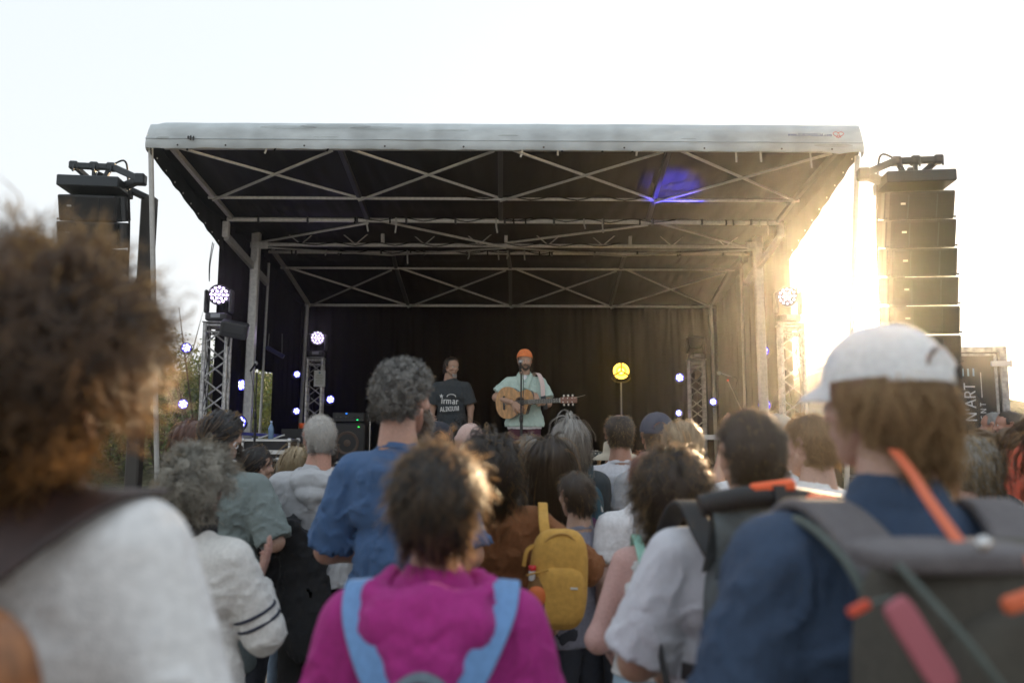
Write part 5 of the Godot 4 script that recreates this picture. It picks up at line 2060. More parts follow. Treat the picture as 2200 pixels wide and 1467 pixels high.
# ---------------------------------------------------------------- hung loudspeakers at both sides
func speakers() -> void:
	for s in 2:
		var left := s == 0
		var depth := 9.6 if left else 9.0
		var px0 := 150.0 if left else 1898.0
		var px1 := 264.0 if left else 2026.0
		var top := at((px0 + px1) * 0.5, 398.0 if left else 388.0, depth)
		var w := (px1 - px0) / F_PX * depth
		var o := thing("line_array", "tall hung column of dark loudspeaker boxes on the left, behind the curly haired woman" if left else "tall hung column of loudspeaker boxes on the right, before the sun", "loudspeaker", top, 0.12 if left else -0.14)
		var black := mat(lin(0.03, 0.03, 0.032), 0.6, {"tex": "grime", "scale": 2.0})
		var dark := mat(lin(0.03, 0.036, 0.042), 0.45, {"metal": 0.3})
		var h := 0.325
		var y := -0.12
		var z := 0.0
		for i in 7:
			var tilt := -atan2(top.y + y - 1.55, -top.z)
			var k := MB.new()
			var b := Basis(Vector3.RIGHT, -tilt)
			k.box(Vector3(0, y - h * 0.5, z), Vector3(w, h - 0.02, 0.5), 0.012, b)
			var c := obj("cabinet", k, black, o)
			k = MB.new()
			k.box(Vector3(0, y - h * 0.5, z) + b * Vector3(0, 0, 0.252), Vector3(w * 0.94, h - 0.06, 0.012), 0.004, b)
			obj("grille", k, mat(lin(0.022, 0.022, 0.022), 0.75, {"tex": "heather", "scale": 12.0}), c)
			for e in [-1.0, 1.0]:
				k = MB.new()
				k.box(Vector3(0, y - h * 0.5, z) + b * Vector3(e * (w * 0.5 + 0.006), 0, 0.05), Vector3(0.02, h - 0.04, 0.12), 0.004, b)
				obj("rigging_plate", k, dark, c)
				k = MB.new()
				k.blob(Vector3(0, y - h * 0.5, z) + b * Vector3(e * (w * 0.5 + 0.02), -h * 0.4, 0.22), Vector3(0.016, 0.012, 0.012), 1.0, 8, 5)
				obj("pin", k, dark, c)
			for e in [-0.22, 0.22]:
				k = MB.new()
				k.box(Vector3(0, y - h * 0.5, z) + b * Vector3(e * w, -h * 0.02, 0.256), Vector3(0.012, h - 0.07, 0.012), 0.003, b)
				obj("grille_rib", k, dark, c)
			k = MB.new()
			k.box(Vector3(0, y - h * 0.5, z) + b * Vector3(-w * 0.3, h * 0.08, 0.26), Vector3(0.05, 0.022, 0.006), 0.002, b)
			obj("badge", k, mat(lin(0.5, 0.5, 0.48), 0.4), c)
			y -= h * 1.0
			z -= 0.012
		# flying frame
		var k := MB.new()
		k.box(Vector3(0.0, -0.03, 0.02), Vector3(w + 0.05, 0.13, 0.52), 0.01)
		obj("top_plate", k, dark, o)
		var e := 1.0 if left else -1.0
		bar("frame_beam", o, Vector3(-e * w * 0.36, 0.2, 0.1), Vector3(e * w * 0.3, 0.2, 0.1), 0.07, 0.07, dark)
		bar("frame_beam", o, Vector3(e * w * 0.3, 0.21, 0.1), Vector3(e * (w * 0.5 + 0.28), 0.0, 0.3), 0.08, 0.08, dark)
		bar("frame_beam", o, Vector3(-e * w * 0.36, 0.2, 0.1), Vector3(-e * w * 0.1, 0.04, -0.2), 0.05, 0.06, dark)
		bar("frame_beam", o, Vector3(e * w * 0.28, 0.2, 0.1), Vector3(e * w * 0.18, 0.04, 0.1), 0.05, 0.05, dark)
		bar("frame_beam", o, Vector3(0, 0.2, 0.1), Vector3(0, 0.04, 0.1), 0.04, 0.05, dark)
		bar("frame_beam", o, Vector3(e * w * 0.4, 0.02, -0.1), Vector3(e * (w * 0.5 + 0.26), 0.0, 0.28), 0.07, 0.09, dark)
		for x in [-0.36, 0.3, 0.0]:
			k = MB.new()
			k.box(Vector3(e * w * x, 0.2, 0.1), Vector3(0.1, 0.1, 0.1), 0.015)
			obj("clamp", k, dark, o)
			rod("clamp_screw", o, Vector3(e * w * x + 0.02, 0.2, 0.16), Vector3(e * w * x + 0.02, 0.11, 0.18), 0.012, dark, 6)
		k = MB.new()
		k.box(Vector3(e * (w * 0.5 + 0.28), 0.0, 0.3), Vector3(0.12, 0.13, 0.12), 0.015)
		obj("clamp", k, dark, o)
		k = MB.new()
		k.tube(curve([Vector3(e * w * 0.3, 0.25, 0.05), Vector3(e * w * 0.5, 0.3, 0.05), Vector3(e * w * 0.55, 0.1, 0.0), Vector3(e * w * 0.5, -0.6, -0.25), Vector3(e * w * 0.52, -2.0, -0.25)], 6), 0.012, 6)
		obj("cable", k, mat(lin(0.015, 0.015, 0.015), 0.6), o)
		# mast that carries it
		var m := thing("speaker_mast", "dark lifting mast carrying the left loudspeaker column" if left else "dark lifting mast carrying the right loudspeaker column", "mast", Vector3(top.x + (0.46 if left else 0.12), 0, top.z - (0.4 if left else 0.75)), 0.0, "lifting masts")
		bar("mast_tube", m, Vector3(0, 0, 0), Vector3(0, top.y - 0.02, 0), 0.16, 0.16, mat(lin(0.06, 0.055, 0.05), 0.5, {"metal": 0.4}))
		bar("head_arm", m, Vector3(0, top.y - 0.05, 0), Vector3(-0.46 if left else -0.12, top.y + 0.13, 0.42 if left else 0.75), 0.09, 0.07, dark)
		for a in 4:
			var d := Vector3(cos(a * PI / 2 + 0.78), 0, sin(a * PI / 2 + 0.78))
			bar("outrigger", m, Vector3(0, 0.12, 0), d * 1.0 + Vector3(0, 0.05, 0), 0.07, 0.07, dark)


# ---------------------------------------------------------------- the dark truck with its lettering
func truck() -> void:
	var q := at(2090.0, 850.0, 14.5)
	var o := thing("box_truck", "dark box truck with a pale frame and white sideways lettering", "truck", Vector3(q.x, 0, q.z), -0.16)
	var top := at(2090.0, 744.0, 14.5).y
	var w := 2.3
	var h := top - 0.9
	var frame := mat(lin(0.55, 0.56, 0.57), 0.45, {"metal": 0.3, "tex": "grime", "scale": 1.5})
	var panel := mat(lin(0.035, 0.03, 0.026), 0.4, {"tex": "grime", "scale": 1.0})
	var k := MB.new()
	k.box(Vector3(-0.55, 0.9 + h * 0.5, -3.0), Vector3(w - 0.06, h - 0.06, 6.0), 0.02)
	obj("cargo_box", k, panel, o)
	var x1 := -0.55 + w * 0.5
	var x0 := -0.55 - w * 0.5
	for e in [[Vector3(x1 - 0.06, 0.9, 0.02), Vector3(x1 - 0.06, top, 0.02), 0.13, 0.08], [Vector3(x0 + 0.06, 0.9, 0.02), Vector3(x0 + 0.06, top, 0.02), 0.13, 0.08], [Vector3(x0, top - 0.05, 0.022), Vector3(x1, top - 0.05, 0.022), 0.08, 0.1], [Vector3(x0, 0.92, 0.022), Vector3(x1, 0.92, 0.022), 0.08, 0.12], [Vector3(x1 - 0.04, top - 0.05, 0.0), Vector3(x1 - 0.04, top - 0.05, -6.0), 0.08, 0.1], [Vector3(x0 + 0.04, top - 0.05, 0.0), Vector3(x0 + 0.04, top - 0.05, -6.0), 0.08, 0.1]]:
		bar("frame_rail", o, e[0], e[1], e[2], e[3], frame)
	k = MB.new()
	k.box(Vector3(x0 + w * 0.5 - 0.05, 0.9 + h * 0.5, 0.035), Vector3(w - 0.34, h - 0.26, 0.04), 0.008)
	var door := obj("rear_door", k, panel, o)
	bar("door_trim", door, Vector3(x1 - 0.2, 1.0, 0.05), Vector3(x1 - 0.2, top - 0.14, 0.05), 0.045, 0.03, frame)
	bar("door_trim", door, Vector3(x0 + 0.15, top - 0.15, 0.051), Vector3(x1 - 0.2, top - 0.15, 0.051), 0.03, 0.045, frame)
	for y in [top - 0.32, top - 1.3]:
		k = MB.new()
		k.box(Vector3(x1 - 0.11, y, 0.085), Vector3(0.36, 0.1, 0.04), 0.012)
		obj("hinge", k, mat(lin(0.66, 0.64, 0.6), 0.35, {"metal": 0.5}), door)
		rod("hinge_pin", door, Vector3(x1 + 0.05, y - 0.06, 0.08), Vector3(x1 + 0.05, y + 0.06, 0.08), 0.025, frame)
	var f := SystemFont.new()
	f.font_names = ["Droid Sans"]
	var white := mat(lin(0.75, 0.75, 0.75), 0.6)
	var t := Basis(Vector3.BACK, PI / 2)
	letters("name_lettering", "N'ART", f, 0.2, Vector3(x1 - 0.66, top - 1.02, 0.062), t, white, door)
	for i in 3:
		k = MB.new()
		k.box(Vector3(x1 - 0.76 + i * 0.09, top - 0.47, 0.063), Vector3(0.03, 0.14, 0.004))
		obj("lettering_bar", k, mat(lin(0.28, 0.45, 0.62), 0.6), door)
	letters("event_lettering", "E V E N T", f, 0.1, Vector3(x1 - 0.45, top - 1.28, 0.062), t, white, door)
	for e in [[top - 0.7, 0.46], [top - 1.82, 0.3]]:
		k = MB.new()
		k.box(Vector3(x1 - 0.46, e[0], 0.063), Vector3(0.012, e[1], 0.004))
		obj("lettering_line", k, white, door)
	for x in [-0.8, 0.8]:
		for z in [-0.9, -5.0]:
			k = MB.new()
			k.lathe(Vector3(-0.55 + x, 0.45, z), [Vector2(0.0, -0.13), Vector2(0.26, -0.13), Vector2(0.42, -0.12), Vector2(0.45, -0.06), Vector2(0.45, 0.06), Vector2(0.42, 0.12), Vector2(0.26, 0.13), Vector2(0.0, 0.1)], 28, Basis(Vector3.BACK, PI / 2))
			var wh := obj("wheel", k, mat(lin(0.02, 0.02, 0.02), 0.85), o)
			k = MB.new()
			k.lathe(Vector3(-0.55 + x, 0.45, z), [Vector2(0.0, -0.135), Vector2(0.2, -0.133), Vector2(0.24, -0.12), Vector2(0.24, 0.12), Vector2(0.2, 0.133), Vector2(0.0, 0.135)], 20, Basis(Vector3.BACK, PI / 2))
			obj("rim", k, frame, wh)
	bar("chassis", o, Vector3(-0.55, 0.72, 0.0), Vector3(-0.55, 0.72, -6.0), 0.9, 0.24, mat(lin(0.02, 0.02, 0.02), 0.7))
	k = MB.new()
	k.box(Vector3(-0.55, 1.4, -6.9), Vector3(2.1, 1.9, 1.6), 0.18)
	obj("cab", k, mat(lin(0.5, 0.5, 0.5), 0.3, {"coat": 0.5}), o)

# ---------------------------------------------------------------- the two performers
func performers() -> void:
	var deck := 0.76
	var tan_skin := skin(0.56, 0.34, 0.24)
	var q := at(1127, 900, 9.35)
	var sh := {
		"label": "singer in an orange backward cap and mint shirt playing guitar on stage",
		"at": Vector3(q.x, deck, q.z), "turn": 180.0, "h": 1.76, "skin": tan_skin, "cell": 0.014, "shirt_cell": 0.012, "face": true, "look": 6.0, "nod": -4.0,
		"shirt": mat(lin(0.62, 0.78, 0.7), 0.85, {"tex": "heather", "scale": 9.0, "normal": "weave", "depth": 0.3, "rim": 0.2}),
		"sleeve": 0.78, "loose": 0.03, "hem": 0.86, "flare": 0.015, "girth": 1.08, "thick": 0.018, "collar": -0.012, "fold": 0.009,
		"arms": [Vector3(0.37, 1.2, -0.02), Vector3(0.14, 1.13, -0.27), Vector3(-0.3, 1.13, -0.06), Vector3(-0.15, 1.13, -0.27)],
		"hands": [Vector3(-0.75, -0.6, -0.12), Vector3(0, -0.15, 1), Vector3(0.35, 0.8, 0.25), Vector3(0.5, -0.2, 1)], "curl": [0.5, 1.1],
		"pants": cloth(0.07, 0.018, 0.035), "shoes": mat(lin(0.3, 0.3, 0.3), 0.6),
		"hair": {"kind": "short", "col": Color(0.02, 0.014, 0.01), "len": 0.008, "n": 120, "kids": 5, "core": 1.0, "bald": 0.3},
		"beard": {"col": Color(0.03, 0.022, 0.018), "col2": Color(0.25, 0.24, 0.23), "mix": 0.25, "len": 0.017, "n": 1700},
	}
	var singer := person(sh)
	cap(singer, cloth(0.85, 0.2, 0.06, 5.0), 172.0, -14.0, 1.0, 0.9)
	# white undershirt at the neck and below the hem
	var tee := cloth(0.72, 0.72, 0.74)
	obj("undershirt", soft([bone(Vector3(0, 1.43, -0.035), Vector3(0, 1.33, -0.077), 0.035, 0.03, 0.9), bone(Vector3(-0.075, 0.875, 0), Vector3(0.075, 0.875, 0), 0.128, 0.13, 0.86)], 0.011, 0.01, 0.003, Vector3(9, 6, 9), [Plane(Vector3(0, -1, 0), -0.83)]), tee, singer)
	for s in [-1.0, 1.0]:
		strap("collar", singer, [Vector3(s * 0.012, 1.30, -0.125), Vector3(s * 0.05, 1.4, -0.1), Vector3(s * 0.08, 1.475, -0.02), Vector3(s * 0.05, 1.49, 0.08), Vector3(0, 1.492, 0.1)], [Vector3(s * 0.3, 0, -1), Vector3(s * 0.4, 0.4, -0.8), Vector3(s, 0.7, 0), Vector3(s * 0.5, 0.5, 0.8), Vector3(0, 0.5, 1)], [0.05, 0.055, 0.055, 0.055, 0.055, 0.05, 0.05, 0.05, 0.05, 0.05, 0.05, 0.05, 0.05, 0.05, 0.05, 0.05, 0.05, 0.05, 0.05, 0.05, 0.05, 0.05, 0.05, 0.05, 0.05], 0.005, sh.shirt)
	var wb := MB.new()
	wb.lathe(Vector3(-0.155, 1.12, -0.25), [Vector2(0.034, -0.005), Vector2(0.036, 0.0), Vector2(0.034, 0.005)], 16, Basis.looking_at(Vector3(0.3, 0.1, -0.5)) * Basis(Vector3.RIGHT, PI / 2))
	obj("bracelet", wb, mat(lin(0.7, 0.55, 0.08), 0.5), singer)
	guitar(singer)
	# the man in the dark printed shirt
	q = at(969, 900, 9.9)
	var man := person({
		"label": "man with a grey goatee in a dark printed shirt standing left of the singer",
		"at": Vector3(q.x, deck, q.z), "turn": 176.0, "h": 1.73, "skin": skin(0.5, 0.3, 0.21), "cell": 0.014, "shirt_cell": 0.012, "face": true, "look": 42.0, "nod": -8.0,
		"shirt": cloth(0.035, 0.043, 0.05), "sleeve": 0.85, "loose": 0.024, "hem": 0.84, "thick": 0.018, "neckline": Plane(Vector3(0, 0.72, -0.69), 1.105),
		"arms": [Vector3(0.27, 1.12, 0.03), Vector3(0.2, 1.02, -0.2), Vector3(-0.27, 1.12, 0.02), Vector3(-0.25, 0.88, -0.06)],
		"pants": cloth(0.012, 0.012, 0.014),
		"hair": {"kind": "short", "col": Color(0.008, 0.007, 0.007), "col2": Color(0.12, 0.115, 0.11), "mix": 0.15, "len": 0.028, "n": 260, "kids": 7, "core": 1.03, "line": 0.5, "lift": 0.5},
		"beard": {"col": Color(0.5, 0.49, 0.47), "goatee": true, "len": 0.022, "n": 420},
	})
	var f := SystemFont.new()
	f.font_names = ["Droid Sans"]
	f.font_weight = 800
	var ink := mat(lin(0.62, 0.62, 0.62), 0.8)
	var t := Basis(Vector3.UP, PI) * Basis(Vector3.RIGHT, 0.06)
	letters("shirt_print", "irmaг", f, 0.074, Vector3(0.0, 1.19, -0.142), t * Basis(Vector3.BACK, -0.05), ink, man, 0.82)
	letters("shirt_print", "ALIKIUM", f, 0.06, Vector3(0.0, 1.095, -0.138), t * Basis(Vector3.BACK, 0.06), ink, man, 0.72)
	var arc := []
	for i in 9:
		var a := PI * i / 8.0
		arc.append(Vector3(-0.02 - cos(a) * 0.055, 1.245 + sin(a) * 0.032, -0.142))
	var k := MB.new()
	k.tube(curve(arc, 3), 0.006, 6)
	for i in 5:
		var a := TAU * i / 5 + PI / 2
		k.tri(Vector3(0.105 + cos(a) * 0.03, 1.255 + sin(a) * 0.03, -0.138), Vector3(0.105 + cos(a + 0.63) * 0.012, 1.255 + sin(a + 0.63) * 0.012, -0.14), Vector3(0.105 + cos(a - 0.63) * 0.012, 1.255 + sin(a - 0.63) * 0.012, -0.14), Vector3(0.105, 1.255, 0))
		k.tri(Vector3(0.105, 1.255, -0.14), Vector3(0.105 + cos(a + 0.63) * 0.012, 1.255 + sin(a + 0.63) * 0.012, -0.14), Vector3(0.105 + cos(a - 0.63) * 0.012, 1.255 + sin(a - 0.63) * 0.012, -0.14), Vector3(0.105, 1.255, 0))
	obj("shirt_print", k, ink, man)
	k = MB.new()
	k.blob(Vector3(0.088, -0.006, -0.002), Vector3(0.01, 0.013, 0.012), 1.0, 10, 6)
	obj("earpiece", k, mat(lin(0.02, 0.02, 0.02), 0.4), man).transform = head_of(man)


func guitar(singer: Node3D) -> void:
	var g := thing("guitar", "honey coloured acoustic guitar with a cutaway held by the singer", "guitar")
	var place := singer.transform * Transform3D(Basis(Vector3.UP, PI + 0.0) * Basis(Vector3.UP, -0.42) * Basis(Vector3.BACK, 0.03), Vector3(0.12, 1.135, -0.21))
	g.transform = place.orthonormalized()
	# seen from its face: +x along the neck, +y up, +z towards the listener
	var spruce := mat(lin(0.62, 0.3, 0.085), 0.28, {"tex": "wood", "scale": Vector3(1.5, 8, 8), "coat": 0.6})
	var rose := mat(lin(0.07, 0.022, 0.014), 0.35, {"tex": "wood", "scale": Vector3(2, 8, 8), "coat": 0.5})
	var ebony := mat(lin(0.02, 0.015, 0.013), 0.4)
	var out := PackedVector2Array()
	var halfw := func(x: float) -> float:
		var t := clampf((x + 0.24) / 0.48, 0.0, 1.0)
		return 0.185 * sqrt(clampf(1.0 - pow((t - 0.3) / 0.302, 2.0), 0.0, 1.0)) if t < 0.3 else lerpf(0.185, 0.14, smoothstep(0.3, 1.0, t)) - 0.045 * exp(-pow((t - 0.62) / 0.13, 2.0)) if t < 0.84 else 0.14 * sqrt(clampf(1.0 - pow((t - 0.84) / 0.165, 2.0), 0.0, 1.0))
	for i in 49:
		var x := -0.24 + 0.48 * i / 48.0
		out.append(Vector2(x, halfw.call(x)))
	for i in range(47, 0, -1):
		var x := -0.24 + 0.48 * i / 48.0
		var y: float = halfw.call(x)
		if x > 0.13:
			y = minf(y, 0.03 + 0.11 * (1.0 - smoothstep(0.13, 0.18, x)))
		out.append(Vector2(x, -y))
	var tris := Geometry2D.triangulate_polygon(out)
	var k := MB.new()
	for i in range(0, tris.size(), 3):
		var a := out[tris[i]]
		var b := out[tris[i + 1]]
		var c := out[tris[i + 2]]
		k.tri(Vector3(a.x, a.y, 0.0), Vector3(b.x, b.y, 0.0), Vector3(c.x, c.y, 0.0), Vector3(a.x, a.y, -1))
	obj("soundboard", k, spruce, g)
	k = MB.new()
	for i in out.size():
		var a := out[i]
		var b := out[(i + 1) % out.size()]
		k.quad(Vector3(a.x, a.y, -0.003), Vector3(b.x, b.y, -0.003), Vector3(b.x * 0.98, b.y * 0.98, -0.095), Vector3(a.x * 0.98, a.y * 0.98, -0.095), Vector3(0, 0, -0.05))
	for i in range(0, tris.size(), 3):
		var a := out[tris[i]] * 0.98
		var b := out[tris[i + 1]] * 0.98
		var c := out[tris[i + 2]] * 0.98
		k.tri(Vector3(a.x, a.y, -0.095), Vector3(b.x, b.y, -0.095), Vector3(c.x, c.y, -0.095), Vector3(a.x, a.y, 1))
	obj("sides_and_back", k, rose, g)
	k = MB.new()
	k.lathe(Vector3(0.07, 0, 0.0015), [Vector2(0.046, 0.0), Vector2(0.045, 0.001), Vector2(0.0, 0.001)], 28, Basis(Vector3.RIGHT, PI / 2))
	obj("soundhole", k, mat(lin(0.008, 0.006, 0.005), 0.9), g)
	k = MB.new()
	k.lathe(Vector3(0.07, 0, 0.001), [Vector2(0.062, 0.0), Vector2(0.061, 0.002), Vector2(0.047, 0.002), Vector2(0.046, 0.0)], 28, Basis(Vector3.RIGHT, PI / 2))
	obj("rosette", k, mat(lin(0.09, 0.035, 0.015), 0.4), g)
	k = MB.new()
	k.box(Vector3(-0.13, 0, 0.006), Vector3(0.026, 0.16, 0.01), 0.003)
	obj("bridge", k, ebony, g)
	k = MB.new()
	k.box(Vector3(0.39, 0, -0.012), Vector3(0.34, 0.05, 0.024), 0.008)
	obj("neck", k, rose, g)
	k = MB.new()
	k.box(Vector3(0.335, 0, 0.005), Vector3(0.45, 0.052, 0.008), 0.002)
	var fb := obj("fretboard", k, ebony, g)
	for i in 17:
		k = MB.new()
		k.box(Vector3(0.56 - 0.61 * (1.0 - pow(0.9439, i + 1)), 0, 0.0095), Vector3(0.002, 0.051, 0.0015))
		obj("fret", k, mat(lin(0.6, 0.6, 0.55), 0.3, {"metal": 0.8}), fb)
	k = MB.new()
	k.box(Vector3(0.66, 0, -0.012), Vector3(0.19, 0.072, 0.018), 0.006, Basis(Vector3.UP, 0.2))
	obj("headstock", k, mat(lin(0.16, 0.05, 0.025), 0.3, {"coat": 0.5}), g)
	k = MB.new()
	k.box(Vector3(0.562, 0, 0.006), Vector3(0.007, 0.052, 0.012), 0.001)
	obj("nut", k, mat(lin(0.75, 0.73, 0.66), 0.4), g)
	for i in 3:
		for s in [-1.0, 1.0]:
			k = MB.new()
			k.blob(Vector3(0.6 + i * 0.05, s * 0.05, -0.02 - i * 0.006), Vector3(0.011, 0.014, 0.007), 0.8, 8, 6)
			k.tube(pts([Vector3(0.6 + i * 0.05, s * 0.022, -0.005 - i * 0.008), Vector3(0.6 + i * 0.05, s * 0.022, 0.012 - i * 0.01)]), 0.006, 8)
			obj("tuning_peg", k, mat(lin(0.75, 0.73, 0.68), 0.35), g)
	for i in 6:
		var y := -0.0205 + i * 0.0082
		rod("string", g, Vector3(-0.13, y, 0.012), Vector3(0.562, y, 0.0125), 0.0009, mat(lin(0.6, 0.6, 0.58), 0.3, {"metal": 0.6}), 4)
	k = MB.new()
	k.tube(curve([Vector3(0.72, 0.02, -0.01), Vector3(0.78, 0.03, 0.0), Vector3(0.86, 0.045, 0.0)], 3), 0.002, 5)
	obj("string_end", k, mat(lin(0.6, 0.6, 0.58), 0.3, {"metal": 0.6}), g)
	# woven strap over the left shoulder
	var st := thing("guitar_strap", "pale pink guitar strap with a black end over the singer's shoulder", "strap")
	st.transform = singer.transform
	strap("webbing", st, [Vector3(-0.21, 1.2, -0.17), Vector3(-0.2, 1.36, -0.145), Vector3(-0.16, 1.475, -0.06), Vector3(-0.1, 1.47, 0.1), Vector3(0.02, 1.3, 0.165), Vector3(0.2, 1.12, 0.1), Vector3(0.3, 1.1, -0.08)], [Vector3(-0.3, 0, -1), Vector3(-0.3, 0.2, -1), Vector3(-0.2, 1, -0.4), Vector3(0, 0.6, 0.8), Vector3(0, 0, 1), Vector3(0.8, 0, 0.6), Vector3(1, 0, 0)], 0.055, 0.004, cloth(0.62, 0.48, 0.45, 8.0))
	strap("leather_end", st, [Vector3(-0.24, 1.06, -0.17), Vector3(-0.225, 1.14, -0.178), Vector3(-0.209, 1.21, -0.172)], [Vector3(-0.3, 0, -1), Vector3(-0.3, 0, -1), Vector3(-0.3, 0, -1)], 0.06, 0.005, mat(lin(0.015, 0.02, 0.025), 0.5))


# place a spectator from where the head shows: photo x and top of the head, and the distance
func spot(x: float, top: float, depth: float, d: Dictionary, extra := 0.0) -> Dictionary:
	var q := at(x, top, depth)
	d.at = Vector3(q.x, 0, q.z)
	d.h = q.y - extra
	return d


func grey(v: float) -> Color:
	return Color(v, v * 0.96, v * 0.9)


# ---------------------------------------------------------------- the crowd, farthest first
func audience() -> void:
	var fair := skin(0.56, 0.35, 0.26)
	var ruddy := skin(0.55, 0.29, 0.21)
	var tanned := skin(0.4, 0.22, 0.14)
	var denim := cloth(0.09, 0.14, 0.24, 8.0, {"heather": true})
	var pale_denim := cloth(0.22, 0.32, 0.45, 8.0, {"heather": true})
	var black := cloth(0.012, 0.013, 0.015)
	var white := cloth(0.68, 0.69, 0.72)
	var brown := Color(0.028, 0.018, 0.011)
	var darkb := Color(0.009, 0.007, 0.006)
	var blond := Color(0.3, 0.2, 0.09)
	# two stewards in red at the far right
	person(spot(2172, 883, 6.6, {"label": "bearded steward in a red jacket at the far right, face turned left", "turn": 62.0, "face": true, "skin": ruddy, "shirt": cloth(0.5, 0.09, 0.05), "shirt_name": "jacket", "sleeve": 1.95, "thick": 0.024,
		"hair": {"kind": "short", "col": darkb, "len": 0.022, "n": 220, "kids": 6, "line": 0.42}, "beard": {"col": Color(0.03, 0.02, 0.015), "len": 0.014, "n": 1000}}))
	person(spot(2138, 886, 7.1, {"label": "balding grey steward in red with a blue lanyard, second from the right edge", "turn": 40.0, "face": true, "skin": ruddy, "shirt": cloth(0.52, 0.07, 0.05), "shirt_name": "jacket", "sleeve": 1.9, "thick": 0.02,
		"hair": {"kind": "short", "col": grey(0.25), "len": 0.012, "n": 160, "kids": 5, "line": 0.6, "core": 1.005}}))
	# far rows before the stage
	var p := person(spot(942, 905, 4.5, {"label": "person in a navy baseball cap with a small red mark", "skin": fair, "shirt": cloth(0.05, 0.06, 0.08),
		"hair": {"kind": "short", "col": brown, "len": 0.02, "n": 150, "kids": 5, "core": 1.0, "bald": 0.15}}, 0.02))
	cap(p, cloth(0.02, 0.022, 0.032, 5.0), 6.0, 2.0, 1.02)
	var k := MB.new()
	k.box(Vector3(0.066, 0.05, 0.085), Vector3(0.022, 0.028, 0.004), 0.001, Basis(Vector3.UP, 0.65))
	obj("cap_patch", k, mat(lin(0.6, 0.06, 0.04), 0.7), p).transform = head_of(p)
	person(spot(1011, 905, 4.1, {"label": "bald man with a bare pinkish head below the singer", "skin": skin(0.62, 0.42, 0.36), "shirt": cloth(0.1, 0.1, 0.12)}))
	person(spot(1140, 938, 4.6, {"label": "person with short fluffy ash grey hair under the singer's legs", "skin": fair, "shirt": cloth(0.2, 0.2, 0.22),
		"hair": {"kind": "short", "col": grey(0.22), "col2": blond, "mix": 0.3, "len": 0.045, "n": 260, "kids": 7, "core": 1.06, "lift": 0.7, "mess": 0.25}}))
	p = person(spot(1226, 902, 4.4, {"label": "person with wavy grey shoulder length hair in a dark jacket below the stool", "fem": true, "skin": fair, "shirt": cloth(0.035, 0.05, 0.06), "shirt_name": "jacket", "sleeve": 1.95, "thick": 0.024,
		"hair": {"kind": "long", "col": grey(0.2), "col2": grey(0.42), "mix": 0.5, "gleam": 0.1, "len": 0.2, "steps": 9, "n": 360, "kids": 8, "core": 1.04, "curl": 0.006, "wind": 0.9, "spread": 0.006, "lift": 0.2, "mess": 0.1, "fly": 0.0, "w": 0.003}}))
	backpack(p, "teal and purple rucksack with white piping on the grey haired person's back", cloth(0.02, 0.07, 0.1), {"y": 1.2, "size": Vector3(0.17, 0.2, 0.09), "lower": cloth(0.07, 0.02, 0.07), "piping": mat(lin(0.6, 0.6, 0.6), 0.7)})
	p = person(spot(1327, 938, 4.7, {"label": "person under a white straw hat hidden behind the balding man in white", "fem": true, "skin": fair, "shirt": cloth(0.5, 0.5, 0.48), "turn": 12.0}, 0.03))
	k = MB.new()
	k.lathe(Vector3(0, 0.03, 0), [Vector2(0.17, -0.035), Vector2(0.168, -0.028), Vector2(0.13, 0.0), Vector2(0.1, 0.008), Vector2(0.097, 0.03), Vector2(0.09, 0.08), Vector2(0.06, 0.1), Vector2(0.0, 0.105)], 36)
	obj("straw_hat", k, mat(lin(0.62, 0.56, 0.44), 0.85, {"tex": "heather", "scale": 14.0}), p).transform = head_of(p)
	person(spot(1331, 888, 4.5, {"label": "man with thinning crown in a plain white T-shirt, right of the stool", "skin": ruddy, "shirt": cloth(0.66, 0.68, 0.74, 4.0), "thick": 0.016, "cell": 0.014, "fold": 0.008, "girth": 1.02,
		"arms": [Vector3(0.27, 1.12, 0.03), Vector3(0.2, 0.98, -0.16), Vector3(-0.27, 1.12, 0.03), Vector3(-0.2, 1.1, -0.2)],
		"hair": {"kind": "short", "col": Color(0.02, 0.014, 0.01), "len": 0.018, "n": 2800, "kids": 1, "steps": 3, "w": 0.002, "gleam": 0.08, "core": 1.02, "line": 0.4, "bald": 0.82, "lift": 0.3}, "pants": denim}))
	p = person(spot(1412, 886, 4.2, {"label": "man in a dark blue baseball cap with protruding ears beside the white T-shirt", "skin": ruddy, "shirt": cloth(0.3, 0.31, 0.33), "cell": 0.015,
		"hair": {"kind": "short", "col": brown, "len": 0.015, "n": 220, "kids": 6, "core": 1.0, "bald": 0.15}}, 0.02))
	cap(p, cloth(0.03, 0.045, 0.085, 5.0), 0.0, 0.0, 1.02)
	k = MB.new()
	k.box(Vector3(0, 0.026, 0.121), Vector3(0.026, 0.012, 0.006), 0.002)
	obj("cap_buckle", k, mat(lin(0.6, 0.6, 0.62), 0.3, {"metal": 0.6}), p).transform = head_of(p)
	# ponytailed blonde
	person(spot(1467, 908, 3.3, {"label": "woman with straight blond hair gathered to the right behind the cropped man's head", "fem": true, "skin": fair, "shirt": cloth(0.4, 0.4, 0.42), "look": -14.0,
		"hair": {"kind": "tied", "knot": Vector3(0.03, -0.02, 0.14), "tail": [Vector3(0.03, -0.02, 0.125), Vector3(0.05, -0.06, 0.16), Vector3(0.05, -0.16, 0.15), Vector3(0.045, -0.26, 0.13)], "col": Color(0.26, 0.18, 0.1), "col2": Color(0.42, 0.32, 0.2), "mix": 0.4, "len": 0.16, "steps": 8, "n": 320, "kids": 8, "core": 1.05, "lift": 0.15, "fall": 0.1, "mess": 0.08, "spread": 0.005}}))
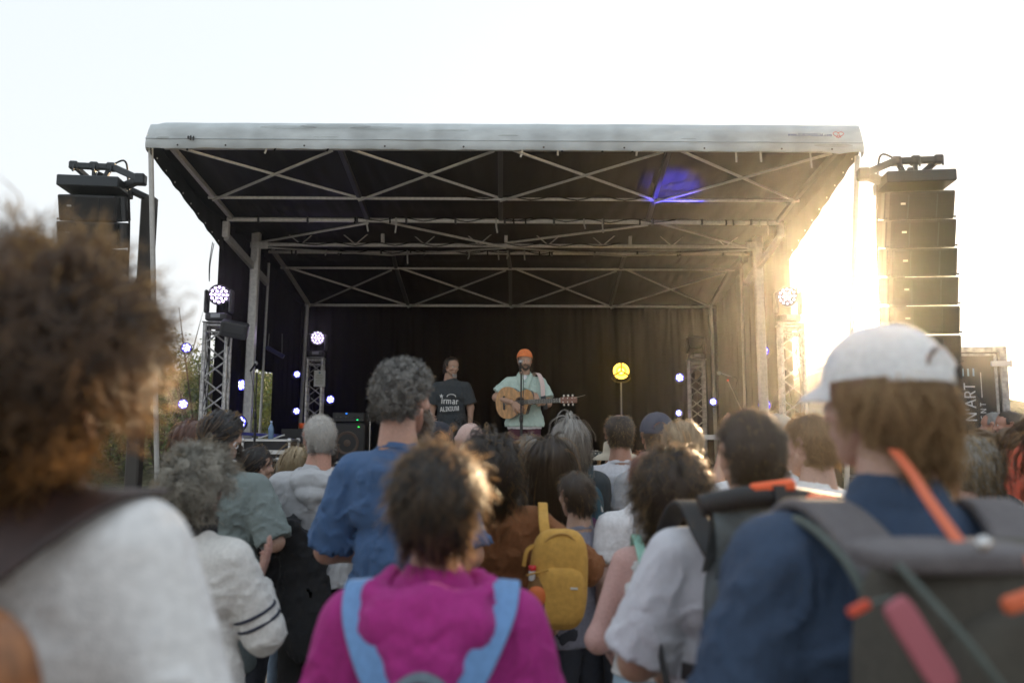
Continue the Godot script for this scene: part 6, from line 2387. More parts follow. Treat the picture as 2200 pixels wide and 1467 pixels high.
	# clapping man in the white cap
	p = person(spot(1668, 890, 3.9, {"label": "man in a white shirt and pale backward cap clapping with raised hands", "skin": fair, "shirt": cloth(0.7, 0.71, 0.76), "thick": 0.02, "cell": 0.014, "fold": 0.01, "sleeve": 0.85, "loose": 0.02, "girth": 1.02, "turn": 8.0,
		"arms": [Vector3(-0.02, 1.4, -0.35), Vector3(-0.06, 1.6, -0.28), Vector3(-0.3, 1.3, -0.2), Vector3(-0.17, 1.59, -0.29)],
		"hands": [Vector3(-0.05, 1, -0.1), Vector3(-1, 0, 0), Vector3(0.1, 1, 0.0), Vector3(1, 0, 0)], "curl": 0.15,
		"hair": {"kind": "short", "col": Color(0.1, 0.065, 0.03), "len": 0.025, "n": 260, "kids": 6, "core": 1.01, "bald": 0.15}}, 0.015))
	cap(p, cloth(0.4, 0.36, 0.3, 5.0), -158.0, -4.0, 1.0)
	# small faces low behind them
	person(spot(1722, 962, 3.9, {"label": "blond child's head low between the white shirt and the blond boy", "skin": fair, "shirt": black, "turn": -30.0, "sleeve": 1.9,
		"hair": {"kind": "short", "col": blond, "len": 0.04, "n": 200, "kids": 6, "core": 1.05}}))
	# blond boy in the white hoodie
	p = person(spot(1742, 893, 2.95, {"label": "blond boy in a white hoodie left of the white capped person", "skin": skin(0.6, 0.38, 0.29), "shirt": cloth(0.72, 0.71, 0.7), "shirt_name": "hoodie", "sleeve": 1.95, "thick": 0.024, "cell": 0.013, "fold": 0.01, "look": 28.0, "turn": 6.0,
		"hair": {"kind": "short", "col": Color(0.2, 0.13, 0.065), "col2": Color(0.33, 0.23, 0.12), "mix": 0.4, "gleam": 0.4, "len": 0.02, "top": 0.05, "n": 900, "kids": 4, "core": 1.02, "lift": 0.4, "w": 0.0025}}))
	hood(p, cloth(0.72, 0.71, 0.7), 0.95, 0.012)
	# right edge
	person(spot(2108, 930, 3.6, {"label": "woman with a messy brown bun and sunglasses pushed up at the right", "fem": true, "skin": fair, "shirt": black, "sleeve": 0.0, "shirt_name": "tank_top", "look": 10.0,
		"hair": {"kind": "tied", "knot": Vector3(0.02, 0.1, 0.09), "tail": [Vector3(0.02, 0.1, 0.09), Vector3(0.07, 0.13, 0.1), Vector3(0.1, 0.1, 0.12), Vector3(0.06, 0.06, 0.13), Vector3(0.02, 0.09, 0.13), Vector3(0.06, 0.13, 0.11)], "tail_r": 0.03, "tail_n": 300, "col": Color(0.13, 0.085, 0.045), "col2": Color(0.28, 0.2, 0.11), "mix": 0.3, "fly": 0.03, "gleam": 0.4, "len": 0.13, "steps": 7, "n": 300, "kids": 8, "core": 1.04, "lift": 0.2, "fall": 0.05, "mess": 0.16}}))
	person(spot(2085, 945, 2.7, {"label": "short ash blond haired person in a tan jacket behind the dark rucksack", "skin": skin(0.55, 0.33, 0.25), "shirt": cloth(0.22, 0.15, 0.09), "shirt_name": "jacket", "sleeve": 1.95, "thick": 0.026, "fold": 0.014, "girth": 1.1, "cell": 0.015, "look": 12.0,
		"hair": {"kind": "short", "col": Color(0.2, 0.16, 0.1), "col2": grey(0.36), "mix": 0.4, "fly": 0.2, "len": 0.04, "n": 520, "kids": 8, "core": 1.05, "lift": 0.4, "nape": -0.8}}))
	person(spot(2285, 893, 2.6, {"label": "brown haired person in pale grey cut off by the right edge", "fem": true, "skin": fair, "shirt": cloth(0.5, 0.52, 0.55), "sleeve": 1.6,
		"hair": {"kind": "long", "col": Color(0.04, 0.02, 0.011), "len": 0.3, "steps": 9, "n": 240, "kids": 8, "core": 1.06, "spread": 0.008, "curl": 0.004}}))
	# left of the tall man in blue
	p = person(spot(686, 893, 4.0, {"label": "white haired man with glasses in a pale grey hoodie", "skin": ruddy, "shirt": cloth(0.5, 0.51, 0.53, 5.0, {"heather": true}), "shirt_name": "hoodie", "sleeve": 1.95, "thick": 0.026, "cell": 0.014, "fold": 0.011, "look": 24.0, "girth": 1.05, "pants": black,
		"arms": [Vector3(0.25, 1.12, 0.02), Vector3(0.1, 1.1, -0.2), Vector3(-0.25, 1.12, 0.02), Vector3(-0.1, 1.1, -0.2)],
		"hair": {"kind": "short", "col": grey(0.46), "col2": grey(0.3), "mix": 0.25, "len": 0.012, "w": 0.002, "n": 3200, "kids": 1, "steps": 3, "core": 1.02, "lift": 0.5, "line": 0.4}}))
	hood(p, cloth(0.5, 0.51, 0.53, 5.0, {"heather": true}), 1.0, 0.012)
	glasses(p)
	person(spot(648, 962, 4.6, {"label": "blond person in pale blue with jeans and white shoes, left of the grey hoodie", "fem": true, "skin": fair, "shirt": cloth(0.38, 0.45, 0.56), "sleeve": 1.9, "pants": cloth(0.2, 0.27, 0.36, 8.0), "shoes": mat(lin(0.65, 0.65, 0.66), 0.6), "head_shift": Vector3(-0.02, 0, 0),
		"hair": {"kind": "long", "col": Color(0.42, 0.33, 0.2), "len": 0.22, "steps": 8, "n": 220, "kids": 7, "core": 1.05}}))
	p = person(spot(548, 962, 4.3, {"label": "dark haired woman in profile holding up a phone before the flight cases", "fem": true, "turn": -48.0, "face": true, "skin": fair, "shirt": black, "sleeve": 1.9, "cell": 0.015,
		"arms": [Vector3(0.2, 1.14, -0.12), Vector3(0.08, 1.3, -0.33), Vector3(-0.2, 1.1, 0.0), Vector3(-0.1, 1.05, -0.2)], "hands": [Vector3(0, 1, -0.1), Vector3(-0.7, 0, 0.6), Vector3(0, 0.2, -1), Vector3(1, 0, 0)],
		"hair": {"kind": "tied", "knot": Vector3(0.0, -0.04, 0.12), "tail": [Vector3(0, -0.04, 0.12), Vector3(0, -0.12, 0.15), Vector3(0, -0.22, 0.13)], "col": darkb, "len": 0.14, "steps": 7, "n": 260, "kids": 7, "core": 1.04, "lift": 0.15, "fall": 0.05}}))
	var ph := thing("mobile_phone", "black mobile phone held up by the dark haired woman at the left", "phone")
	ph.transform = p.transform.orthonormalized() * Transform3D(Basis(Vector3.UP, 0.4), Vector3(0.03, 1.28, -0.37))
	k = MB.new()
	k.box(Vector3.ZERO, Vector3(0.075, 0.15, 0.009), 0.004)
	obj("phone_body", k, mat(lin(0.01, 0.01, 0.012), 0.25), ph)
	k = MB.new()
	k.box(Vector3(0.02, 0.055, 0.0055), Vector3(0.02, 0.02, 0.003), 0.001)
	obj("phone_camera", k, mat(lin(0.03, 0.03, 0.03), 0.2), ph)
	# the one in black whose legs show
	person(spot(700, 935, 4.5, {"label": "person all in black shirt and shorts beside the tall man in blue", "skin": skin(0.2, 0.11, 0.075), "shirt": black, "sleeve": 1.3, "thick": 0.02, "fold": 0.003, "shorts": true, "short_len": 0.95, "pants": black, "leg_loose": 0.03, "cell": 0.014, "girth": 1.1, "turn": 10.0, "head": 0.92,
		"legs": [Vector3(0.06, 0.5, -0.02), Vector3(0.02, 0.09, 0.03), Vector3(-0.14, 0.5, -0.02), Vector3(-0.17, 0.09, 0.05)], "shoes": mat(lin(0.4, 0.39, 0.36), 0.7),
		"arms": [Vector3(0.27, 1.12, 0.02), Vector3(0.1, 1.08, -0.2), Vector3(-0.28, 1.12, 0.02), Vector3(-0.1, 1.08, -0.2)],
		"hair": {"kind": "short", "col": darkb, "len": 0.02, "n": 150, "kids": 5}}))
	# left side
	person(spot(412, 905, 4.2, {"label": "reddish haired woman with glasses half hidden left of the ponytailed man", "fem": true, "skin": skin(0.58, 0.35, 0.28), "shirt": cloth(0.1, 0.12, 0.2), "turn": -40.0, "face": true,
		"hair": {"kind": "short", "col": Color(0.12, 0.05, 0.03), "len": 0.06, "n": 240, "kids": 7, "core": 1.06}}))
	p = person(spot(478, 884, 3.75, {"label": "ponytailed man with an earring and tattooed arm in a grey green shirt", "skin": fair, "shirt": cloth(0.19, 0.23, 0.225, 7.0, {"heather": true}), "sleeve": 0.98, "thick": 0.022, "loose": 0.02, "cell": 0.012, "fold": 0.01, "fold_freq": Vector3(8, 5, 8), "girth": 1.1, "turn": -4.0, "look": -18.0, "hem": 0.8, "shorts": true, "short_len": 1.0, "leg_loose": 0.035, "pants": cloth(0.09, 0.11, 0.115, 6.0),
		"arms": [Vector3(0.34, 1.12, 0.04), Vector3(0.2, 1.06, -0.2), Vector3(-0.3, 1.12, 0.02), Vector3(-0.15, 1.06, -0.22)],
		"hair": {"kind": "tied", "knot": Vector3(-0.01, -0.02, 0.125), "tail": [Vector3(-0.01, -0.02, 0.115), Vector3(-0.02, -0.06, 0.15), Vector3(-0.02, -0.13, 0.145), Vector3(0.0, -0.2, 0.125), Vector3(0.03, -0.25, 0.12)], "tail_r": 0.032, "tail_n": 420, "col": Color(0.006, 0.005, 0.006), "col2": grey(0.06), "mix": 0.08, "len": 0.17, "steps": 8, "n": 420, "kids": 8, "core": 1.04, "lift": 0.12, "fall": 0.06, "mess": 0.05, "spread": 0.004, "shine": 0.3},
		"beard": {"col": Color(0.02, 0.014, 0.01), "len": 0.04, "n": 900}}))
	k = MB.new()
	var ring := []
	for i in 13:
		ring.append(Vector3(0.088, -0.05 + cos(TAU * i / 12.0) * 0.015, 0.004 + sin(TAU * i / 12.0) * 0.015))
	k.tube(pts(ring), 0.0025, 6)
	obj("earring", k, mat(lin(0.75, 0.75, 0.74), 0.2, {"metal": 0.9}), p).transform = head_of(p)
	rng.seed = 321
	for i in 4:
		k = MB.new()
		var tp := []
		for j in 6:
			var f := j / 5.0
			var c := Vector3(0.306, 1.12, 0.04).lerp(Vector3(0.187, 1.372, 0.01), 0.02 + 0.1 * f + i * 0.02)
			tp.append(c + Vector3(0.036 + 0.006 * cos(f * 3.0), 0, 0.018 + 0.014 * sin(f * 4.0 + i * 1.7)).normalized() * 0.046)
		k.tube(curve(tp, 3), 0.0022, 4)
		obj("tattoo", k, mat(lin(0.02, 0.022, 0.03), 0.8), p)
	var jk := thing("black_jacket", "black jacket draped over the ponytailed man's right forearm", "jacket")
	jk.transform = p.transform.orthonormalized()
	obj("jacket_cloth", soft([bone(Vector3(0.3, 1.1, -0.1), Vector3(0.36, 0.95, -0.16), 0.06, 0.1, 0.7), bone(Vector3(0.36, 0.95, -0.16), Vector3(0.4, 0.6, -0.16), 0.1, 0.13, 0.5), bone(Vector3(0.2, 1.07, -0.2), Vector3(0.28, 0.7, -0.2), 0.06, 0.1, 0.6)], 0.014, 0.05, 0.018, Vector3(11, 5, 11)), cloth(0.012, 0.013, 0.016), jk)
	# woman with long straight brown hair, child
	person(spot(1182, 945, 3.9, {"label": "woman with long straight brown hair beside the dark curly head", "fem": true, "skin": fair, "shirt": cloth(0.1, 0.1, 0.1), "cell": 0.016,
		"hair": {"kind": "long", "col": Color(0.018, 0.011, 0.008), "col2": Color(0.05, 0.032, 0.02), "mix": 0.3, "gleam": 0.06, "fly": 0.02, "len": 0.36, "steps": 11, "n": 420, "kids": 9, "core": 1.045, "spread": 0.006, "lift": 0.2, "mess": 0.05, "w": 0.0028, "shine": 0.35}}))
	person(spot(1239, 1016, 3.4, {"label": "child with dark brown hair left of the white T-shirt's sleeve", "skin": fair, "shirt": cloth(0.2, 0.2, 0.25), "turn": 30.0,
		"hair": {"kind": "short", "col": Color(0.025, 0.016, 0.011), "len": 0.05, "n": 280, "kids": 7, "core": 1.05}}))
	person(spot(1375, 962, 3.35, {"label": "white T-shirted person mostly hidden by the rim lit dark curls", "fem": true, "skin": skin(0.6, 0.4, 0.34), "shirt": cloth(0.7, 0.7, 0.72), "head_shift": Vector3(0.04, -0.02, 0), "sleeve": 0.7,
		"hair": {"kind": "short", "col": Color(0.2, 0.08, 0.06), "len": 0.06, "n": 160, "kids": 6}}))


func glasses(p: Node3D) -> void:
	var k := MB.new()
	for s in [-1.0, 1.0]:
		k.tube(curve([Vector3(s * 0.088, 0.004, 0.01), Vector3(s * 0.084, 0.012, -0.05), Vector3(s * 0.07, 0.012, -0.098)], 4), 0.0022, 6)
		var r := []
		for i in 15:
			var a := TAU * i / 14.0
			r.append(Vector3(s * 0.036 + cos(a) * 0.026, 0.004 + sin(a) * 0.02, -0.106))
		k.tube(pts(r), 0.0016, 5)
	k.tube(pts([Vector3(-0.01, 0.008, -0.107), Vector3(0.01, 0.008, -0.107)]), 0.0016, 5)
	obj("glasses", k, mat(lin(0.03, 0.03, 0.03), 0.3), p).transform = head_of(p)


# a plain rucksack on a back
func backpack(p: Node3D, label: String, m: Material, o := {}) -> Node3D:
	var b := thing("backpack", label, "backpack")
	b.transform = p.transform
	var s: Vector3 = o.get("size", Vector3(0.16, 0.22, 0.1))
	var y: float = o.get("y", 1.18)
	var zc: float = o.get("z", 0.155 + s.z * 0.8)
	var k := MB.new()
	k.blob(Vector3(0, y, zc), s, 0.55, 32, 20, Basis(), 0.05, wrinkle)
	obj("bag_body", k, m, b)
	k = MB.new()
	k.blob(Vector3(0, y - s.y * 0.35, zc + s.z * 0.62), Vector3(s.x * 0.82, s.y * 0.5, s.z * 0.55), 0.55, 28, 16, Basis(), 0.06, wrinkle)
	obj("front_pocket", k, o.get("lower", m), b)
	if o.has("piping"):
		k = MB.new()
		k.tube(curve([Vector3(-s.x * 0.9, y + s.y * 0.2, zc + s.z * 0.7), Vector3(-s.x * 0.6, y + s.y * 0.85, zc + s.z * 0.62), Vector3(0, y + s.y * 0.98, zc + s.z * 0.55), Vector3(s.x * 0.6, y + s.y * 0.85, zc + s.z * 0.62), Vector3(s.x * 0.9, y + s.y * 0.2, zc + s.z * 0.7)], 6), 0.006, 6)
		obj("piping", k, o.piping, b)
	shoulder_straps(b, o.get("straps", m), 0.105, 0.055, y + s.y * 0.7, zc - s.z * 0.6)
	return b

# ---------------------------------------------------------------- the near people
func foreground() -> void:
	var fair := skin(0.56, 0.35, 0.26)
	var tanned := skin(0.46, 0.26, 0.17)
	var black := mat(lin(0.012, 0.012, 0.014), 0.7)
	var k: MB
	# grey curly haired woman clapping in a cream cardigan
	var cream := cloth(0.66, 0.65, 0.62, 6.0)
	var p := person(spot(428, 948, 2.55, {"label": "woman with thick grey curls in a cream striped cardigan, hands raised to clap", "fem": true, "skin": skin(0.62, 0.36, 0.29), "shirt": cream, "shirt_name": "cardigan", "sleeve": 1.95, "thick": 0.026, "cell": 0.012, "fold": 0.006, "fold_freq": Vector3(4, 8, 4), "turn": -8.0, "girth": 1.0, "pants": cloth(0.012, 0.012, 0.014), "hem": 0.88,
		"arms": [Vector3(0.29, 1.1, -0.06), Vector3(0.14, 1.24, -0.24), Vector3(-0.25, 1.1, -0.05), Vector3(-0.02, 1.22, -0.26)], "hands": [Vector3(0.3, 1, -0.15), Vector3(-1, 0.2, 0.25), Vector3(0.4, 1, -0.1), Vector3(1, 0, 0.2)], "curl": 0.2,
		"hair": {"kind": "curly", "col": Color(0.17, 0.165, 0.14), "col2": Color(0.42, 0.4, 0.34), "mix": 0.4, "gleam": 0.2, "len": 0.07, "steps": 9, "n": 480, "kids": 8, "bump": 0.06, "core": 1.24, "curl": 0.012, "wind": 1.1, "spread": 0.007, "fray": 1.3, "fall": 0.16, "nape": -0.92, "w": 0.0032, "shine": 0.5}}, 0.05))
	var navy := mat(lin(0.02, 0.024, 0.045), 0.85)
	for i in 2:
		k = MB.new()
		var c := Vector3(0.261, 1.1, -0.06).lerp(Vector3(0.155, 1.372, 0.01), 0.16 + i * 0.13)
		var rr := []
		var ax := (Vector3(0.155, 1.372, 0.01) - Vector3(0.261, 1.1, -0.06)).normalized()
		var e1 := ax.cross(Vector3.BACK).normalized()
		var e2 := ax.cross(e1)
		for j in 19:
			var a := TAU * j / 18.0
			rr.append(c + (e1 * cos(a) + e2 * sin(a)) * 0.0785)
		k.tube(pts(rr), 0.0065, 6)
		obj("sleeve_stripe", k, navy, p)
	strap("neck_scarf", p, [Vector3(-0.07, 1.49, -0.02), Vector3(-0.04, 1.5, 0.075), Vector3(0.04, 1.5, 0.075), Vector3(0.07, 1.49, -0.02)], [Vector3(-1, 0, 0), Vector3(-0.4, 0, 1), Vector3(0.4, 0, 1), Vector3(1, 0, 0)], 0.08, 0.012, black)
	var bag := thing("shoulder_bag", "black shoulder bag at the cream cardigan's hip on a thin strap", "bag")
	bag.transform = p.transform
	k = MB.new()
	k.blob(Vector3(0.18, 0.8, 0.16), Vector3(0.17, 0.13, 0.06), 0.5, 28, 16, Basis(), 0.06, wrinkle)
	obj("bag_body", k, cloth(0.01, 0.01, 0.012), bag)
	strap("bag_strap", bag, [Vector3(0.1, 0.88, 0.2), Vector3(0.0, 0.98, 0.165), Vector3(-0.1, 1.15, 0.165), Vector3(-0.13, 1.35, 0.14), Vector3(-0.12, 1.475, 0.03)], [Vector3(0, 0, 1), Vector3(0, 0, 1), Vector3(0, 0, 1), Vector3(0, 0.4, 1), Vector3(0, 1, 0)], 0.022, 0.004, black)

	# tall man in blue
	p = person(spot(866, 770, 2.85, {"label": "tall man with curly grey hair and a beard in a blue T-shirt", "skin": skin(0.55, 0.3, 0.22), "shirt": cloth(0.06, 0.125, 0.26, 5.0, {"heather": true}), "sleeve": 0.95, "thick": 0.018, "loose": 0.012, "cell": 0.012, "fold": 0.012, "fold_freq": Vector3(7, 4, 7), "girth": 0.97, "hem": 0.83, "flare": 0.01, "look": -8.0, "turn": -22.0, "pants": cloth(0.13, 0.2, 0.32, 8.0, {"heather": true}),
		"arms": [Vector3(0.3, 1.12, 0.02), Vector3(0.12, 1.08, -0.22), Vector3(-0.32, 1.1, 0.0), Vector3(-0.16, 1.05, -0.24)],
		"hair": {"kind": "curly", "col": Color(0.075, 0.071, 0.064), "col2": Color(0.25, 0.245, 0.23), "mix": 0.45, "gleam": 0.06, "fly": 0.04, "len": 0.026, "steps": 7, "n": 900, "kids": 7, "core": 1.05, "bump": 0.05, "curl": 0.008, "wind": 1.2, "spread": 0.005, "fall": 0.12, "nape": -0.72, "w": 0.0024, "shine": 0.5},
		"beard": {"col": Color(0.16, 0.12, 0.09), "col2": Color(0.36, 0.33, 0.29), "mix": 0.5, "len": 0.05, "n": 1500}}, 0.02))

	# woman in brown with the yellow rucksack
	var rust := cloth(0.2, 0.075, 0.025, 5.0)
	p = person(spot(1092, 925, 3.2, {"label": "woman with long dark curls in a rust brown top, hand on her hip", "fem": true, "skin": skin(0.6, 0.36, 0.27), "shirt": rust, "shirt_name": "blouse", "sleeve": 1.2, "thick": 0.022, "cell": 0.012, "fold": 0.013, "fold_freq": Vector3(8, 4, 8), "girth": 1.03, "hem": 0.88, "lean": Vector3(-0.05, 0, 0), "pants": cloth(0.07, 0.08, 0.07, 5.0),
		"head_shift": Vector3(-0.03, 0, 0), "shrug_r": 0.015,
		"arms": [Vector3(0.4, 1.2, 0.07), Vector3(0.27, 1.0, -0.06), Vector3(-0.3, 1.14, 0.02), Vector3(-0.12, 1.0, -0.1)],
		"hair": {"kind": "curly", "col": Color(0.005, 0.004, 0.004), "col2": Color(0.016, 0.009, 0.006), "mix": 0.25, "gleam": 0.06, "len": 0.2, "steps": 17, "n": 560, "kids": 8, "core": 1.16, "curl": 0.012, "wind": 0.95, "spread": 0.007, "fall": 0.3, "fray": 1.2, "nape": -0.95, "w": 0.003, "shine": 0.35}}, 0.05))
	yellow_pack(p)

	# woman with the rim lit dark curls, bare arms
	p = person(spot(1432, 955, 2.5, {"label": "woman with dark frizzy curls lit from behind, bare arms and mint straps", "fem": true, "skin": skin(0.66, 0.4, 0.36), "shirt": cloth(0.6, 0.6, 0.6), "shirt_name": "tank_top", "sleeve": 0.0, "thick": 0.006, "cell": 0.011, "girth": 1.08, "look": -12.0, "pants": cloth(0.36, 0.5, 0.62, 8.0, {"heather": true}), "head_shift": Vector3(0.02, 0, 0), "hem": 0.98,
		"neckline": Plane(Vector3(0, 1, 0), 1.39),
		"arms": [Vector3(0.27, 1.12, -0.02), Vector3(0.1, 1.05, -0.24), Vector3(-0.29, 1.1, 0.02), Vector3(-0.2, 1.02, -0.2)],
		"hair": {"kind": "curly", "col": Color(0.006, 0.0045, 0.004), "col2": Color(0.02, 0.012, 0.008), "mix": 0.25, "len": 0.15, "steps": 14, "n": 620, "kids": 8, "core": 1.1, "gleam": 0.16, "fly": 0.3, "bump": 0.05, "curl": 0.011, "wind": 1.0, "spread": 0.007, "fall": 0.34, "fray": 1.3, "nape": -0.95, "w": 0.0026, "shine": 0.35}}, 0.04))
	for s in [-1.0, 1.0]:
		strap("mint_strap", p, [Vector3(s * 0.1, 1.3, 0.145), Vector3(s * 0.115, 1.42, 0.1), Vector3(s * 0.12, 1.468, 0.01), Vector3(s * 0.11, 1.4, -0.085)], [Vector3(0, 0, 1), Vector3(0, 0.6, 0.8), Vector3(0, 1, 0), Vector3(0, 0.5, -1)], 0.035, 0.004, cloth(0.3, 0.55, 0.46))

	# cropped man in white with the roll top rucksack
	p = person(spot(1572, 884, 1.98, {"label": "man with cropped brown hair in a white T-shirt wearing a grey roll top rucksack", "skin": skin(0.5, 0.3, 0.21), "shirt": cloth(0.6, 0.61, 0.66, 5.0, {"heather": true}), "sleeve": 0.95, "thick": 0.018, "loose": 0.03, "cell": 0.011, "fold": 0.0065, "fold_freq": Vector3(7, 4, 7), "girth": 1.1, "hem": 0.8, "turn": 4.0, "look": 2.0, "lean": Vector3(0.03, 0, 0.0), "head_shift": Vector3(0.02, 0, 0), "pants": cloth(0.03, 0.035, 0.05),
		"arms": [Vector3(0.3, 1.1, 0.02), Vector3(0.12, 1.05, -0.24), Vector3(-0.3, 1.1, 0.0), Vector3(-0.16, 1.02, -0.24)],
		"hair": {"kind": "short", "col": Color(0.026, 0.02, 0.014), "col2": Color(0.055, 0.042, 0.03), "mix": 0.3, "len": 0.011, "top": 0.024, "n": 1100, "kids": 8, "core": 1.015, "lift": 0.45, "w": 0.0017, "spread": 0.005, "nape": -0.85, "steps": 3, "mess": 0.15}}, 0.0))
	roll_top_pack(p)

	# pink hoodie
	var pink := cloth(0.36, 0.022, 0.2, 4.0)
	p = person(spot(938, 952, 1.55, {"label": "woman with short dark hair in a bright pink hoodie, nearest in the middle", "fem": true, "skin": skin(0.62, 0.34, 0.26), "shirt": pink, "shirt_name": "hoodie", "sleeve": 1.95, "thick": 0.03, "cell": 0.011, "fold": 0.008, "fold_freq": Vector3(6, 3, 6), "body_cell": 0.018, "girth": 1.12, "hem": 0.82, "look": 3.0, "tilt": 2.0,
		"arms": [Vector3(0.27, 1.12, 0.02), Vector3(0.12, 1.02, -0.2), Vector3(-0.27, 1.12, 0.02), Vector3(-0.12, 1.02, -0.2)],
		"hair": {"kind": "short", "col": Color(0.015, 0.0145, 0.014), "col2": Color(0.075, 0.073, 0.068), "mix": 0.25, "len": 0.055, "steps": 6, "gleam": 0.2, "fly": 0.38, "n": 1150, "kids": 6, "core": 1.05, "bump": 0.04, "lift": 0.42, "w": 0.0022, "spread": 0.007, "nape": -0.92, "mess": 0.26, "fall": 0.3, "curl": 0.003}}, 0.015))
	hood(p, pink, 1.2, 0.009, Vector3(0, 1.44, 0.035), 4)
	blue_pack(p)

	# white capped person at the right with the dark rucksack
	p = person(spot(1893, 690, 1.3, {"label": "person in a white baseball cap and navy sweater, large at the right", "fem": false, "skin": skin(0.6, 0.37, 0.28), "shirt": cloth(0.035, 0.06, 0.11, 5.0), "shirt_name": "sweater", "sleeve": 1.95, "thick": 0.026, "cell": 0.011, "fold": 0.012, "fold_freq": Vector3(6, 4, 6), "girth": 1.12, "look": 27.0, "body_cell": 0.018, "head": 0.9, "turn": 4.0, "tilt": -3.0, "collar": 0.012,
		"arms": [Vector3(0.32, 1.12, 0.0), Vector3(0.16, 1.05, -0.2), Vector3(-0.32, 1.1, 0.02), Vector3(-0.16, 1.02, -0.2)],
		"hair": {"kind": "long", "col": Color(0.2, 0.14, 0.075), "col2": Color(0.34, 0.25, 0.14), "mix": 0.4, "len": 0.08, "gleam": 0.6, "fly": 0.2, "steps": 9, "n": 620, "kids": 9, "core": 1.02, "spread": 0.006, "lift": 0.25, "mess": 0.16, "w": 0.003, "curl": 0.006, "wind": 0.7, "bald": 0.5, "under": 0.1}}, 0.012))
	cap(p, cloth(0.72, 0.73, 0.75, 5.0, {"thin": true}), 0.0, -3.0, 1.0, 0.85)
	dark_pack(p)

	# big curly hair at the left
	p = person(spot(97, 466, 1.12, {"label": "woman with a big cloud of dark curls in a white blouse, largest at the left", "fem": true, "skin": skin(0.58, 0.36, 0.26), "shirt": cloth(0.74, 0.75, 0.77, 4.0, {"thin": true}), "shirt_name": "blouse", "sleeve": 1.7, "thick": 0.03, "cell": 0.011, "fold": 0.006, "fold_freq": Vector3(4, 1.2, 4), "body_cell": 0.018, "girth": 1.02, "turn": -8.0, "loose": 0.02, "head_shift": Vector3(0, -0.03, 0),
		"arms": [Vector3(0.27, 1.12, 0.0), Vector3(0.14, 1.02, -0.22), Vector3(-0.3, 1.12, 0.0), Vector3(-0.14, 1.04, -0.22)],
		"hair": {"kind": "curly", "col": Color(0.012, 0.0075, 0.005), "col2": Color(0.08, 0.045, 0.02), "mix": 0.3, "len": 0.11, "steps": 12, "n": 1050, "kids": 8, "fly": 0.12, "core": 1.29, "bump": 0.09, "curl": 0.012, "wind": 1.0, "spread": 0.007, "fall": 0.12, "fray": 1.2, "nape": -0.97, "w": 0.004, "gleam": 0.65}}, 0.085))
	var hb := thing("leather_bag", "brown leather bag on a wide dark strap, bottom left corner", "bag")
	hb.transform = p.transform
	k = MB.new()
	k.blob(Vector3(0.115, 1.16, 0.3), Vector3(0.14, 0.22, 0.07), 0.5, 30, 18, Basis(), 0.05, wrinkle)
	obj("bag_body", k, mat(lin(0.42, 0.16, 0.05), 0.4, {"tex": "grime", "scale": 5.0}), hb)
	strap("bag_strap", hb, [Vector3(-0.06, 1.24, 0.28), Vector3(0.0, 1.31, 0.235), Vector3(0.065, 1.395, 0.175), Vector3(0.12, 1.455, 0.085), Vector3(0.135, 1.455, -0.03)], [Vector3(-0.2, 0, 1), Vector3(-0.2, 0.1, 1), Vector3(-0.1, 0.2, 1), Vector3(0, 0.7, 0.8), Vector3(0, 1, -0.2)], 0.12, 0.006, mat(lin(0.05, 0.022, 0.017), 0.5, {"tex": "grime", "scale": 5.0}))


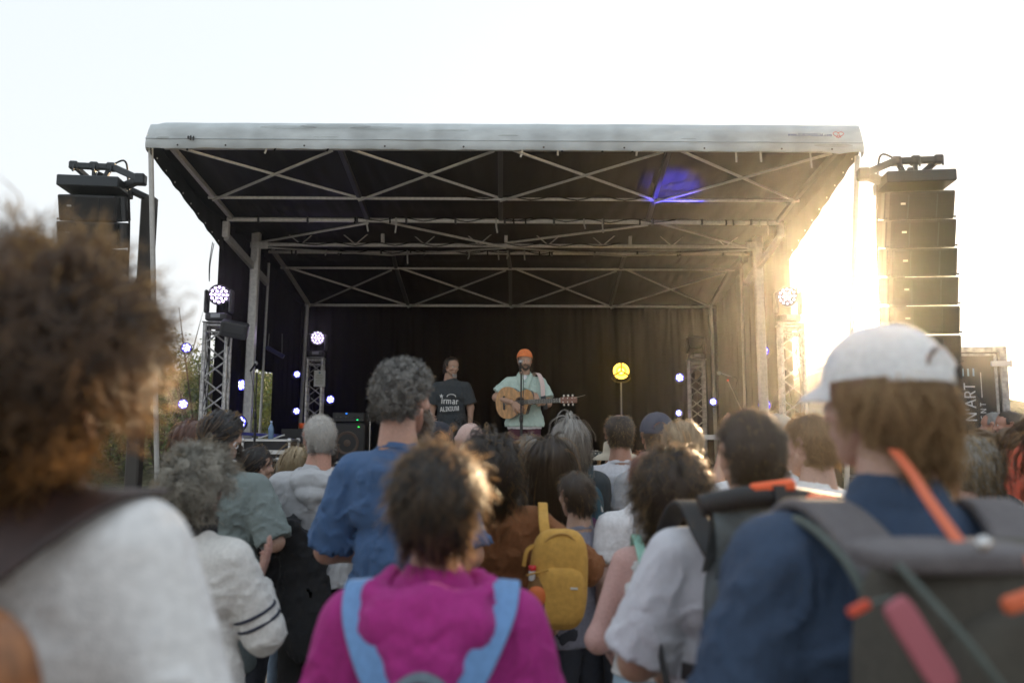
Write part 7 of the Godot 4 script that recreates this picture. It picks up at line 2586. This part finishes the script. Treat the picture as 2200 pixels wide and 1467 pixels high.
func yellow_pack(p: Node3D) -> void:
	var m := cloth(0.52, 0.29, 0.06, 3.0)
	var b := thing("backpack", "mustard yellow rucksack hung on the rust brown blouse's right shoulder", "backpack")
	b.transform = p.transform * Transform3D(Basis(Vector3.BACK, -0.04), Vector3(0, 0, 0))
	var o := Vector3(0.17, 1.19, 0.24)
	var k := MB.new()
	k.blob(o, Vector3(0.125, 0.21, 0.085), 0.6, 32, 20, Basis(), 0.05, wrinkle)
	obj("bag_body", k, m, b)
	k = MB.new()
	k.blob(o + Vector3(0.005, -0.06, 0.055), Vector3(0.105, 0.125, 0.055), 0.6, 28, 16, Basis(), 0.08, wrinkle)
	obj("front_pocket", k, m, b)
	# mesh side pocket with something orange in it
	k = MB.new()
	k.blob(o + Vector3(-0.085, -0.08, 0.05), Vector3(0.05, 0.1, 0.06), 0.7, 24, 14, Basis(), 0.06, wrinkle)
	obj("mesh_pocket", k, mat(lin(0.22, 0.1, 0.02), 0.7, {"tex": "heather", "scale": 12.0}), b)
	k = MB.new()
	k.blob(o + Vector3(-0.09, -0.06, 0.075), Vector3(0.042, 0.05, 0.045), 0.8, 18, 12, Basis(), 0.1, wrinkle)
	obj("orange_pouch", k, mat(lin(0.6, 0.14, 0.03), 0.6), b)
	k = MB.new()
	k.tube(curve([o + Vector3(-0.135, 0.02, 0.075), o + Vector3(-0.1, 0.035, 0.1), o + Vector3(-0.05, 0.05, 0.1)], 5), 0.004, 6)
	obj("pocket_hem", k, m, b)
	k = MB.new()
	k.lathe(o + Vector3(-0.115, 0.0, 0.075), [Vector2(0.0, 0), Vector2(0.014, 0), Vector2(0.014, 0.04), Vector2(0.0, 0.04)], 12)
	var bt := obj("small_bottle", k, mat(lin(0.6, 0.6, 0.6), 0.4), b)
	k = MB.new()
	k.lathe(o + Vector3(-0.115, 0.04, 0.075), [Vector2(0.0, 0), Vector2(0.016, 0), Vector2(0.016, 0.02), Vector2(0.0, 0.02)], 12)
	obj("red_lid", k, mat(lin(0.6, 0.02, 0.03), 0.4), bt)
	k = MB.new()
	k.box(o + Vector3(0.06, -0.02, 0.108), Vector3(0.03, 0.008, 0.003), 0.001)
	obj("tag", k, mat(lin(0.6, 0.6, 0.55), 0.7), b)
	k = MB.new()
	k.tube(curve([o + Vector3(-0.09, 0.12, 0.06), o + Vector3(-0.04, 0.18, 0.065), o + Vector3(0.03, 0.19, 0.062), o + Vector3(0.09, 0.13, 0.06)], 6), 0.005, 6)
	obj("zip", k, mat(lin(0.4, 0.21, 0.04), 0.6), b)
	strap("shoulder_strap", b, [o + Vector3(-0.06, 0.17, 0.0), o + Vector3(-0.07, 0.23, -0.05), Vector3(0.1, 1.45, 0.105), Vector3(0.1, 1.48, 0.02), Vector3(0.11, 1.4, -0.1)], [Vector3(0, 0, 1), Vector3(0, 0, 1), Vector3(0, 0.5, 0.9), Vector3(0, 1, 0), Vector3(0, 0.4, -1)], 0.045, 0.007, m)
	strap("loose_strap", b, [o + Vector3(-0.08, 0.14, 0.02), o + Vector3(-0.135, 0.12, 0.04), o + Vector3(-0.15, 0.05, 0.04)], [Vector3(0, 0, 1), Vector3(-0.4, 0, 1), Vector3(-0.4, 0, 1)], 0.018, 0.003, m)


func roll_top_pack(p: Node3D) -> void:
	var m := mat(lin(0.085, 0.105, 0.11), 0.5, {"tex": "grime", "scale": 3.0, "normal": "weave", "depth": 0.2})
	var pale := mat(lin(0.34, 0.36, 0.35), 0.5, {"tex": "grime", "scale": 3.0})
	var orange := mat(lin(0.8, 0.12, 0.03), 0.45)
	var web := mat(lin(0.012, 0.012, 0.013), 0.6)
	var b := thing("backpack", "grey roll top rucksack with orange buckles on the white T-shirted man", "backpack")
	b.transform = p.transform * Transform3D(Basis(), Vector3(-0.02, 0.03, 0.0))
	var k := MB.new()
	k.blob(Vector3(0.02, 1.14, 0.245), Vector3(0.155, 0.27, 0.095), 0.45, 36, 22, Basis(), 0.05, wrinkle)
	obj("bag_body", k, m, b)
	# folded top, slanting from the left shoulder up to the roll
	var fp := PackedVector3Array()
	for j in 7:
		for i in 25:
			var u := i / 24.0
			var v := j / 6.0
			fp.append(Vector3(lerpf(-0.135, 0.17, u) + 0.02 * v * (0.5 - u), 1.33 + 0.17 * v + 0.01 * sin(u * 9.0 + v * 3.0), 0.25 + 0.07 * sin(v * PI) * 0.4 + 0.012 * sin(u * 14.0) * (1.0 - v) + 0.05 * (1.0 - v)))
	k = MB.new()
	k.surf(fp, 25, 7)
	var bp := PackedVector3Array()
	for q in fp:
		bp.append(q + Vector3(0, 0, -0.1 * (1.0 - (q.y - 1.33) / 0.17 * 0.85)))
	k.surf(bp, 25, 7, false, true)
	obj("top_flap", k, m, b)
	k = MB.new()
	k.tube(curve([Vector3(-0.15, 1.49, 0.25), Vector3(0.0, 1.515, 0.26), Vector3(0.19, 1.49, 0.25)], 6), 0.026, 12)
	obj("rolled_top", k, web, b)
	k = MB.new()
	k.blob(Vector3(0.03, 1.25, 0.335), Vector3(0.085, 0.1, 0.02), 0.45, 24, 12)
	obj("pale_panel", k, pale, b)
	for e in [[Vector3(0.02, 1.535, 0.265), Vector3(0.11, 0.03, 0.03), 0.12], [Vector3(0.13, 1.505, 0.285), Vector3(0.075, 0.032, 0.02), -0.06], [Vector3(0.03, 1.435, 0.32), Vector3(0.065, 0.042, 0.016), 0.03]]:
		k = MB.new()
		k.box(e[0], e[1], 0.008, Basis(Vector3.BACK, e[2]))
		obj("orange_buckle", k, orange, b)
	strap("webbing", b, [Vector3(0.03, 1.54, 0.28), Vector3(0.03, 1.45, 0.312), Vector3(0.025, 1.3, 0.352), Vector3(0.02, 1.05, 0.345)], [Vector3(0, 0.6, 1), Vector3(0, 0.2, 1), Vector3(0, 0, 1), Vector3(0, 0, 1)], 0.03, 0.003, web)
	strap("side_webbing", b, [Vector3(-0.21, 1.13, 0.28), Vector3(-0.1, 1.12, 0.345), Vector3(0.05, 1.115, 0.35), Vector3(0.18, 1.12, 0.28)], [Vector3(-0.6, 0, 1), Vector3(-0.1, 0, 1), Vector3(0, 0, 1), Vector3(0.6, 0, 1)], 0.04, 0.004, web)
	# round pale emblem on the panel
	k = MB.new()
	var r := []
	for i in 12:
		var a := 0.9 + 4.6 * i / 11.0
		r.append(Vector3(0.07 + cos(a) * 0.033, 1.21 + sin(a) * 0.033, 0.358))
	k.tube(curve(r, 2), 0.008, 6)
	obj("emblem", k, mat(lin(0.62, 0.62, 0.6), 0.6), b)
	k = MB.new()
	k.tube(curve([Vector3(0.035, 1.25, 0.36), Vector3(0.05, 1.235, 0.365), Vector3(0.062, 1.215, 0.366)], 3), 0.003, 5)
	obj("red_cord", k, mat(lin(0.5, 0.03, 0.02), 0.6), b)
	shoulder_straps(b, web, 0.115, 0.06, 1.36, 0.17)
	strap("waist_strap", b, [Vector3(-0.15, 0.92, 0.28), Vector3(-0.2, 1.0, 0.2), Vector3(-0.21, 1.12, 0.1), Vector3(-0.19, 1.2, -0.02)], [Vector3(-0.5, 0, 1), Vector3(-0.8, 0, 0.6), Vector3(-1, 0, 0.2), Vector3(-1, 0, 0)], 0.03, 0.004, web)
	strap("hanging_strap", b, [Vector3(-0.19, 1.06, 0.2), Vector3(-0.2, 0.95, 0.22), Vector3(-0.195, 0.82, 0.22)], [Vector3(-0.3, 0, 1), Vector3(-0.3, 0, 1), Vector3(-0.3, 0, 1)], 0.024, 0.003, web)


func blue_pack(p: Node3D) -> void:
	var m := cloth(0.15, 0.3, 0.56, 5.0)
	var greyc := cloth(0.12, 0.17, 0.2, 5.0)
	var b := thing("backpack", "small grey rucksack with pale blue straps on the pink hoodie", "backpack")
	b.transform = p.transform
	for s in [-1.0, 1.0]:
		strap("shoulder_strap", b, [Vector3(s * 0.035, 1.2, 0.225), Vector3(s * 0.065, 1.27, 0.215), Vector3(s * 0.115, 1.36, 0.18), Vector3(s * 0.148, 1.425, 0.115), Vector3(s * 0.158, 1.463, 0.02), Vector3(s * 0.155, 1.41, -0.09), Vector3(s * 0.165, 1.28, -0.15)], [Vector3(0, 0, 1), Vector3(0, 0, 1), Vector3(s * 0.2, 0.2, 1), Vector3(s * 0.2, 0.6, 0.8), Vector3(s * 0.1, 1, 0), Vector3(0, 0.5, -0.9), Vector3(0, 0, -1)], 0.062, 0.011, m)
	var k := MB.new()
	k.blob(Vector3(0, 1.1, 0.25), Vector3(0.125, 0.17, 0.07), 0.5, 30, 18, Basis(), 0.04, wrinkle)
	obj("bag_body", k, greyc, b)
	k = MB.new()
	k.blob(Vector3(0, 1.05, 0.305), Vector3(0.1, 0.1, 0.04), 0.5, 26, 14, Basis(), 0.05, wrinkle)
	obj("front_pocket", k, greyc, b)
	strap("carry_handle", b, [Vector3(-0.05, 1.25, 0.25), Vector3(-0.045, 1.31, 0.26), Vector3(0, 1.335, 0.26), Vector3(0.045, 1.31, 0.26), Vector3(0.05, 1.25, 0.25)], [Vector3(-1, 0, 0.2), Vector3(-0.7, 0.7, 0.2), Vector3(0, 1, 0.2), Vector3(0.7, 0.7, 0.2), Vector3(1, 0, 0.2)], 0.035, 0.007, greyc)


func dark_pack(p: Node3D) -> void:
	var m := cloth(0.066, 0.06, 0.048, 4.0)
	var greyc := cloth(0.13, 0.12, 0.125, 4.0)
	var trim := cloth(0.1, 0.12, 0.11, 4.0)
	var orange := mat(lin(0.62, 0.13, 0.05), 0.6)
	var b := thing("backpack", "large dark green grey rucksack with orange trim and a pink tag at the right", "backpack")
	b.transform = p.transform
	var k := MB.new()
	k.blob(Vector3(0, 1.16, 0.265), Vector3(0.185, 0.29, 0.11), 0.5, 36, 24, Basis(), 0.05, wrinkle)
	obj("bag_body", k, m, b)
	k = MB.new()
	k.blob(Vector3(0.0, 1.15, 0.36), Vector3(0.165, 0.24, 0.065), 0.5, 32, 20, Basis(), 0.07, wrinkle)
	obj("front_pocket", k, m, b)
	k = MB.new()
	k.blob(Vector3(-0.1, 1.428, 0.3), Vector3(0.11, 0.019, 0.065), 0.6, 28, 14, Basis(), 0.05, wrinkle)
	obj("top_panel", k, greyc, b)
	for s in [-1.0, 1.0]:
		strap("shoulder_strap", b, [Vector3(s * 0.08 - 0.03, 1.33, 0.22), Vector3(s * 0.11 - 0.01, 1.41, 0.16), Vector3(s * 0.135, 1.462, 0.05), Vector3(s * 0.14, 1.43, -0.06), Vector3(s * 0.15, 1.32, -0.135)], [Vector3(0, 0.2, 1), Vector3(0, 0.6, 0.8), Vector3(0, 1, 0.1), Vector3(0, 0.6, -0.8), Vector3(0, 0, -1)], 0.085, 0.014, greyc)
		k = MB.new()
		k.tube(curve([Vector3(s * 0.12 - 0.03, 1.32, 0.24), Vector3(s * 0.152 - 0.01, 1.4, 0.175), Vector3(s * 0.176, 1.445, 0.06), Vector3(s * 0.18, 1.42, -0.05)], 6), 0.007, 6)
		obj("strap_edging", k, trim, b)
	strap("orange_loop", b, [Vector3(-0.05, 1.55, 0.11), Vector3(-0.06, 1.52, 0.17), Vector3(-0.075, 1.49, 0.23), Vector3(-0.09, 1.44, 0.32)], [Vector3(0, 0.5, 1), Vector3(0, 0.5, 1), Vector3(0, 0.5, 1), Vector3(0, 0.3, 1)], 0.018, 0.004, orange)
	strap("orange_trim", b, [Vector3(-0.066, 1.44, 0.405), Vector3(-0.075, 1.415, 0.425), Vector3(-0.08, 1.385, 0.432), Vector3(-0.05, 1.345, 0.436), Vector3(-0.01, 1.29, 0.436), Vector3(0.05, 1.2, 0.436)], [Vector3(0, 0, 1), Vector3(0, 0, 1), Vector3(0, 0, 1), Vector3(0, 0, 1), Vector3(0, 0, 1), Vector3(0, 0, 1)], 0.016, 0.004, orange)
	k = MB.new()
	k.box(Vector3(-0.1, 1.4, 0.43), Vector3(0.04, 0.018, 0.014), 0.004, Basis(Vector3.BACK, 0.3))
	obj("zip_pull", k, orange, b)
	k = MB.new()
	k.blob(Vector3(-0.198, 1.35, 0.405), Vector3(0.0165, 0.055, 0.005), 0.35, 16, 12, Basis(Vector3.BACK, 0.55))
	obj("pink_tag", k, mat(lin(0.55, 0.16, 0.2), 0.7, {"tex": "heather", "scale": 9.0}), b)
	k = MB.new()
	k.blob(Vector3(-0.255, 1.385, 0.385), Vector3(0.014, 0.005, 0.004), 0.4, 12, 8, Basis(Vector3.BACK, 0.45))
	obj("red_toggle", k, mat(lin(0.6, 0.07, 0.03), 0.5), b)
	k = MB.new()
	k.tube(pts([Vector3(-0.24, 1.39, 0.385), Vector3(-0.22, 1.398, 0.395)]), 0.003, 6)
	obj("toggle_cord", k, trim, b)
	k = MB.new()
	k.blob(Vector3(-0.1, 1.452, 0.375), Vector3(0.01, 0.01, 0.007), 1.0, 10, 6)
	obj("snap_button", k, mat(lin(0.6, 0.6, 0.6), 0.25, {"metal": 0.8}), b)
	for e in [[Vector3(-0.2, 1.43, 0.37), Vector3(-0.16, 1.36, 0.425), Vector3(-0.1, 1.28, 0.43), Vector3(-0.02, 1.2, 0.43)], [Vector3(-0.19, 1.28, 0.41), Vector3(-0.2, 1.2, 0.41), Vector3(-0.195, 1.1, 0.4)]]:
		k = MB.new()
		k.tube(curve(e, 6), 0.0045, 6)
		obj("seam", k, trim, b)
